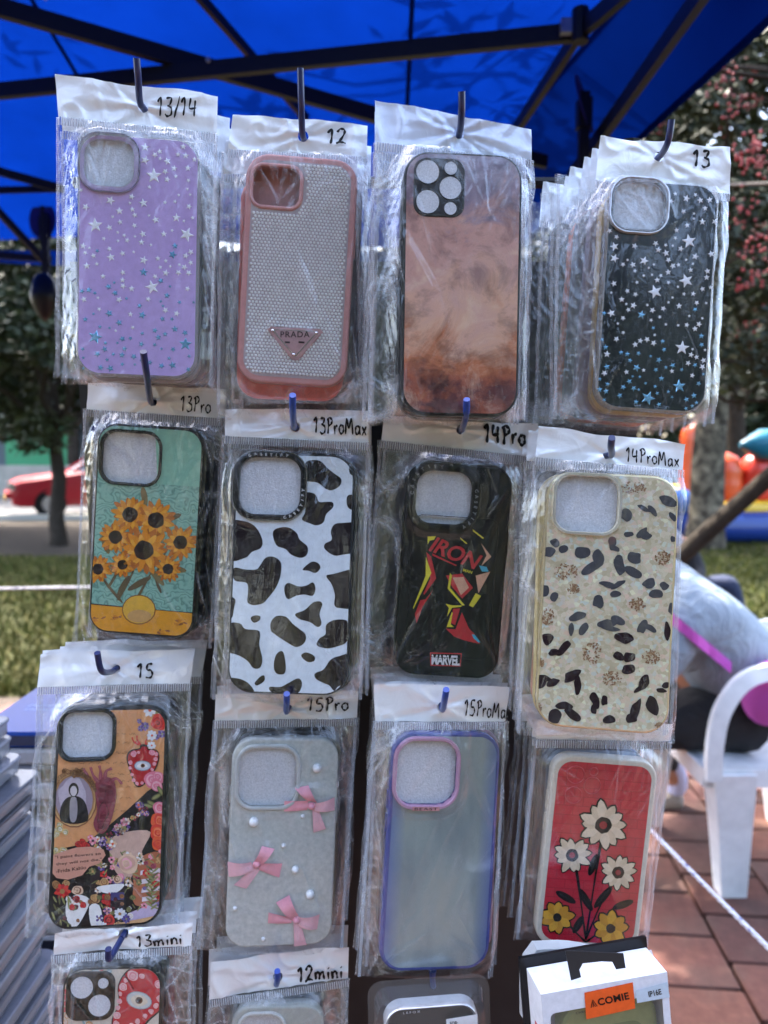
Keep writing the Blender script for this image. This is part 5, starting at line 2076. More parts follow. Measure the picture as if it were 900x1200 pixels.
# clear blister shells stacked behind the box
blis = empty('clear_blister_pack')
blis.matrix_world = Matrix.Translation((0, .03, 0)) @ bp.M
tag(blis, 'pale clear blister shell behind the white window box', 'blister pack')
pm = PM()
M_MILK = mat_clear('milky_blister_plastic', (.85, .86, .88), .5, .1, 1.5, (.72, .74, .76))
pp = [sc(*p) for p in ((120, 98), (245, 92), (300, 96), (600, 150), (700, 140), (690, 450), (60, 450), (58, 240), (75, 160))]
pts = [bp.L(*p, -.03) for p in pp]
if sum(pts[i][0] * pts[(i + 1) % len(pts)][1] - pts[(i + 1) % len(pts)][0] * pts[i][1] for i in range(len(pts))) < 0:
    pts = pts[::-1]
pts[0:0] = []
loops_band(pm, [[(x, y, -.006) for x, y in pts], [(x * .97, y * .97, 0) for x, y in pts]][::-1], M_MILK)
pm.ngon([(x * .97, y * .97) for x, y in pts], 0, M_MILK)
pm.build('shell', blis, fix=True)

# black case in a clear blister
op = Pose([(432, 1163), (576, 1150), (590, 1440), (436, 1455)], .0815, .160, .53, 12)
ob = empty('blister_packed_case')
ob.matrix_world = op.M
tag(ob, 'clear blister pack with a black phone case and white FOR label', 'phone case')
pm = PM()
M_BL = mat_clear('clear_blister_plastic', (.93, .93, .94), .06, .06, 1.5)
l1 = rrect(0, 0, .0815, .160, .008)
for (a, za), (b_, zb) in (((0, -.010), (.004, -.010)), ((.004, -.010), (.006, .002)), ((.006, .002), (.0085, .004))):
    loops_band(pm, [[(x, y, za) for x, y in rrect(0, 0, .0815 - 2 * a, .160 - 2 * a, .010)], [(x, y, zb) for x, y in rrect(0, 0, .0815 - 2 * b_, .160 - 2 * b_, .010)]], M_BL)
pm.ngon(rrect(0, 0, .0815 - .017, .160 - .017, .010), .004, M_BL)
pm.build('blister', ob, fix=False)
pm = PM()
lp = [[(x, y + -.002, z) for x, y in rrect(0, 0, .062 - 2 * i, .142 - 2 * i, .012 - i)] for i, z in ((.0025, .0005), (.0012, .0018), (.0004, .0008), (0, -.002), (0, -.008))]
loops_band(pm, lp[1:], paint((196, 198, 202), .15, .4))
loops_band(pm, lp[:2][::-1], paint((196, 198, 202), .15, .4))
pm.ngon([(x, y - .002) for x, y in rrect(0, 0, .057, .137, .0095)], .0005, paint((34, 36, 40), .2))
co = pm.build('phone_case', ob)
smooth_edges(co, 50)
sc2 = crop(420, 1120, 5)
pm = PM()
quad = [op.L(*sc2(*p)) for p in ((508, 345), (688, 316), (692, 470), (512, 490))]
pm.ngon(quad, .0045, paint((224, 226, 230), .4))
st2 = pm.build('white_label', ob)
pm = PM()


def line2(a, b, h, s, z=.0047, bold=.02):
    a, b = sc2(*a), sc2(*b)
    d = (b[0] - a[0], b[1] - a[1]); L_ = math.hypot(*d); u_ = (d[0] / L_, d[1] / L_)
    add_text(pm, s, lambda u, v: (*op.L(a[0] + u_[0] * u + u_[1] * v, a[1] + u_[1] * u - u_[0] * v), z), 0, L_, 0, h, ink, bold)


line2((532, 382), (578, 376), 4.6, 'FOR:')
line2((545, 420), (668, 404), 6, 'iP SE4', bold=.035)
pm.build('lettering', st2)
pm = PM()
ltm = paint((190, 192, 196), .4)
a, b = sc2(262, 336), sc2(362, 326)
d = (b[0] - a[0], b[1] - a[1]); L_ = math.hypot(*d); u_ = (d[0] / L_, d[1] / L_)
add_text(pm, 'LEFOX', lambda u, v: (*op.L(a[0] + u_[0] * u + u_[1] * v, a[1] + u_[1] * u - u_[0] * v), .0012), 0, L_, 0, 2.6, ltm, .01, 1.5)
pm.build('lettering', co)

# ------------------------------------------------------------------ stacks of boxes on the table, left
M_TRAYS = mat_clear('grey_clear_box_plastic', (.62, .63, .66), .45, .12, 1.5, (.46, .47, .52))
tbl = empty('market_table', (-.62, .95, 0))
tag(tbl, 'table under a black cloth carrying the stacks of boxed cases', 'table')
pm = PM()
cl = paint((22, 24, 32), .8)
pm.box((-.55, -.50, .585), (.34, .42, .60), cl)
pm.build('tabletop', tbl)
pm = PM()
vs, fs = [], []
per = [(-.553, -.503), (.343, -.503), (.343, .423), (-.553, .423)]
ring_ = []
for i in range(4):
    a, b = per[i], per[(i + 1) % 4]
    for k in range(24):
        t = k / 24
        ring_.append((a[0] + (b[0] - a[0]) * t, a[1] + (b[1] - a[1]) * t))
cx_, cy_ = -.105, -.04
lo = []
for j, (z, am) in enumerate(((.603, 0), (.59, .002), (.4, .012), (.02, .022))):
    lo.append([(x + (x - cx_) / .45 * am * (1 + math.sin(i * 1.1)), y + (y - cy_) / .45 * am * (1 + math.sin(i * 1.3)), z) for i, (x, y) in enumerate(ring_)])
loops_band(pm, lo, cl)
pm.ngon(ring_, .603, cl)
pm.build('table_cloth', tbl, fix=True, smooth=False)
for sx, sy in ((-.5, -.45), (.3, -.45), (-.5, .38), (.3, .38)):
    pm = PM(); pm.tube([(sx, sy, 0), (sx, sy, .585)], .012, M_BLACK, 8); pm.build('leg', tbl)

rr = random.Random(31)
ORDS = ('topmost', 'second', 'third', 'fourth', 'fifth', 'sixth', 'seventh', 'eighth', 'ninth', 'tenth', 'eleventh', 'twelfth', 'thirteenth', 'fourteenth', 'fifteenth', 'sixteenth',
        'seventeenth', 'eighteenth', 'nineteenth', 'twentieth', 'twenty-first', 'twenty-second', 'twenty-third', 'twenty-fourth', 'twenty-fifth', 'twenty-sixth')
# a small block under each stack so the towers stand on something real
tones = [(140, 140, 150), (112, 113, 122), (158, 159, 166), (90, 91, 100)]


def flat_box(mats_, w, d, h, rc=.008):
    pm = PM()
    lp = [[(x, y, z) for x, y in rrect(0, 0, w - 2 * i, d - 2 * i, rc - i, 4)] for i, z in ((.0012, 0), (0, .0012), (0, h - .0035), (.0012, h - .0022))]
    loops_band(pm, lp[::-1], mats_[0])
    lp = [[(x, y, z) for x, y in rrect(0, 0, w + 2 * i, d + 2 * i, rc, 4)] for i, z in ((.0012, h - .0035), (.0016, h - .0015), (.0004, h))]
    loops_band(pm, lp[::-1], mats_[1])
    pm.ngon(rrect(0, 0, w + .0008, d + .0008, rc, 4), h, mats_[1])
    pm.ngon(rrect(0, 0, w - .002, d - .002, rc, 4)[::-1], 0, mats_[0])
    return pm


lids = {}
def lidm(c):
    return paint(c, .22)


inner_cols = [(70, 74, 92), (196, 150, 140), (60, 70, 96), (40, 70, 96), (150, 150, 160), (84, 80, 92), (110, 60, 74), (52, 56, 70)]
zt = CAMZ - .254 - .036
n_near = 25
for k in range(n_near):
    z = zt - k * .0196
    if z < .606: break
    px = 0 + min(k, 4) * 4 + k * 1.9 + (10 if k in (3, 6, 9) else 0) + rr.uniform(-3, 3) - (9 if k > 15 else 0)
    xr = (px - 450) / FPX * .75
    pm = flat_box([M_TRAYS, paint(rr.choice(tones), .2)], .094, .172, .0165, .011)
    o = pm.build('phone_case_box', None, fix=True)
    o.location = (xr - .047, .665 + rr.uniform(-.006, .006), z)
    o.rotation_euler = (0, 0, R(rr.uniform(-2.5, 2.5)))
    smooth_edges(o, 45)
    tag(o, 'grey translucent phone case box in the tall stack at the left edge', 'box', 'translucent boxes stacked at the left edge')
    o['label'] = 'grey translucent box, %s from the top of the tall stack by the frame edge' % ORDS[k]
    pi = PM()
    ci = rr.choice(inner_cols)
    pi.box((-.038, -.078, .002), (.038, .078, .0135), paint(ci, .4))
    i = pi.build('phone_case', o)
zb = z
blk_ = PM()
blk_.box((-.05, -.085, 0), (.05, .085, max(.002, zb - .604 + .018)), M_BLACK)
o = blk_.build('storage_carton'); o.location = (-.43, .665, .604)
tag(o, 'low black carton under the translucent box stack', 'carton')

# blue boxed case on top of the second stack
zt2 = at(20, 868, .85).z + .012
cols2 = [(40, 56, 90), (176, 178, 186), (30, 34, 50), (186, 188, 196), (40, 40, 52), (190, 190, 196), (110, 30, 60), (176, 176, 172), (70, 74, 90), (150, 152, 160), (60, 60, 72), (170, 172, 180), (44, 48, 66), (150, 150, 158), (80, 60, 76), (160, 160, 168)]
top = None
for k in range(18):
    z = zt2 - .021 * (k + 1)
    if z < .606: break
    c = cols2[k % len(cols2)]
    jx = 0 if k == 0 else rr.uniform(-.004, .006)
    pm = PM()
    mb_ = paint((8, 62, 150) if k == 0 else rr.choice(((196, 198, 206), (150, 152, 162), (110, 112, 124))), .35)
    w_, d_, h_ = .108, (.235 if k == 0 else .205), .0195
    lp = [[(x, y, zz) for x, y in rrect(0, 0, w_ - 2 * i, d_ - 2 * i, .014 - i, 5)] for i, zz in ((.001, 0), (0, .001), (0, h_ - .001), (.001, h_))]
    loops_band(pm, lp[::-1], mb_)
    pm.ngon(rrect(0, 0, w_ - .002, d_ - .002, .013, 5), h_, mb_)
    pm.ngon(rrect(0, 0, w_ - .002, d_ - .002, .013, 5)[::-1], 0, mb_)
    o = pm.build('phone_case_box', None, fix=True)
    smooth_edges(o, 45)
    o.location = (-.432 + jx, (.85 + .1175 if k == 0 else .85 + .1025) + (0 if k == 0 else rr.uniform(-.004, .004)), z)
    if k == 0:
        tag(o, 'bright blue phone case box with white lettering on top of its stack', 'box')
        pt = PM()
        wt = paint((150, 180, 230), .4)
        add_text(pt, 'iPhone 16 Pro', lambda u, v: (u, v, h_ + .0002), -.030, .034, -.030, -.022, wt, .005)
        add_text(pt, 'Silicone Case', lambda u, v: (u, v, h_ + .0002), -.028, .026, -.044, -.036, wt, .005)
        pt.build('lettering', o)
        pt = PM()
        pt.ngon(rrect(-.022, .078, .04, .030, .011, 5), h_ + .0001, paint((12, 52, 140), .35))
        pt.ngon(rrect(-.022, .078, .034, .022, .009, 5), h_ + .0002, paint((10, 42, 116), .35))
        pt.build('camera_print', o)
        pt = PM()
        pt.ngon(rrect(.006, .012, .024, .008, .004, 5), h_ + .0001, paint((10, 24, 70), .35))
        pt.build('hang_hole', o)
    else:
        tag(o, 'flat boxed phone case, %s in the stack headed by the blue box' % ORDS[k], 'box', 'boxed cases stacked under the blue one')
    pe = PM()
    pe.box((-.044, -d_ / 2 - .0004, .003), (.050, -d_ / 2 + .0002, .0150), paint(c, .3))
    pe.build('end_label', o)
o = PM(); o.box((-.052, -.1, 0), (.052, .1, max(.002, z - .604 + .021)), M_BLACK)
o = o.build('storage_carton'); o.location = (-.432, .955, .604)
tag(o, 'low black carton under the stack with the blue box', 'carton')

# dark tray leaning behind the stacks
pm = PM()
pm.box((-.15, -.012, 0), (.15, .012, .42), paint((24, 30, 44), .5))
o = pm.build('display_tray'); o.location = (-.40, 1.20, .604); o.rotation_euler = (R(-12), R(28), 0)
tag(o, 'dark navy tray leaning behind the blue box', 'tray')

# ------------------------------------------------------------------ canopy tent
tent = empty('canopy_tent', (0, 1.5, 0))
tag(tent, 'bright blue pop-up market canopy on a black folding frame', 'canopy')
TO = Vector((0, 1.5, 0))
bc_ = NT('blue_canopy_cloth')
bc_.t.nodes.remove(bc_.p)
nn = bc_.noise(bc_.coord(), 5, 4)
wv = bc_.noise(bc_.coord(), 600, 2)
colc = bc_.ramp(nn, [(.3, (.0012, .010, .105)), (.7, (.002, .015, .14))])
df = bc_.n('ShaderNodeBsdfDiffuse')
tl = bc_.n('ShaderNodeBsdfTranslucent')
bc_.l(colc, df.inputs[0])
tcol = bc_.ramp(nn, [(.3, (.0003, .0085, .095)), (.7, (.0004, .0115, .128))])
bc_.l(tcol, tl.inputs[0])
nb_ = bc_.bump(bc_.noise(bc_.coord(), 3, 3), .3, .03)
bc_.l(nb_, df.inputs['Normal'])
ms_ = bc_.n('ShaderNodeMixShader'); ms_.inputs[0].default_value = .38
bc_.l(df.outputs[0], ms_.inputs[1]); bc_.l(tl.outputs[0], ms_.inputs[2])
bc_.l(ms_.outputs[0], bc_.out.inputs[0])
M_CAN = bc_.m
M_CANS = bc_.m.copy()  # darker copy: shade of the side slope put in as lower translucency
M_CANS.name = 'blue_canopy_shaded_cloth'
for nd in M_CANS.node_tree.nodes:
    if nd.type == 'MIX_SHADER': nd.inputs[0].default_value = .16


def roof_z(Y):
    return 2.1 + (2.84 - Y) * .15 if Y < 2.84 else 2.1


def T(v):
    return Vector(v) - TO


# back slope as a softly sagging sheet from the far eave towards the camera
hip = [(2.84, .10), (1.97, .385), (1.55, .525), (1.217, .64), (.6, .80), (-.5, 1.0)]
eav = [(2.84, .49), (1.79, .617), (1.305, .675), (1.0, .71), (.4, .84), (-.5, 1.06)]


def lerp_tab(tab, Y):
    for (y0, x0), (y1, x1) in zip(tab, tab[1:]):
        if y1 <= Y <= y0:
            t = (y0 - Y) / (y0 - y1)
            return x0 + (x1 - x0) * t
    return tab[-1][1]


ny, nx = 40, 34
P = np.zeros((ny, nx, 3))
for j in range(ny):
    Y = 2.84 - j / (ny - 1) * 2.24
    xh = lerp_tab(hip, Y)
    for i in range(nx):
        s = i / (nx - 1)
        X = -2.4 + (xh + 2.4) * s
        z = roof_z(Y) + .10 * math.sin(math.pi * s) * (1 - abs(Y - 1.2) / 3) - .02 * math.sin(s * 15 + Y) * .3
        if X < -1.5: z -= (-1.5 - X) * .25
        if s == 1: z = roof_z(Y)
        P[j, i] = (X, Y - 1.5, z)
o = grid_mesh(P, M_CAN).build('canopy_roof', tent, smooth=True)
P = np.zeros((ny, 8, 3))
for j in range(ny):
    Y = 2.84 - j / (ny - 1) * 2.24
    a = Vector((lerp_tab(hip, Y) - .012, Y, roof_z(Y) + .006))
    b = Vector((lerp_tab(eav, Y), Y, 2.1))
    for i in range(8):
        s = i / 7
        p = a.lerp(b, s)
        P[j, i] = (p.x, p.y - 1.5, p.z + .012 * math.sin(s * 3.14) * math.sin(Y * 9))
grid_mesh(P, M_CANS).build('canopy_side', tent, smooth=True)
for Xs in (-1.62, -.78, .06):
    pm = PM()
    pts = []
    for j in range(20):
        Y = 2.80 - j * .11
        xh = lerp_tab(hip, Y); s = (Xs + 2.4) / (xh + 2.4)
        if s > .97: continue
        pts.append((Xs, Y - 1.5, roof_z(Y) + .10 * math.sin(math.pi * s) * (1 - abs(Y - 1.2) / 3) - .02 * math.sin(s * 15 + Y) * .3 - .003 - (max(0, -1.5 - Xs) * .25)))
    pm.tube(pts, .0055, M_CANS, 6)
    pm.build('seam', tent)
# hems and back valance
pm = PM()
hemc = paint((10, 24, 120), .7)
pm.tube([(lerp_tab(eav, y) - 0, y - 1.5, 2.098) for y in np.linspace(2.84, .6, 12)], .008, M_CAN, 6)
pm.build('edge_hem', tent)
P = np.zeros((5, 40, 3))
for j in range(5):
    for i in range(40):
        X = -2.4 + i / 39 * 2.89
        P[j, i] = (X, 1.34 + .006 * math.sin(i * .9) * j, 2.1 - j * .012)
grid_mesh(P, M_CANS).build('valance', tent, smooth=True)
M_BAR = paint((15, 16, 26), .45)
M_BARG = paint((110, 122, 140), .35, .6)
bars = [((-70, 114, 1.78), (678, 38, 1.50), .016), ((-60, -8, 1.50), (440, 135, 1.85), .017), ((440, 135, 1.85), (640, 190, 2.05), .016), ((225, -14, 1.62), (360, 140, 1.95), .011),
        ((678, 38, 1.50), (768, -40, 1.25), .015), ((676, 42, 1.52), (570, 205, 2.1), .014), ((835, -25, 1.30), (668, 210, 1.98), .017),
        ((-40, 190, 2.2), (75, 222, 2.3), .012), ((-40, 224, 2.35), (75, 221, 2.4), .010), ((-20, 228, 2.35), (52, 306, 2.55), .012), ((620, 180, 2.2), (700, 196, 2.2), .016), ((-40, 296, 2.75), (60, 304, 2.75), .012)]
for (a, b, th) in bars:
    pa, pb = T(at(*a)), T(at(*b))
    d = (pb - pa)
    q = d.to_track_quat('Z', 'Y').to_matrix().to_4x4()
    M = Matrix.Translation(pa) @ q
    pm = PM()
    pm.box((-th / 2, -th, 0), (th / 2, th, d.length), M_BAR, M)
    pm.build('frame_bar', tent)
jp = T(at(668, 32, 1.485))
pm = PM()
pm.box((jp.x - .018, jp.y - .008, jp.z - .012), (jp.x + .012, jp.y + .008, jp.z + .014), M_BARG)
pm.tube([(jp.x + .018, jp.y - .005, jp.z - .03), (jp.x + .018, jp.y - .005, jp.z + .03)], .016, M_BAR, 10)
pm.build('joint_bracket', tent)
for (px, py, y) in ((246, 75, 1.62), (57, 3, 1.5)):
    c = T(at(px, py, y))
    pm = PM(); pm.tube([c + Vector((0, -.014, 0)), c + Vector((0, -.02, 0))], .005, M_BARG, 10)
    pm.build('bolt', tent)
# reinforcing discs and legs with top sockets
for (px, py, y, rad, leg) in ((684, 122, 1.80, .060, 1), (50, 258, 2.62, .058, 0)):
    c = T(at(px, py, y))
    pm = PM()
    n = 28
    ax = Vector((.5, -.3, .15)) if leg else Vector((0, -1, .1))
    q = ax.to_track_quat('Z', 'Y').to_matrix()
    vs = [c + q @ Vector((rad * .8 * math.cos(2 * math.pi * k / n), rad * 1.15 * math.sin(2 * math.pi * k / n), 0)) for k in range(n)]
    vs += [v + q @ Vector((0, 0, .002)) for v in vs]
    dk = paint((6, 18, 100), .8)
    pm.add(vs, [tuple(range(n)), tuple(reversed(range(n, 2 * n)))] + [(k, (k + 1) % n, n + (k + 1) % n, n + k) for k in range(n)], dk)
    pm.build('reinforcing_disc', tent, fix=True)
    pm = PM()
    x, y_ = c.x + (-.002 if leg else .012), c.y - .012
    pm.box((x - .011, y_ - .011, 0.0 if leg else c.z - .22), (x + .011, y_ + .011, c.z + .02), M_BAR)
    pm.build('leg' if leg else 'strut', tent)
    pm = PM()
    pm.box((x - .016, y_ - .016, c.z - .06), (x + .016, y_ + .016, c.z + .005), M_BAR)
    pm.build('leg_socket', tent)

pm = PM(); pm.box((-.95, 1.30, 0), (-.925, 1.325, 2.1), M_BAR); pm.build('leg', tent)
# dark round weight bag hanging at the far corner
hb = at(52, 350, 2.40)
bm = bmesh.new()
bmesh.ops.create_uvsphere(bm, u_segments=20, v_segments=14, radius=1)
for v in bm.verts:
    z = v.co.z
    k = 1 - .35 * max(0, -z)
    v.co = Vector((v.co.x * .042 * k, v.co.y * .042 * k, z * .070 + (.012 if z > .6 else 0)))
me = bpy.data.meshes.new('lamp'); bm.to_mesh(me); bm.free()
me.materials.append(paint((16, 18, 26), .4)); me.polygons.foreach_set('use_smooth', [True] * len(me.polygons))
lampo = empty('hanging_lamp', hb)
tag(lampo, 'dark rounded lamp hanging from the canopy edge beside the lilac case', 'lamp')
link(bpy.data.objects.new('lamp_shade', me), lampo)
pm = PM(); pm.tube([(0, 0, .06), (.004, 0, 2.12 - hb.z)], .006, M_BAR, 8); pm.build('cord', lampo)
# ------------------------------------------------------------------ setting: ground, road, paving
def gmat(name, stops, sc_, sc2_=None, rough=.9, bump=.4, bd=.01):
    b = NT(name)
    n = b.noise(b.coord(), sc_, 6, .65)
    col = b.ramp(n, stops)
    if sc2_:
        n2 = b.noise(b.coord(), sc2_, 3)
        col = b.mixc(b.ramp(n2, [(.4, 0), (.65, .6)]), col, stops[0][1])
    b.set(col, rough, 0, b.bump(n, bump, bd), Specular_IOR_Level=.08)
    return b.m


def sheet(name, x0, x1, y0, y1, z, mat, nx=2, ny=2):
    P = np.zeros((ny, nx, 3))
    for j in range(ny):
        for i in range(nx):
            P[j, i] = (x0 + (x1 - x0) * i / (nx - 1), y1 + (y0 - y1) * j / (ny - 1), z)
    o = grid_mesh(P, mat).build(name)
    tag(o, kind='structure')
    return o


M_GRASSG = gmat('park_lawn_soil', [(.3, (.026, .028, .012)), (.55, (.045, .047, .018)), (.8, (.075, .070, .03))], 9, .6)
sheet('ground', -250, 250, -60, 400, 0, M_GRASSG)
sheet('dirt_path', -60, 30, 9.6, 14.6, .004, gmat('dusty_dirt', [(.3, (.022, .018, .014)), (.7, (.045, .037, .029))], 6, .5))
rd_ = gmat('pale_asphalt_road', [(.3, (.07, .07, .07)), (.7, (.11, .108, .104))], 20, 1.0)
sheet('road', -80, 80, 14.7, 21.5, .008, rd_)
pm = PM()
for k in range(-20, 20):
    pm = PM() if k == -20 else pm
    pm.box((k * 2 + .005, 14.6, 0), (k * 2 + 1.995, 14.72, .12), paint((170, 168, 160), .8))
tag(pm.build('kerb'), kind='structure')
# paving base with joints and bricks laid on it
sheet('pavement', -6, 9, -6, 4.0, .004, gmat('joint_sand', [(.3, (.035, .028, .022)), (.7, (.07, .055, .045))], 40))
pav = bpy.data.objects['pavement']
bcols = [(92, 60, 52), (100, 66, 57), (86, 58, 52), (106, 70, 58), (94, 68, 62)]


def brickmat(c, i):
    b = NT('red_paver_%d' % i)
    lc = s2l(c)
    n = b.noise(b.coord(), 38, 6, .7)
    n2 = b.noise(b.coord(), 7, 3)
    col = b.ramp(n, [(.3, tuple(v * .7 for v in lc)), (.6, lc), (.85, tuple(min(1, v * 1.5) for v in lc))])
    col = b.mixc(b.ramp(n2, [(.45, 0), (.7, .5)]), col, s2l((84, 70, 62)))
    b.set(col, .8, 0, b.bump(n, .5, .003), Specular_IOR_Level=.2)
    return b.m


bm_ = [brickmat(c, i) for i, c in enumerate(bcols)]
BW, BL = .235, .205
bme = []
for i in range(5):
    pm = PM()
    w, d, h = BW - .010, BL - .010, .022
    vs, n_ = [], 0
    lp = [[(x, y, z) for x, y in rrect(0, 0, w - 2 * q, d - 2 * q, .006, 1)] for q, z in ((0, 0), (0, h - .003), (.003, h))]
    loops_band(pm, lp, bm_[i])
    pm.ngon(rrect(0, 0, w - .006, d - .006, .004, 1), h, bm_[i])
    me = bpy.data.meshes.new('brick')
    me.from_pydata(pm.v, [], pm.f)
    me.materials.append(bm_[i])
    bme.append(me)
rr = random.Random(8)
rot = R(-5)
cnt = 0
rest = PM()
for c in range(-12, 22):
    for r_ in range(-14, 17):
        u, v = c * BW, r_ * BL + (BL / 2 if c % 2 else 0)
        x, y = .80 + u * math.cos(rot) - v * math.sin(rot), 2.05 + u * math.sin(rot) + v * math.cos(rot)
        if y > 3.92 or y < -2 or x < -3 or x > 5: continue
        i = rr.randrange(5)
        near = x > .25 and x < 2.4 and y > 1.2
        if near and cnt < 290:
            o = link(bpy.data.objects.new('brick', bme[i]), pav)
            o.location = (x, y, .004 + rr.uniform(-.0015, .0015))
            o.rotation_euler = (rr.uniform(-.006, .006), rr.uniform(-.006, .006), rot + rr.uniform(-.01, .01))
            cnt += 1
        else:
            M = Matrix.Translation((x, y, .004 + rr.uniform(-.0015, .0015))) @ Matrix.Rotation(rot, 4, 'Z')
            me = bme[i]
            rest.add([M @ vv.co for vv in me.vertices], [tuple(p.vertices) for p in me.polygons], bm_[i])
tag(rest.build('brick_field', pav), kind='stuff')

# grass blades
def grass(name, x0, x1, y0, y1, n, hmin, hmax, mats, seed):
    r_ = np.random.RandomState(seed)
    x = r_.uniform(x0, x1, n); y = y0 + (y1 - y0) * r_.rand(n) ** 1.3
    a = r_.uniform(0, math.pi, n); h = r_.uniform(hmin, hmax, n); w = r_.uniform(.003, .007, n) * (1 + y / 6)
    lx, ly = r_.normal(0, .4, n) * h, r_.normal(0, .4, n) * h
    V = np.zeros((n, 3, 3))
    V[:, 0] = np.stack([x - np.cos(a) * w, y - np.sin(a) * w, 0 * x], 1)
    V[:, 1] = np.stack([x + np.cos(a) * w, y + np.sin(a) * w, 0 * x], 1)
    V[:, 2] = np.stack([x + lx, y + ly, h], 1)
    me = bpy.data.meshes.new(name)
    me.from_pydata(V.reshape(-1, 3).tolist(), [], [(3 * i, 3 * i + 1, 3 * i + 2) for i in range(n)])
    for m in mats: me.materials.append(m)
    me.polygons.foreach_set('material_index', r_.randint(0, len(mats), n).tolist())
    o = link(bpy.data.objects.new(name, me))
    tag(o, kind='stuff')
    return o


gm = [gmat('grass_blade_%d' % i, [(.3, c), (.7, tuple(v * 1.4 for v in c))], 3) for i, c in enumerate(((.040, .050, .012), (.066, .066, .017), (.100, .086, .030)))]
grass('grass', -7, -.5, 4.0, 9.5, 42000, .03, .07, gm, 3)
grass('grass', .8, 8, 4.0, 13, 42000, .03, .07, gm[:2], 4)

# ------------------------------------------------------------------ trees
def leafmat(name, c, tr=.25):
    b = NT(name)
    n = b.noise(b.coord(), 4, 3)
    b.set(b.ramp(n, [(.3, tuple(v * .6 for v in c)), (.7, tuple(v * 1.5 for v in c))]), .55, Specular_IOR_Level=.25)
    return b.m


LEAFM = [leafmat('dark_leaf', (.014, .021, .007)), leafmat('olive_leaf', (.028, .036, .011)), leafmat('pale_leaf', (.052, .060, .019)), leafmat('yellow_leaf', (.15, .15, .04))]
BARK = gmat('grey_brown_bark', [(.3, (.02, .016, .012)), (.6, (.045, .036, .028)), (.8, (.08, .066, .05))], 12, 3, .9, .8, .02)
BARKM = gmat('mottled_pale_bark', [(.38, (.025, .02, .015)), (.48, (.09, .075, .055)), (.6, (.20, .17, .12))], 6, 2.5, .9, .7, .02)


def leaves(pm_name, parent, blobs, n, size, mats, seed, aspect=2.2, weights=None, kind=None, droop=.2):
    """many small bent leaves scattered in ellipsoid clumps; blobs (x, y, z, rx, ry, rz)"""
    r_ = np.random.RandomState(seed)
    b = np.array(blobs, float)
    vol = (b[:, 3] * b[:, 4] * b[:, 5]) ** .7
    k = r_.choice(len(b), n, p=vol / vol.sum())
    d = r_.normal(size=(n, 3)); d /= np.linalg.norm(d, axis=1)[:, None]
    rad = r_.rand(n) ** .45
    c = b[k, :3] + d * rad[:, None] * b[k, 3:6]
    ax = r_.normal(size=(n, 3)); ax[:, 2] = ax[:, 2] * .6 - droop; ax /= np.linalg.norm(ax, axis=1)[:, None]
    nr = r_.normal(size=(n, 3)); nr -= (nr * ax).sum(1)[:, None] * ax; nr /= np.linalg.norm(nr, axis=1)[:, None]
    sd = np.cross(ax, nr)
    s = size * r_.uniform(.6, 1.35, n)[:, None]
    V = np.stack([c, c + ax * s * .5 + sd * s * .5 / aspect - nr * s * .06, c + ax * s, c + ax * s * .5 - sd * s * .5 / aspect - nr * s * .06], 1)
    me = bpy.data.meshes.new(pm_name)
    F = []
    for i in range(n):
        F.append((4 * i, 4 * i + 1, 4 * i + 2)); F.append((4 * i, 4 * i + 2, 4 * i + 3))
    me.from_pydata(V.reshape(-1, 3).tolist(), [], F)
    for m in mats: me.materials.append(m)
    # clumps differ in tone
    tone = r_.rand(len(b))
    w = np.array(weights if weights else [1 / len(mats)] * len(mats)); cw = np.cumsum(w / w.sum())
    mi = np.searchsorted(cw, np.clip(.65 * tone[k] + .35 * r_.rand(n), 0, .999))
    me.polygons.foreach_set('material_index', np.repeat(mi, 2).astype(int).tolist())
    o = link(bpy.data.objects.new(pm_name, me), parent)
    if kind: tag(o, kind=kind)
    return o


def limb(pm, a, b, r0, r1, seed, mat, n=9, wob=.06):
    rr_ = random.Random(seed)
    a, b = Vector(a), Vector(b)
    L = (b - a).length
    pts, rads = [], []
    for i in range(n):
        t = i / (n - 1)
        p = a.lerp(b, t) + Vector((rr_.uniform(-1, 1), rr_.uniform(-1, 1), rr_.uniform(-.3, .3))) * L * wob * math.sin(t * math.pi)
        pts.append(p); rads.append((r0 + (r1 - r0) * t) * rr_.uniform(.94, 1.06))
    pm.tube(pts, rads, mat, 12)
    return pts


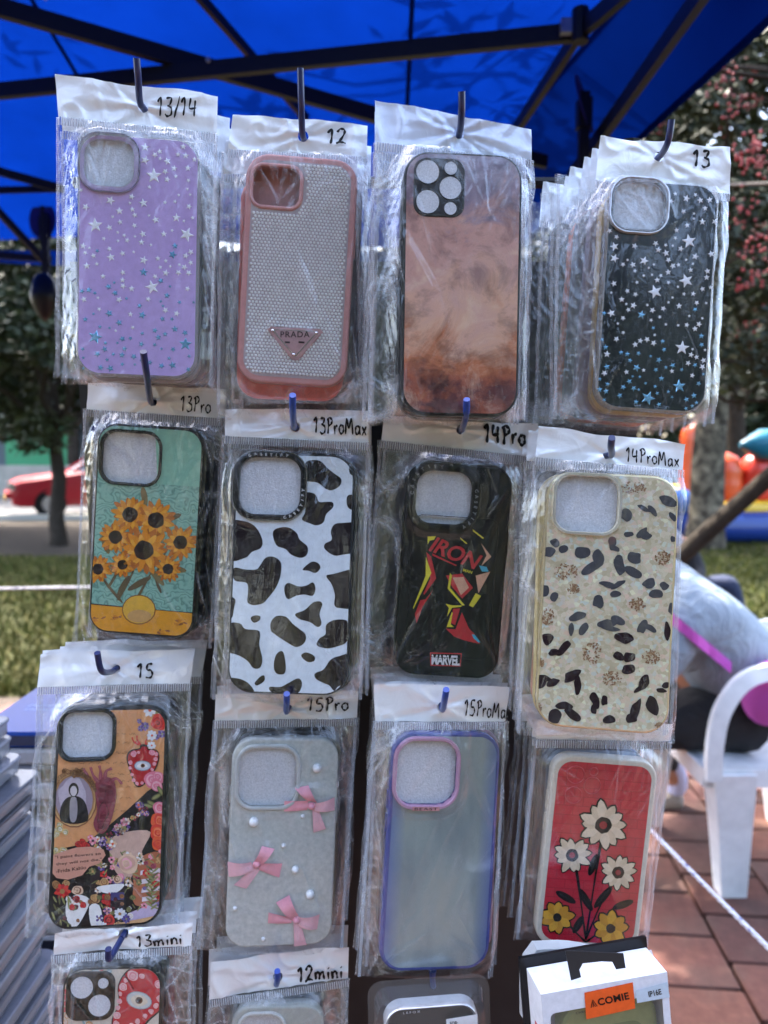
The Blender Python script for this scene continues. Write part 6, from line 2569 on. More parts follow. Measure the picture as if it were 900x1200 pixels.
def tree(label, x, y, tr, th, crown_z, crown_r, seed, n=5000, leaf=.09, bark=BARK, flare=1.5, squash=.75, group=None, weights=(5, 4, 2, .6), thin=1.0, nblob=34):
    root = empty('tree', (x, y, 0))
    tag(root, label, 'tree', group)
    rr_ = random.Random(seed)
    pm = PM()
    pm.tube([(0, 0, -.05), (0, 0, .12), (rr_.uniform(-.03, .03), 0, .4), (rr_.uniform(-.05, .05), rr_.uniform(-.04, .04), th * .5), (rr_.uniform(-.08, .08), 0, th)],
            [tr * flare, tr * 1.2, tr * 1.02, tr * .95, tr * .8], bark, 14)
    o = pm.build('trunk', root); smooth_edges(o, 60)
    pm = PM()
    blobs = []
    for k in range(8):
        a = k * .785 + rr_.uniform(-.3, .3)
        e = (math.cos(a) * crown_r * .65, math.sin(a) * crown_r * .65, crown_z + rr_.uniform(-.3, .5) * crown_r)
        limb(pm, (0, 0, th * rr_.uniform(.8, 1.0)), e, tr * .45, tr * .08, seed + k, bark, 7)
    o = pm.build('limbs', root); smooth_edges(o, 60)
    for k in range(nblob):
        d = Vector((rr_.gauss(0, 1), rr_.gauss(0, 1), rr_.gauss(0, 1))).normalized() * (rr_.random() ** .35) * crown_r
        s = crown_r * rr_.uniform(.16, .34)
        blobs.append((d.x, d.y, crown_z + d.z * squash, s, s, s * .75))
    leaves('crown', root, blobs, n, leaf, LEAFM, seed, 2.0, weights)
    return root


TG = 'trees along the far side of the lawn'
tree('slim dark tree in front of the red car', -4.72, 10.7, .105, 1.9, 3.2, 2.0, 1, 24000, .13, squash=.8, weights=(4, 5, 3, 1))
tree('dark tree at the left edge beside the nose of the red car', -7.1, 12.8, .17, 1.9, 3.4, 2.5, 2, 24000, .14, squash=.8, weights=(5, 4, 2.5, .6))
tree('leafy tree overhead beyond the red car', -9.8, 23.5, .2, 2.6, 5.2, 3.4, 3, 9000, .16, squash=.9)
tree('broad tree standing behind the bagged cases', -.6, 13.5, .2, 2.2, 3.9, 3.4, 4, 16000, .17, squash=.8, nblob=46)
tree('leafy tree between the red car and the bouncy castle', 1.6, 17.5, .2, 2.2, 3.9, 3.4, 14, 14000, .2, squash=.8, nblob=46)
tree('mottled pale trunk tree in front of the bouncy castle', 4.52, 10.4, .235, 2.5, 4.6, 2.9, 5, 16000, .12, BARKM, 1.25, weights=(6, 4, 1.5, .4), squash=.72)
tree('second leafy tree behind the bouncy castle', 9.2, 19.5, .25, 2.8, 5.4, 3.6, 6, 9000, .17)
for i, (x, y, rr1) in enumerate(((-17, 27, 4.2), (-12, 30, 4.5), (-6, 29, 4.4), (0, 30, 4.6), (3, 27, 4.4), (6, 31, 4.6), (13, 29, 4.8), (20, 27, 4.4))):
    tree('tall background tree beyond the road, %s from the left of its row' % ORDS[i].replace('topmost', 'first'), x, y, .25, 3, 5.4, rr1, 20 + i, 9000, .34, group='row of tall trees beyond the road', squash=.95)
# unseen trees added behind the photographer to give the film dark reflections
for i, (x, y, rr1) in enumerate(((-5, -6, 2.9), (-.6, -7.5, 3.1), (4.2, -6.2, 2.9), (9, -5, 3.2), (-10, -4, 3.2), (1.5, -12, 4.2), (-7, -12, 4.2))):
    tree('unseen tree added opposite for dark reflections, %s of its group' % ORDS[i].replace('topmost', 'first'), x, y, .2, 2.0, 3.6, rr1, 40 + i, 9000, .30, group='unseen trees added opposite for dark reflections')

# unseen dark stall tents added behind the photographer to darken film reflections
for i, (x, y, w_) in enumerate(((-2.4, -3.6, 3.0), (1.3, -3.7, 3.2))):
    st_ = empty('added_market_stall', (x, y, 0))
    tag(st_, ('dark green roofed' if i else 'dark grey blue roofed') + ' stall, unseen, added opposite the case display to darken reflections', 'market stall')
    wc = paint((40, 60, 52) if i else (44, 48, 66), .8)
    pm = PM()
    h_ = w_ / 2
    pm.add([(-h_, -h_, 2.15), (h_, -h_, 2.15), (h_, h_, 2.15), (-h_, h_, 2.15), (0, 0, 2.95)], [(0, 1, 4), (1, 2, 4), (2, 3, 4), (3, 0, 4)], wc)
    pm.add([(-h_, h_ + .002, 2.15), (h_, h_ + .002, 2.15), (h_, h_ + .01, 1.90), (-h_, h_ + .01, 1.90)], [(0, 1, 2, 3)], wc)
    pm.build('roof', st_)
    for sx in (-1, 1):
        for sy in (-1, 1):
            pm = PM(); pm.tube([(sx * (h_ - .04), sy * (h_ - .04), 0), (sx * (h_ - .04), sy * (h_ - .04), 2.15)], .02, M_SILV, 8); pm.build('leg', st_)
    pm = PM(); pm.box((-h_ + .3, h_ - .5, .72), (h_ - .3, h_ - .05, .76), wc); pm.box((-h_ + .3, h_ - .09, .1), (h_ - .3, h_ - .06, .72), wc)
    pm.build('counter', st_)

# unseen tall tree added behind the photographer to shade paving and dim reflections
bt3 = empty('tree', (-3.9, -3.2, 0))
tag(bt3, 'unseen tall tree added behind the photographer to cast shade', 'tree')
pm = PM(); pm.tube([(0, 0, -.05), (.1, 0, .5), (.3, .1, 2.2), (.9, .3, 3.6), (1.6, .5, 4.8)], [.24, .19, .16, .12, .05], BARK, 12)
o = pm.build('trunk', bt3); smooth_edges(o, 60)
rr = random.Random(44)
sb = []
for k in range(44):
    a, q = rr.uniform(0, 6.28), math.sqrt(rr.random()) * 3.1
    sb.append((2.1 + q * math.cos(a) * 1.2, .3 + q * math.sin(a) * .85, 5.2 + rr.uniform(-.4, .9), .65, .65, .35))
pm = PM()
for k in range(10):
    limb(pm, (.9, .3, 3.6), sb[k * 3][:3], .07, .01, 900 + k, BARK, 7)
o = pm.build('limbs', bt3); smooth_edges(o, 60)
leaves('crown', bt3, sb, 8000, .15, LEAFM, 45, 2.0, (5, 4, 2, .5))

# shrub with red berries at the right
bt = empty('berry_tree', (.87, 4.0, 0))
tag(bt, 'shrubby tree hung with clusters of small red berries, right of the stall', 'tree')
pm = PM()
pm.tube([(-.1, 0, -.05), (0, 0, .1), (.35, -.05, .45), (1.15, -.1, 1.22), (1.7, -.25, 1.75), (2.3, -.4, 2.3)], [.09, .065, .05, .045, .04, .03], BARK, 10)
o = pm.build('trunk', bt); smooth_edges(o, 60)
pm = PM()
rr = random.Random(77)
bl = []
for k in range(60):
    px, py, y = rr.uniform(690, 1050), rr.uniform(-150, 430), rr.uniform(2.9, 4.3)
    if px + py * .9 < 800 and py > 0 and px < 760: continue
    p = at(px, py, y) - Vector((.87, 4.0, 0))
    s = rr.uniform(.14, .26)
    bl.append((p.x, p.y, p.z, s, s * .8, s * .8))
for k in range(26):
    b = bl[k * 2 % len(bl)]
    limb(pm, (1.7 + rr.uniform(-.5, .5), -.25, 1.75 + rr.uniform(-.4, .4)), (b[0], b[1], b[2]), .014, .003, 300 + k, BARK, 8, .09)
# pale arching twigs
tw = paint((150, 140, 124), .7)
for a, m_, b_ in (((735, 262), (790, 224), (915, 214)), ((690, 300), (760, 270), (850, 300)), ((830, 320), (870, 300), (930, 286))):
    pts = catmull([tuple(at(*a, 2.7) - Vector((.87, 4, 0))), tuple(at(*m_, 2.65) - Vector((.87, 4, 0))), tuple(at(*b_, 2.6) - Vector((.87, 4, 0)))], 6, False)
    pm.tube(pts, .0045, tw if a[0] == 735 else BARK, 6)
o = pm.build('limbs', bt); smooth_edges(o, 60)
leaves('crown', bt, bl, 13000, .062, LEAFM, 5, 2.6, (6, 5, 2.2, 1.4))
blb = []
for k in range(46):
    p = at(rr.uniform(690, 1150), rr.uniform(-260, 420), rr.uniform(4.6, 6.0)) - Vector((.87, 4.0, 0))
    blb.append((p.x, p.y, p.z, .5, .4, .42))
leaves('inner_crown', bt, blb, 26000, .09, LEAFM[:3], 6, 2.3, (7, 4, 1))
# berries in bunches
ico = bmesh.new(); bmesh.ops.create_icosphere(ico, subdivisions=1, radius=1)
iv = [tuple(v.co) for v in ico.verts]; iff = [tuple(v.index for v in f.verts) for f in ico.faces]; ico.free()
red1, red2 = paint((140, 18, 26), .4), paint((108, 14, 22), .4)
pm = PM()
for k in range(150):
    b = rr.choice(bl)
    c = Vector((b[0] + rr.uniform(-1, 1) * b[3], b[1] - rr.uniform(0, 1.1) * b[4], b[2] + rr.uniform(-1, 1) * b[5]))
    for q in range(rr.randint(5, 14)):
        p = c + Vector((rr.gauss(0, .024), rr.gauss(0, .02), rr.gauss(0, .02)))
        rad = rr.uniform(.0045, .0075)
        pm.add([(p.x + v[0] * rad, p.y + v[1] * rad, p.z + v[2] * rad) for v in iv], iff, red1 if rr.random() < .6 else red2)
for (px, py, y) in ((880, 172, 2.3), (895, 195, 2.3), (870, 185, 2.3), (835, 212, 2.5), (800, 225, 2.5), (820, 205, 2.5), (850, 95, 2.5), (862, 120, 2.5), (890, 290, 2.4), (880, 330, 2.5), (870, 250, 2.6)):
    c = at(px, py, y) - Vector((.87, 4.0, 0))
    for q in range(22):
        p = c + Vector((rr.gauss(0, .03), rr.gauss(0, .02), rr.gauss(0, .022)))
        rad = rr.uniform(.0045, .007)
        pm.add([(p.x + v[0] * rad, p.y + v[1] * rad, p.z + v[2] * rad) for v in iv], iff, red1 if rr.random() < .7 else red2)
o = pm.build('berries', bt, smooth=True); tag(o, kind='stuff')
# unseen crown added high above the stall to shade the paving
shade = []
for k in range(26):
    a, q = rr.uniform(0, 6.28), math.sqrt(rr.random()) * 1.5
    shade.append((.25 + q * math.cos(a) - .87, 3.75 + q * math.sin(a) * .8 - 4.0, 3.35 + rr.uniform(-.25, .5), .42, .42, .2))
leaves('added_shade_crown', bt, shade, 7000, .09, LEAFM, 15, 2.6, (6, 5, 2, 1))
# foliage reaching over the canopy: its shade falls on the cloth
pm = PM()
spots = [(125, 120), (150, 100), (100, 150), (470, 120), (500, 105), (540, 90), (570, 125), (590, 60), (555, 30), (610, 20), (490, 60), (520, 15), (150, 90), (300, 60), (320, 90), (270, 130), (620, 85), (585, 100), (455, 30), (600, 130), (60, 60)]
bl2 = []
for (px, py) in spots:
    d = ray(px, py)
    t = (roof_z(1.7) + .06 - CAMZ) / d[2]
    p = Vector(CP + d * t) + sun_dir * rr.uniform(.35, 1.3) - Vector((.87, 4.0, 0))
    s = rr.uniform(.035, .10)
    bl2.append((p.x, p.y, p.z, s * 1.4, s * 1.4, .03))
leaves('overhanging_leaves', bt, bl2, 260, .085, LEAFM, 9, 3.0, (5, 5, 2, 1))
for k in range(9):
    a, b = bl2[k], bl2[k + 5]
    limb(pm, (2.2, -.6, 2.5) if k % 3 == 0 else a[:3], b[:3], .010, .003, 500 + k, BARK, 9, .05)
pm.build('overhanging_limbs', bt)

# ------------------------------------------------------------------ red car
car = empty('parked_car', (-5.95, 16.3, .008))
tag(car, 'red parked saloon car with a yellow number plate behind the trees', 'car')
car.rotation_euler = (0, 0, R(28))
RED, GLS = paint((150, 18, 34), .3), NT('car_glass').set((.25, .33, .36), .08)
CHR, TYR = paint((190, 190, 195), .2, .8), paint((20, 20, 22), .8)
# body: cross sections along local x (front at -x)
st = [(-2.05, .42, .62, .66), (-2.0, .25, .74, .74), (-1.85, .20, .80, .80), (-1.3, .20, .88, .84), (-.75, .20, .96, .84), (0, .18, .98, .85), (.9, .18, .99, .85), (1.5, .20, .99, .83), (1.95, .24, .95, .78), (2.08, .45, .85, .66)]
pm = PM()
lp = []
for x, zb, zt_, hw in st:
    lp.append([(x, -hw, zb + .05), (x, -hw - .03, (zb + zt_) / 2), (x, -hw, zt_ - .06), (x, -hw + .07, zt_), (x, 0, zt_ + .02), (x, hw - .07, zt_), (x, hw, zt_ - .06), (x, hw + .03, (zb + zt_) / 2), (x, hw, zb + .05), (x, 0, zb)])
loops_band(pm, lp, RED)
pm.add(lp[0], [tuple(range(10))], RED); pm.add(lp[-1], [tuple(reversed(range(10)))], RED)
o = pm.build('body', car, fix=True); smooth_edges(o, 35)
pm = PM()
cab = [(-.85, .97, .70), (-.25, 1.36, .56), (.85, 1.38, .56), (1.55, .98, .68)]
lo_ = [(x, -hw, z) for x, z, hw in cab] + [(x, hw, z) for x, z, hw in cab]
pm.add([(-.85, -.74, .94), (-.22, -.58, 1.36), (.9, -.58, 1.37), (1.6, -.72, .95), (-.85, .74, .94), (-.22, .58, 1.36), (.9, .58, 1.37), (1.6, .72, .95)],
       [(0, 1, 2, 3), (4, 7, 6, 5), (0, 4, 5, 1), (3, 2, 6, 7)], GLS)
o = pm.build('windows', car, fix=True)
pm = PM()
pm.add([(-.24, -.60, 1.355), (.92, -.60, 1.365), (.92, .60, 1.365), (-.24, .60, 1.355), (-.15, -.5, 1.395), (.82, -.5, 1.405), (.82, .5, 1.405), (-.15, .5, 1.395)],
       [(4, 5, 6, 7), (0, 1, 5, 4), (1, 2, 6, 5), (2, 3, 7, 6), (3, 0, 4, 7)], RED)
for sy in (-1, 1):
    pm.tube([(-.88, sy * .74, .94), (-.24, sy * .59, 1.37)], .03, RED, 6)
    pm.tube([(.92, sy * .59, 1.37), (1.62, sy * .72, .95)], .05, RED, 6)
    pm.tube([(.28, sy * .70, .94), (.30, sy * .585, 1.37)], .03, RED, 6)
o = pm.build('roof', car, fix=True)
for x in (-1.32, 1.32):
    for sy in (-1, 1):
        w = PM()
        w.tube([(x, sy * .86, .30), (x, sy * .66, .30)], .30, TYR, 20)
        wo = w.build('wheel', car); smooth_edges(wo, 50)
        w = PM(); w.tube([(x, sy * .875, .30), (x, sy * .80, .30)], .17, CHR, 14); w.build('rim', wo)
for sy in (-1, 1):
    w = PM(); w.box((-2.06, sy * .62 - .16, .60), (-1.96, sy * .62 + .14, .73), CHR); w.build('headlight', car)
    w = PM(); w.box((-.65, sy * .92 - .06, .92), (-.50, sy * .92 + .06, 1.03), TYR); w.build('wing_mirror', car)
w = PM(); w.box((-2.12, -.72, .42), (-2.02, .72, .54), RED); w.build('bumper', car)
w = PM(); w.box((-2.135, -.22, .34), (-2.12, .22, .46), paint((216, 170, 40), .5)); w.build('number_plate', car)
w = PM(); w.box((-2.07, -.40, .60), (-2.02, .40, .68), TYR); w.build('grille', car)

hg = empty('hedge', (0, 25.5, 0))
tag(hg, 'tall dark hedge closing the view beyond the road', 'hedge')
hb_ = [(x + rr.uniform(-.5, .5), rr.uniform(-.8, .8), z + rr.uniform(-.3, .3), 1.2, .9, .9) for x in np.arange(-30, 31, 1.6) for z in (.8, 2.2, 3.6, 5.0, 6.2)]
leaves('foliage', hg, hb_, 52000, .38, LEAFM[:3], 61, 1.8, (6, 4, 1))
# far wall, gate and house across the road
wallm = gmat('pale_render_wall', [(.3, (.22, .21, .18)), (.7, (.34, .32, .28))], 3, .4)
pm = PM(); pm.box((-30, 22.6, 0), (30, 22.8, .95), wallm)
tag(pm.build('boundary_wall'), 'low pale wall across the road behind the red car', 'wall')
hs = empty('green_gated_building', (-11.2, 24.5, 0))
tag(hs, 'building with a green gate and brick pillar glimpsed under the trees', 'building')
pm = PM(); pm.box((-5, .3, 0), (6, 3, 4.2), paint((84, 92, 96), .8)); pm.build('wall', hs)
pm = PM(); pm.box((-1.2, -.1, 0), (1.0, .1, 2.2), paint((46, 130, 84), .6)); pm.build('gate', hs)
pm = PM(); pm.box((3.0, -.2, 0), (3.5, .2, 2.3), paint((130, 92, 84), .8)); pm.build('pillar', hs)
pm = PM(); pm.box((-5.2, .1, 4.2), (6.2, 3.2, 4.4), paint((110, 74, 60), .8)); pm.build('roof', hs)

# ------------------------------------------------------------------ bouncy castle
bcz = empty('bouncy_castle', (5.8, 12.6, 0))
tag(bcz, 'inflatable bouncy castle in orange, blue, yellow and teal on the grass', 'bouncy castle')
ORG, NAV, YEL, TEA, REDI, LBL = [paint(c, .35) for c in ((222, 88, 40), (30, 58, 128), (214, 170, 36), (24, 104, 128), (214, 62, 44), (70, 120, 196))]


def infl(name, a, b, r_, mat, n=14):
    a, b = Vector(a), Vector(b)
    pts, rad = [], []
    for i in range(n):
        t = i / (n - 1)
        pts.append(a.lerp(b, t))
        e = min(t, 1 - t) * (b - a).length
        rad.append(r_ * (math.sqrt(max(.02, 1 - (1 - min(1, e / r_)) ** 2))) * (1 - .04 * (i % 3 == 1)))
    pm = PM(); pm.tube(pts, rad, mat, 18)
    o = pm.build(name, bcz); smooth_edges(o, 60)


infl('base_tube', (-1.9, -1.6, .24), (3.0, -1.6, .24), .24, NAV)
infl('base_tube', (-1.9, -1.6, .24), (-1.9, 1.8, .24), .24, NAV)
infl('yellow_tube', (-1.0, -1.5, .50), (3.0, -1.5, .50), .13, YEL)
infl('blue_tube', (-2.0, -1.6, .62), (-1.2, -1.6, .62), .2, LBL)
infl('column', (-1.15, -1.5, .45), (-1.15, -1.5, 1.80), .23, ORG)
infl('column', (3.0, -1.4, .5), (3.0, -1.4, 1.9), .27, ORG)
infl('column', (-1.9, 1.8, .3), (-1.9, 1.8, 1.9), .27, ORG)
infl('top_tube', (-.5, -1.5, 1.46), (3.2, -1.5, 1.46), .24, TEA)
for k in range(8):
    infl('back_panel', (-.6 + k * .5, -1.25, .5), (-.6 + k * .5, -1.25, 1.35), .26, REDI if k % 3 else ORG)
infl('bed', (-1.6, .2, .3), (2.8, .2, .3), .5, YEL)

# ------------------------------------------------------------------ people
def skin_body(name, parent, chain, mat, sub=2, root_i=0):
    """chain: list of polylines of (x, y, z, r); points that coincide are welded"""
    vs, rs, es, idx = [], [], [], {}
    for line in chain:
        prev = None
        for (x, y, z, r_) in line:
            k = (round(x, 4), round(y, 4), round(z, 4))
            if k not in idx:
                idx[k] = len(vs); vs.append((x, y, z)); rs.append(r_)
            if prev is not None and prev != idx[k]: es.append((prev, idx[k]))
            prev = idx[k]
    me = bpy.data.meshes.new(name)
    me.from_pydata(vs, es, [])
    o = link(bpy.data.objects.new(name, me))
    o.modifiers.new('s', 'SKIN')
    sv = me.skin_vertices[0].data
    for i, r_ in enumerate(rs):
        sv[i].radius = (r_, r_) if not isinstance(r_, tuple) else r_
    sv[root_i].use_root = True
    m = o.modifiers.new('d', 'SUBSURF'); m.levels = sub; m.render_levels = sub
    dg = bpy.context.evaluated_depsgraph_get()
    m2 = bpy.data.meshes.new_from_object(o.evaluated_get(dg))
    m2.name = name
    bpy.data.objects.remove(o); bpy.data.meshes.remove(me)
    m2.materials.clear(); m2.materials.append(mat)
    m2.polygons.foreach_set('use_smooth', [True] * len(m2.polygons))
    return link(bpy.data.objects.new(name, m2), parent)


def ball(name, parent, c, r3, mat, rot=(0, 0, 0), seg=20):
    bm = bmesh.new(); bmesh.ops.create_uvsphere(bm, u_segments=seg, v_segments=seg // 2 + 2, radius=1)
    me = bpy.data.meshes.new(name); bm.to_mesh(me); bm.free()
    me.materials.append(mat); me.polygons.foreach_set('use_smooth', [True] * len(me.polygons))
    o = link(bpy.data.objects.new(name, me), parent)
    o.location = c; o.scale = r3; o.rotation_euler = rot
    return o


SKIN = paint((176, 122, 96), .5)


def cloth(name, c, bump=.5):
    b = NT(name)
    n = b.noise(b.coord(), 9, 4, .6, 1.5)
    n2 = b.noise(b.coord(), 240, 2)
    lc = s2l(c)
    b.set(b.ramp(n2, [(.2, tuple(v * .85 for v in lc)), (.8, tuple(min(1, v * 1.08) for v in lc))]), .85, 0, b.bump(n, bump, .03))
    return b.m


HOOD, TROU, SHOE, SOCK = cloth('grey_hoodie_fleece', (136, 148, 160), .8), cloth('black_leggings', (22, 22, 26)), paint((150, 140, 130), .7), paint((196, 196, 226), .8)
w = empty('person', (1.17, 2.38, 0))
tag(w, 'person in grey hoodie bending forward on the white chair, magenta bag on their hip', 'person')
P0 = (.02, 0, .56)
body = [[(.02, 0, .56, .15), (-.10, 0, .66, .14), (-.27, 0, .86, .13), (-.36, 0, .95, .08), (-.43, 0, .99, .055), (-.52, 0, 1.02, .085), (-.58, 0, 1.0, .075)],
        [(-.27, 0, .86, .13), (-.30, -.19, .86, .065), (-.42, -.22, .66, .045), (-.55, -.12, .60, .034), (-.60, -.09, .60, .030), (-.64, -.09, .60, .022)],
        [(-.27, 0, .86, .13), (-.30, .19, .86, .065), (-.42, .22, .66, .045), (-.55, .12, .60, .034), (-.60, .09, .60, .030), (-.64, .09, .60, .022)],
        [(.02, 0, .56, .15), (-.08, -.11, .53, .10), (-.44, -.13, .50, .07), (-.46, -.13, .30, .05), (-.44, -.13, .09, .04)],
        [(.02, 0, .56, .15), (-.08, .11, .53, .10), (-.38, .16, .50, .07), (-.20, .24, .30, .05), (-.06, .32, .10, .036)]]
skin_body('body', w, body, SKIN)
hood = [[(.04, 0, .57, (.185, .155)), (-.06, 0, .68, (.205, .175)), (-.20, 0, .84, (.205, .16)), (-.30, 0, .92, (.16, .12)), (-.38, 0, .965, (.10, .09))],
        [(-.20, 0, .84, (.205, .16)), (-.28, -.22, .85, .085), (-.42, -.25, .66, .066), (-.54, -.14, .60, .05)],
        [(-.20, 0, .84, (.205, .16)), (-.28, .22, .85, .085), (-.42, .25, .66, .066), (-.54, .14, .60, .05)]]
skin_body('hoodie', w, hood, HOOD)
ball('hood', w, (-.36, 0, 1.0), (.11, .12, .075), HOOD, (0, R(-30), 0))
leg = [[(.05, 0, .53, (.18, .14)), (-.08, -.11, .53, .115), (-.44, -.13, .50, .085), (-.46, -.13, .30, .062), (-.44, -.13, .14, .05)],
       [(.05, 0, .53, (.18, .14)), (-.08, .11, .53, .115), (-.38, .16, .50, .085), (-.20, .24, .30, .062), (-.09, .31, .17, .05)]]
skin_body('trousers', w, leg, TROU)
hair = ball('hair', w, (-.535, 0, 1.04), (.105, .095, .10), cloth('dark_hair', (34, 26, 24)), (0, R(20), 0))
for s, (x, y) in ((-1, (-.44, -.13)), (1, (-.07, .32))):
    skin_body('sock', w, [[(x - (.06 if s > 0 else 0), y - (.04 if s > 0 else 0), .24, .050), (x, y, .12, .048), (x - .01, y, .06, .04)]], SOCK)
    skin_body('shoe', w, [[(x + .03, y, .045, .042), (x - .03, y, .05, .045), (x - .11, y, .038, .040), (x - .17, y, .03, .028)]], SHOE)
    pm = PM(); pm.ngon([(0, 0)] * 0, 0, SHOE)
    pm.add(*(lambda L: (L, [tuple(range(16)), tuple(reversed(range(16, 32)))] + [(k, (k + 1) % 16, 16 + (k + 1) % 16, 16 + k) for k in range(16)]))(
        [(x - .065 + .13 * math.cos(k * math.pi / 8), y + .047 * math.sin(k * math.pi / 8), z) for z in (.006, .024) for k in range(16)]), paint((200, 198, 196), .6))
    pm.build('shoe_sole', w, fix=True)
# face
for sy in (-1, 1):
    ball('eye', w, (-.605, sy * .03, 1.0), (.010, .011, .008), paint((30, 22, 20)))
    ball('ear', w, (-.52, sy * .082, 1.01), (.018, .008, .026), SKIN)
ball('nose', w, (-.635, 0, .975), (.020, .012, .018), SKIN)
ball('mouth', w, (-.615, 0, .948), (.008, .022, .006), paint((150, 80, 76)))
# magenta strap and bag
MAG = cloth('magenta_nylon', (196, 84, 178), .3)
from mathutils.bvhtree import BVHTree
hm = [c for c in w.children if c.name.startswith('hoodie')][0]
W0 = Vector((1.17, 2.38, 0))
bvh = BVHTree.FromPolygons([tuple(v.co + W0) for v in hm.data.vertices], [tuple(p.vertices) for p in hm.data.polygons])
pb = []
for i in range(14):
    t = i / 13
    x, y = 772 + 84 * t, 712 + 70 * t
    d = Vector(ray(x, y)).normalized()
    hit = bvh.ray_cast(Vector(CP), d)[0]
    q = (hit - d * .008) if hit is not None else (pb[-1] + W0 + Vector((.012, 0, -.01)) if pb else at(x, y, 2.2))
    pb.append(q - W0)
pm = PM()
vs = []
for p in pb:
    vs += [p + Vector((0, 0, .017)), p + Vector((0, 0, -.017)), p + Vector((0, -.006, .017)), p + Vector((0, -.006, -.017))]
fs = []
for i in range(len(pb) - 1):
    a, b = 4 * i, 4 * i + 4
    fs += [(a, b, b + 1, a + 1), (a + 2, a + 3, b + 3, b + 2), (a, a + 2, b + 2, b), (a + 1, b + 1, b + 3, a + 3)]
pm.add(vs, fs, MAG); pm.build('bag_strap', w, fix=True)
bagp = at(904, 812, 2.14)
bag = ball('waist_bag', None, bagp, (.085, .06, .10), MAG, (0, R(15), 0))
tag(bag, 'magenta nylon waist bag at the hip of the person in grey', 'bag')

# white plastic armchair
ch = empty('plastic_chair', (1.17, 2.33, 0))
tag(ch, 'white moulded plastic armchair under the person in grey', 'chair')
wp = NT('white_moulded_plastic')
nw = wp.noise(wp.coord(), 14, 5, .6)
wp.set(wp.ramp(nw, [(.3, s2l((206, 210, 214))), (.7, s2l((232, 235, 238)))]), .3, 0, wp.bump(nw, .06, .004))
WP = wp.m
sx0, sx1, sy0, sy1 = -.235, .235, -.235, .245
P = np.zeros((15, 15, 3))
for j in range(15):
    for i in range(15):
        u, v = i / 14, j / 14
        x = sx0 + (sx1 - sx0) * u; y = sy1 + (sy0 - sy1) * v
        z = .435 - .018 * math.sin(math.pi * u) * math.sin(math.pi * v) - .03 * (max(0, .12 - u) / .12) ** 2
        P[j, i] = (x, y, z)
top_ = grid_mesh(P, WP)
P2 = P.copy(); P2[:, :, 2] -= .012
n0 = len(top_.v)
g2 = grid_mesh(P2[::-1], WP)
top_.add(g2.v, g2.f, WP)
top_.build('seat', ch, smooth=True)
pm = PM()
for (a, b) in (((sx0, sy0), (sx1, sy0)), ((sx0, sy1), (sx1, sy1)), ((sx0, sy0), (sx0, sy1)), ((sx1, sy0), (sx1, sy1))):
    L_ = Vector((b[0] - a[0], b[1] - a[1], 0)); n = L_.normalized().cross(Vector((0, 0, 1))) * .012
    a3, b3 = Vector((*a, .432)), Vector((*b, .432))
    vs = [a3 - n * .5, b3 - n * .5, b3 + n * .5, a3 + n * .5]
    vs = vs + [v - Vector((0, 0, .055)) for v in vs]
    pm.add(vs, [(0, 1, 2, 3), (7, 6, 5, 4), (0, 4, 5, 1), (1, 5, 6, 2), (2, 6, 7, 3), (3, 7, 4, 0)], WP)
pm.build('seat_rim', ch, fix=True)
for sx, sy in ((-1, -1), (-1, 1), (1, -1), (1, 1)):
    pm = PM()
    tx, ty = sx * .205, sy * .215
    bx_, by_ = sx * .225 + (.0 if sx < 0 else .03), sy * .235
    if sx < 0 and sy < 0:
        tx, bx_, by_ = -.155, -.125, -.19
    rings = []
    for z, w_, x, y in ((.42, .062, tx, ty), (.25, .05, (tx + bx_) / 2, (ty + by_) / 2), (.0, .036, bx_, by_)):
        rings.append([(x - w_, y - w_ * .7 * 1, z), (x + w_, y - w_ * .7, z), (x + w_, y - w_ * .7 + .010, z), (x - w_ + .012, y - w_ * .7 + .010, z), (x - w_ + .012, y + w_ * .8, z), (x - w_, y + w_ * .8, z)])
    loops_band(pm, rings, WP)
    pm.add(rings[0], [(0, 1, 2, 3), (0, 3, 4, 5)], WP); pm.add(rings[-1], [(3, 2, 1, 0), (5, 4, 3, 0)], WP)
    pm.build('leg', ch, fix=True)
for sy in (-1, 1):
    yy = sy * .262
    pts = catmull([(-.215, yy, .41), (-.215, yy, .52), (-.195, yy, .62), (-.135, yy, .70), (-.03, yy, .725), (.12, yy, .72), (.24, yy, .74)], 5, False)
    pm = PM()
    vs, fs = [], []
    for i, p in enumerate(pts):
        p = Vector(p); q0 = Vector(pts[max(0, i - 1)]); q1 = Vector(pts[min(len(pts) - 1, i + 1)])
        d = (q1 - q0).normalized(); nrm = Vector((-d.z, 0, d.x))
        wd = .024 + .004 * math.sin(i / len(pts) * 3)
        vs += [p + nrm * .030 * 1.0 + Vector((0, -wd * .4, 0)), p + nrm * .030 + Vector((0, wd * .4, 0)), p - nrm * .010 + Vector((0, wd * .9, 0)), p - nrm * .010 - Vector((0, wd * .9, 0))]
    for i in range(len(pts) - 1):
        for k in range(4):
            fs.append((4 * i + k, 4 * i + (k + 1) % 4, 4 * i + 4 + (k + 1) % 4, 4 * i + 4 + k))
    pm.add(vs, fs, WP)
    o = pm.build('armrest', ch, fix=True); smooth_edges(o, 40)
P = np.zeros((14, 12, 3))
for j in range(14):
    for i in range(12):
        u, v = i / 11 * 2 - 1, j / 13
        P[j, i] = (.25 + v * .10 - .05 * u * u * (1 - v * .3) + .02, u * (.25 - .03 * v), .44 + v * .42 - .05 * u * u * v)
bk = grid_mesh(P, WP)
P2 = P.copy(); P2[:, :, 0] += .009
g2 = grid_mesh(P2[::-1], WP); bk.add(g2.v, g2.f, WP)
bk.build('backrest', ch, smooth=True)

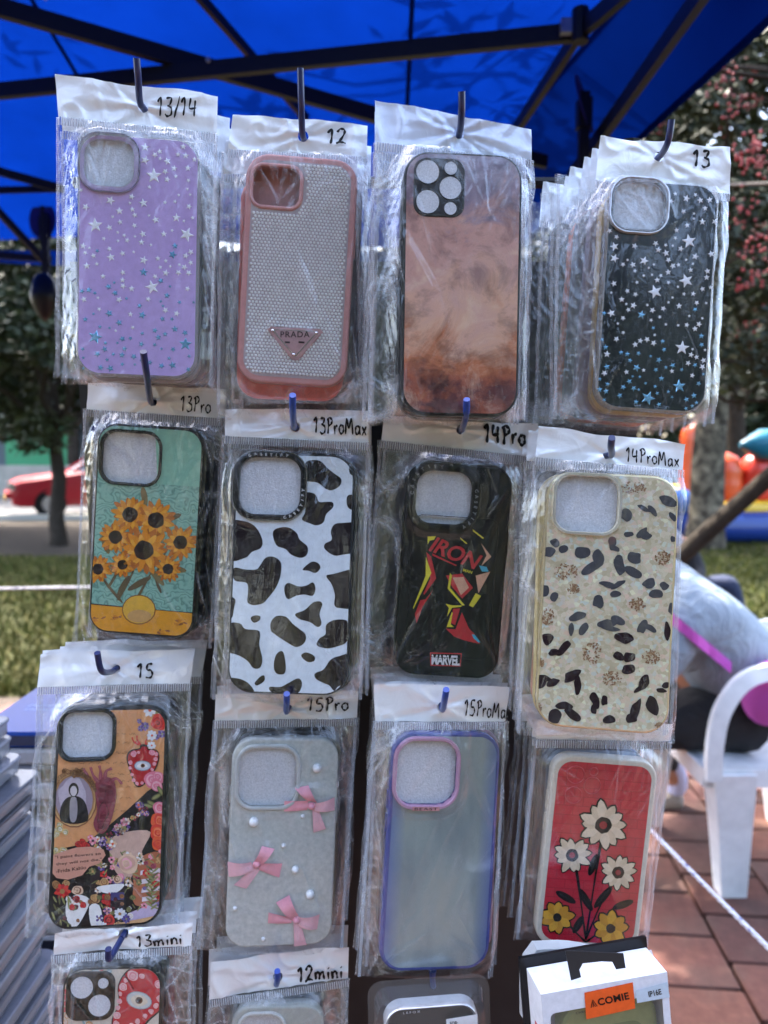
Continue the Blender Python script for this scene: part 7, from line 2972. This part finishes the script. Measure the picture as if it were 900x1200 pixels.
# second person sitting further back
q = empty('person', (1.98, 5.3, 0))
tag(q, 'person in dark jacket and blue jeans sitting on the lawn edge in the distance', 'person')
JEAN, JAC = cloth('blue_jeans', (34, 44, 72)), cloth('dark_jacket', (34, 34, 40))
skin_body('body', q, [[(0, 0, .34, .12), (0, .02, .52, .12), (.02, 0, .70, .12), (.02, -.01, .80, .05), (.03, -.02, .90, .085), (.03, -.02, .98, .07)],
                      [(.02, 0, .70, .12), (.19, 0, .68, .055), (.24, -.10, .50, .04), (.14, -.25, .46, .03), (.08, -.27, .46, .025)],
                      [(.02, 0, .70, .12), (-.17, 0, .68, .055), (-.22, -.10, .50, .04), (-.08, -.25, .46, .03), (-.02, -.27, .46, .025)]], SKIN)
skin_body('jacket', q, [[(0, 0, .34, .16), (0, .02, .52, .155), (.02, 0, .68, .16), (.02, 0, .76, .08)],
                        [(.02, 0, .68, .16), (.20, 0, .67, .075), (.25, -.10, .50, .06), (.16, -.23, .46, .045)],
                        [(.02, 0, .68, .16), (-.18, 0, .67, .075), (-.23, -.10, .50, .06), (-.10, -.23, .46, .045)]], JAC)
skin_body('jeans', q, [[(0, 0, .32, .15), (.13, -.05, .33, .10), (.42, -.22, .46, .075), (.46, -.25, .25, .06), (.46, -.27, .07, .05)],
                       [(0, 0, .32, .15), (-.05, -.10, .33, .10), (.10, -.42, .46, .075), (.13, -.45, .25, .06), (.13, -.48, .07, .05)]], JEAN)
for x, y in ((.46, -.27), (.13, -.48)):
    skin_body('shoe', q, [[(x, y + .03, .04, .04), (x + .02, y - .06, .045, .045), (x + .04, y - .15, .03, .03)]], paint((60, 60, 64), .6))
ball('hair', q, (.03, .005, .95), (.10, .10, .12), cloth('brown_hair', (40, 28, 24)))
for s in (-1, 1):
    ball('eye', q, (.03 + s * .03, -.10, .91), (.010, .008, .007), paint((24, 18, 16)))
ball('nose', q, (.03, -.112, .885), (.011, .016, .017), SKIN)
ball('mouth', q, (.03, -.10, .858), (.02, .008, .005), paint((150, 80, 76)))
ball('scarf', q, (.04, -.08, .72), (.09, .06, .10), paint((176, 172, 184), .7))
pm = PM(); pm.box((-.25, -.12, 0), (.28, .2, .20), paint((90, 84, 74), .9))
o = pm.build('low_bench'); o.location = (1.98, 5.3, 0)
tag(o, 'low stone block the distant person in jeans sits on', 'bench')

# ------------------------------------------------------------------ ropes
def rope(label, a, b, r_, sag=.01):
    a, b = Vector(a), Vector(b)
    root = empty('rope', a)
    tag(root, label, 'rope')
    L_ = (b - a).length
    n = int(L_ / .006)
    d = (b - a).normalized()
    s = d.cross(Vector((0, 0, 1))).normalized(); u = s.cross(d)
    wh, bl_ = paint((206, 206, 214), .7), paint((70, 78, 150), .7)
    for st in range(3):
        pm = PM()
        pts = []
        for i in range(n + 1):
            t = i / n
            ang = i * .9 + st * 2.094
            pts.append(a.lerp(b, t) - a + (s * math.cos(ang) + u * math.sin(ang)) * r_ * .5 - Vector((0, 0, sag * math.sin(math.pi * t))))
        pm.tube(pts, r_ * .62, wh, 6)
        o = pm.build('strand', root); smooth_edges(o, 70)
    pm = PM()
    for i in range(3, n, 4):
        t = i / n
        p = a.lerp(b, t) - a - Vector((0, 0, sag * math.sin(math.pi * t)))
        ang = i * 1.3
        c = p + (s * math.cos(ang) + u * math.sin(ang)) * r_ * .75
        pm.tube([c - d * .0025, c + d * .0025 + u * .001], r_ * .42, bl_, 6)
    tag(pm.build('blue_flecks', root), kind='stuff')


ra, rb = at(735, 945, 1.40), at(905, 1112, .98)
ext = rb + (rb - ra) * .7
rope('white rope with blue flecks running down past the chair leg', ra, ext, .0034, .004)
la, lb = at(-60, 691, 2.5), at(110, 688, 2.6)
rope('thin white rope stretched level across the lawn behind the boxes', la, lb, .0045, .0)
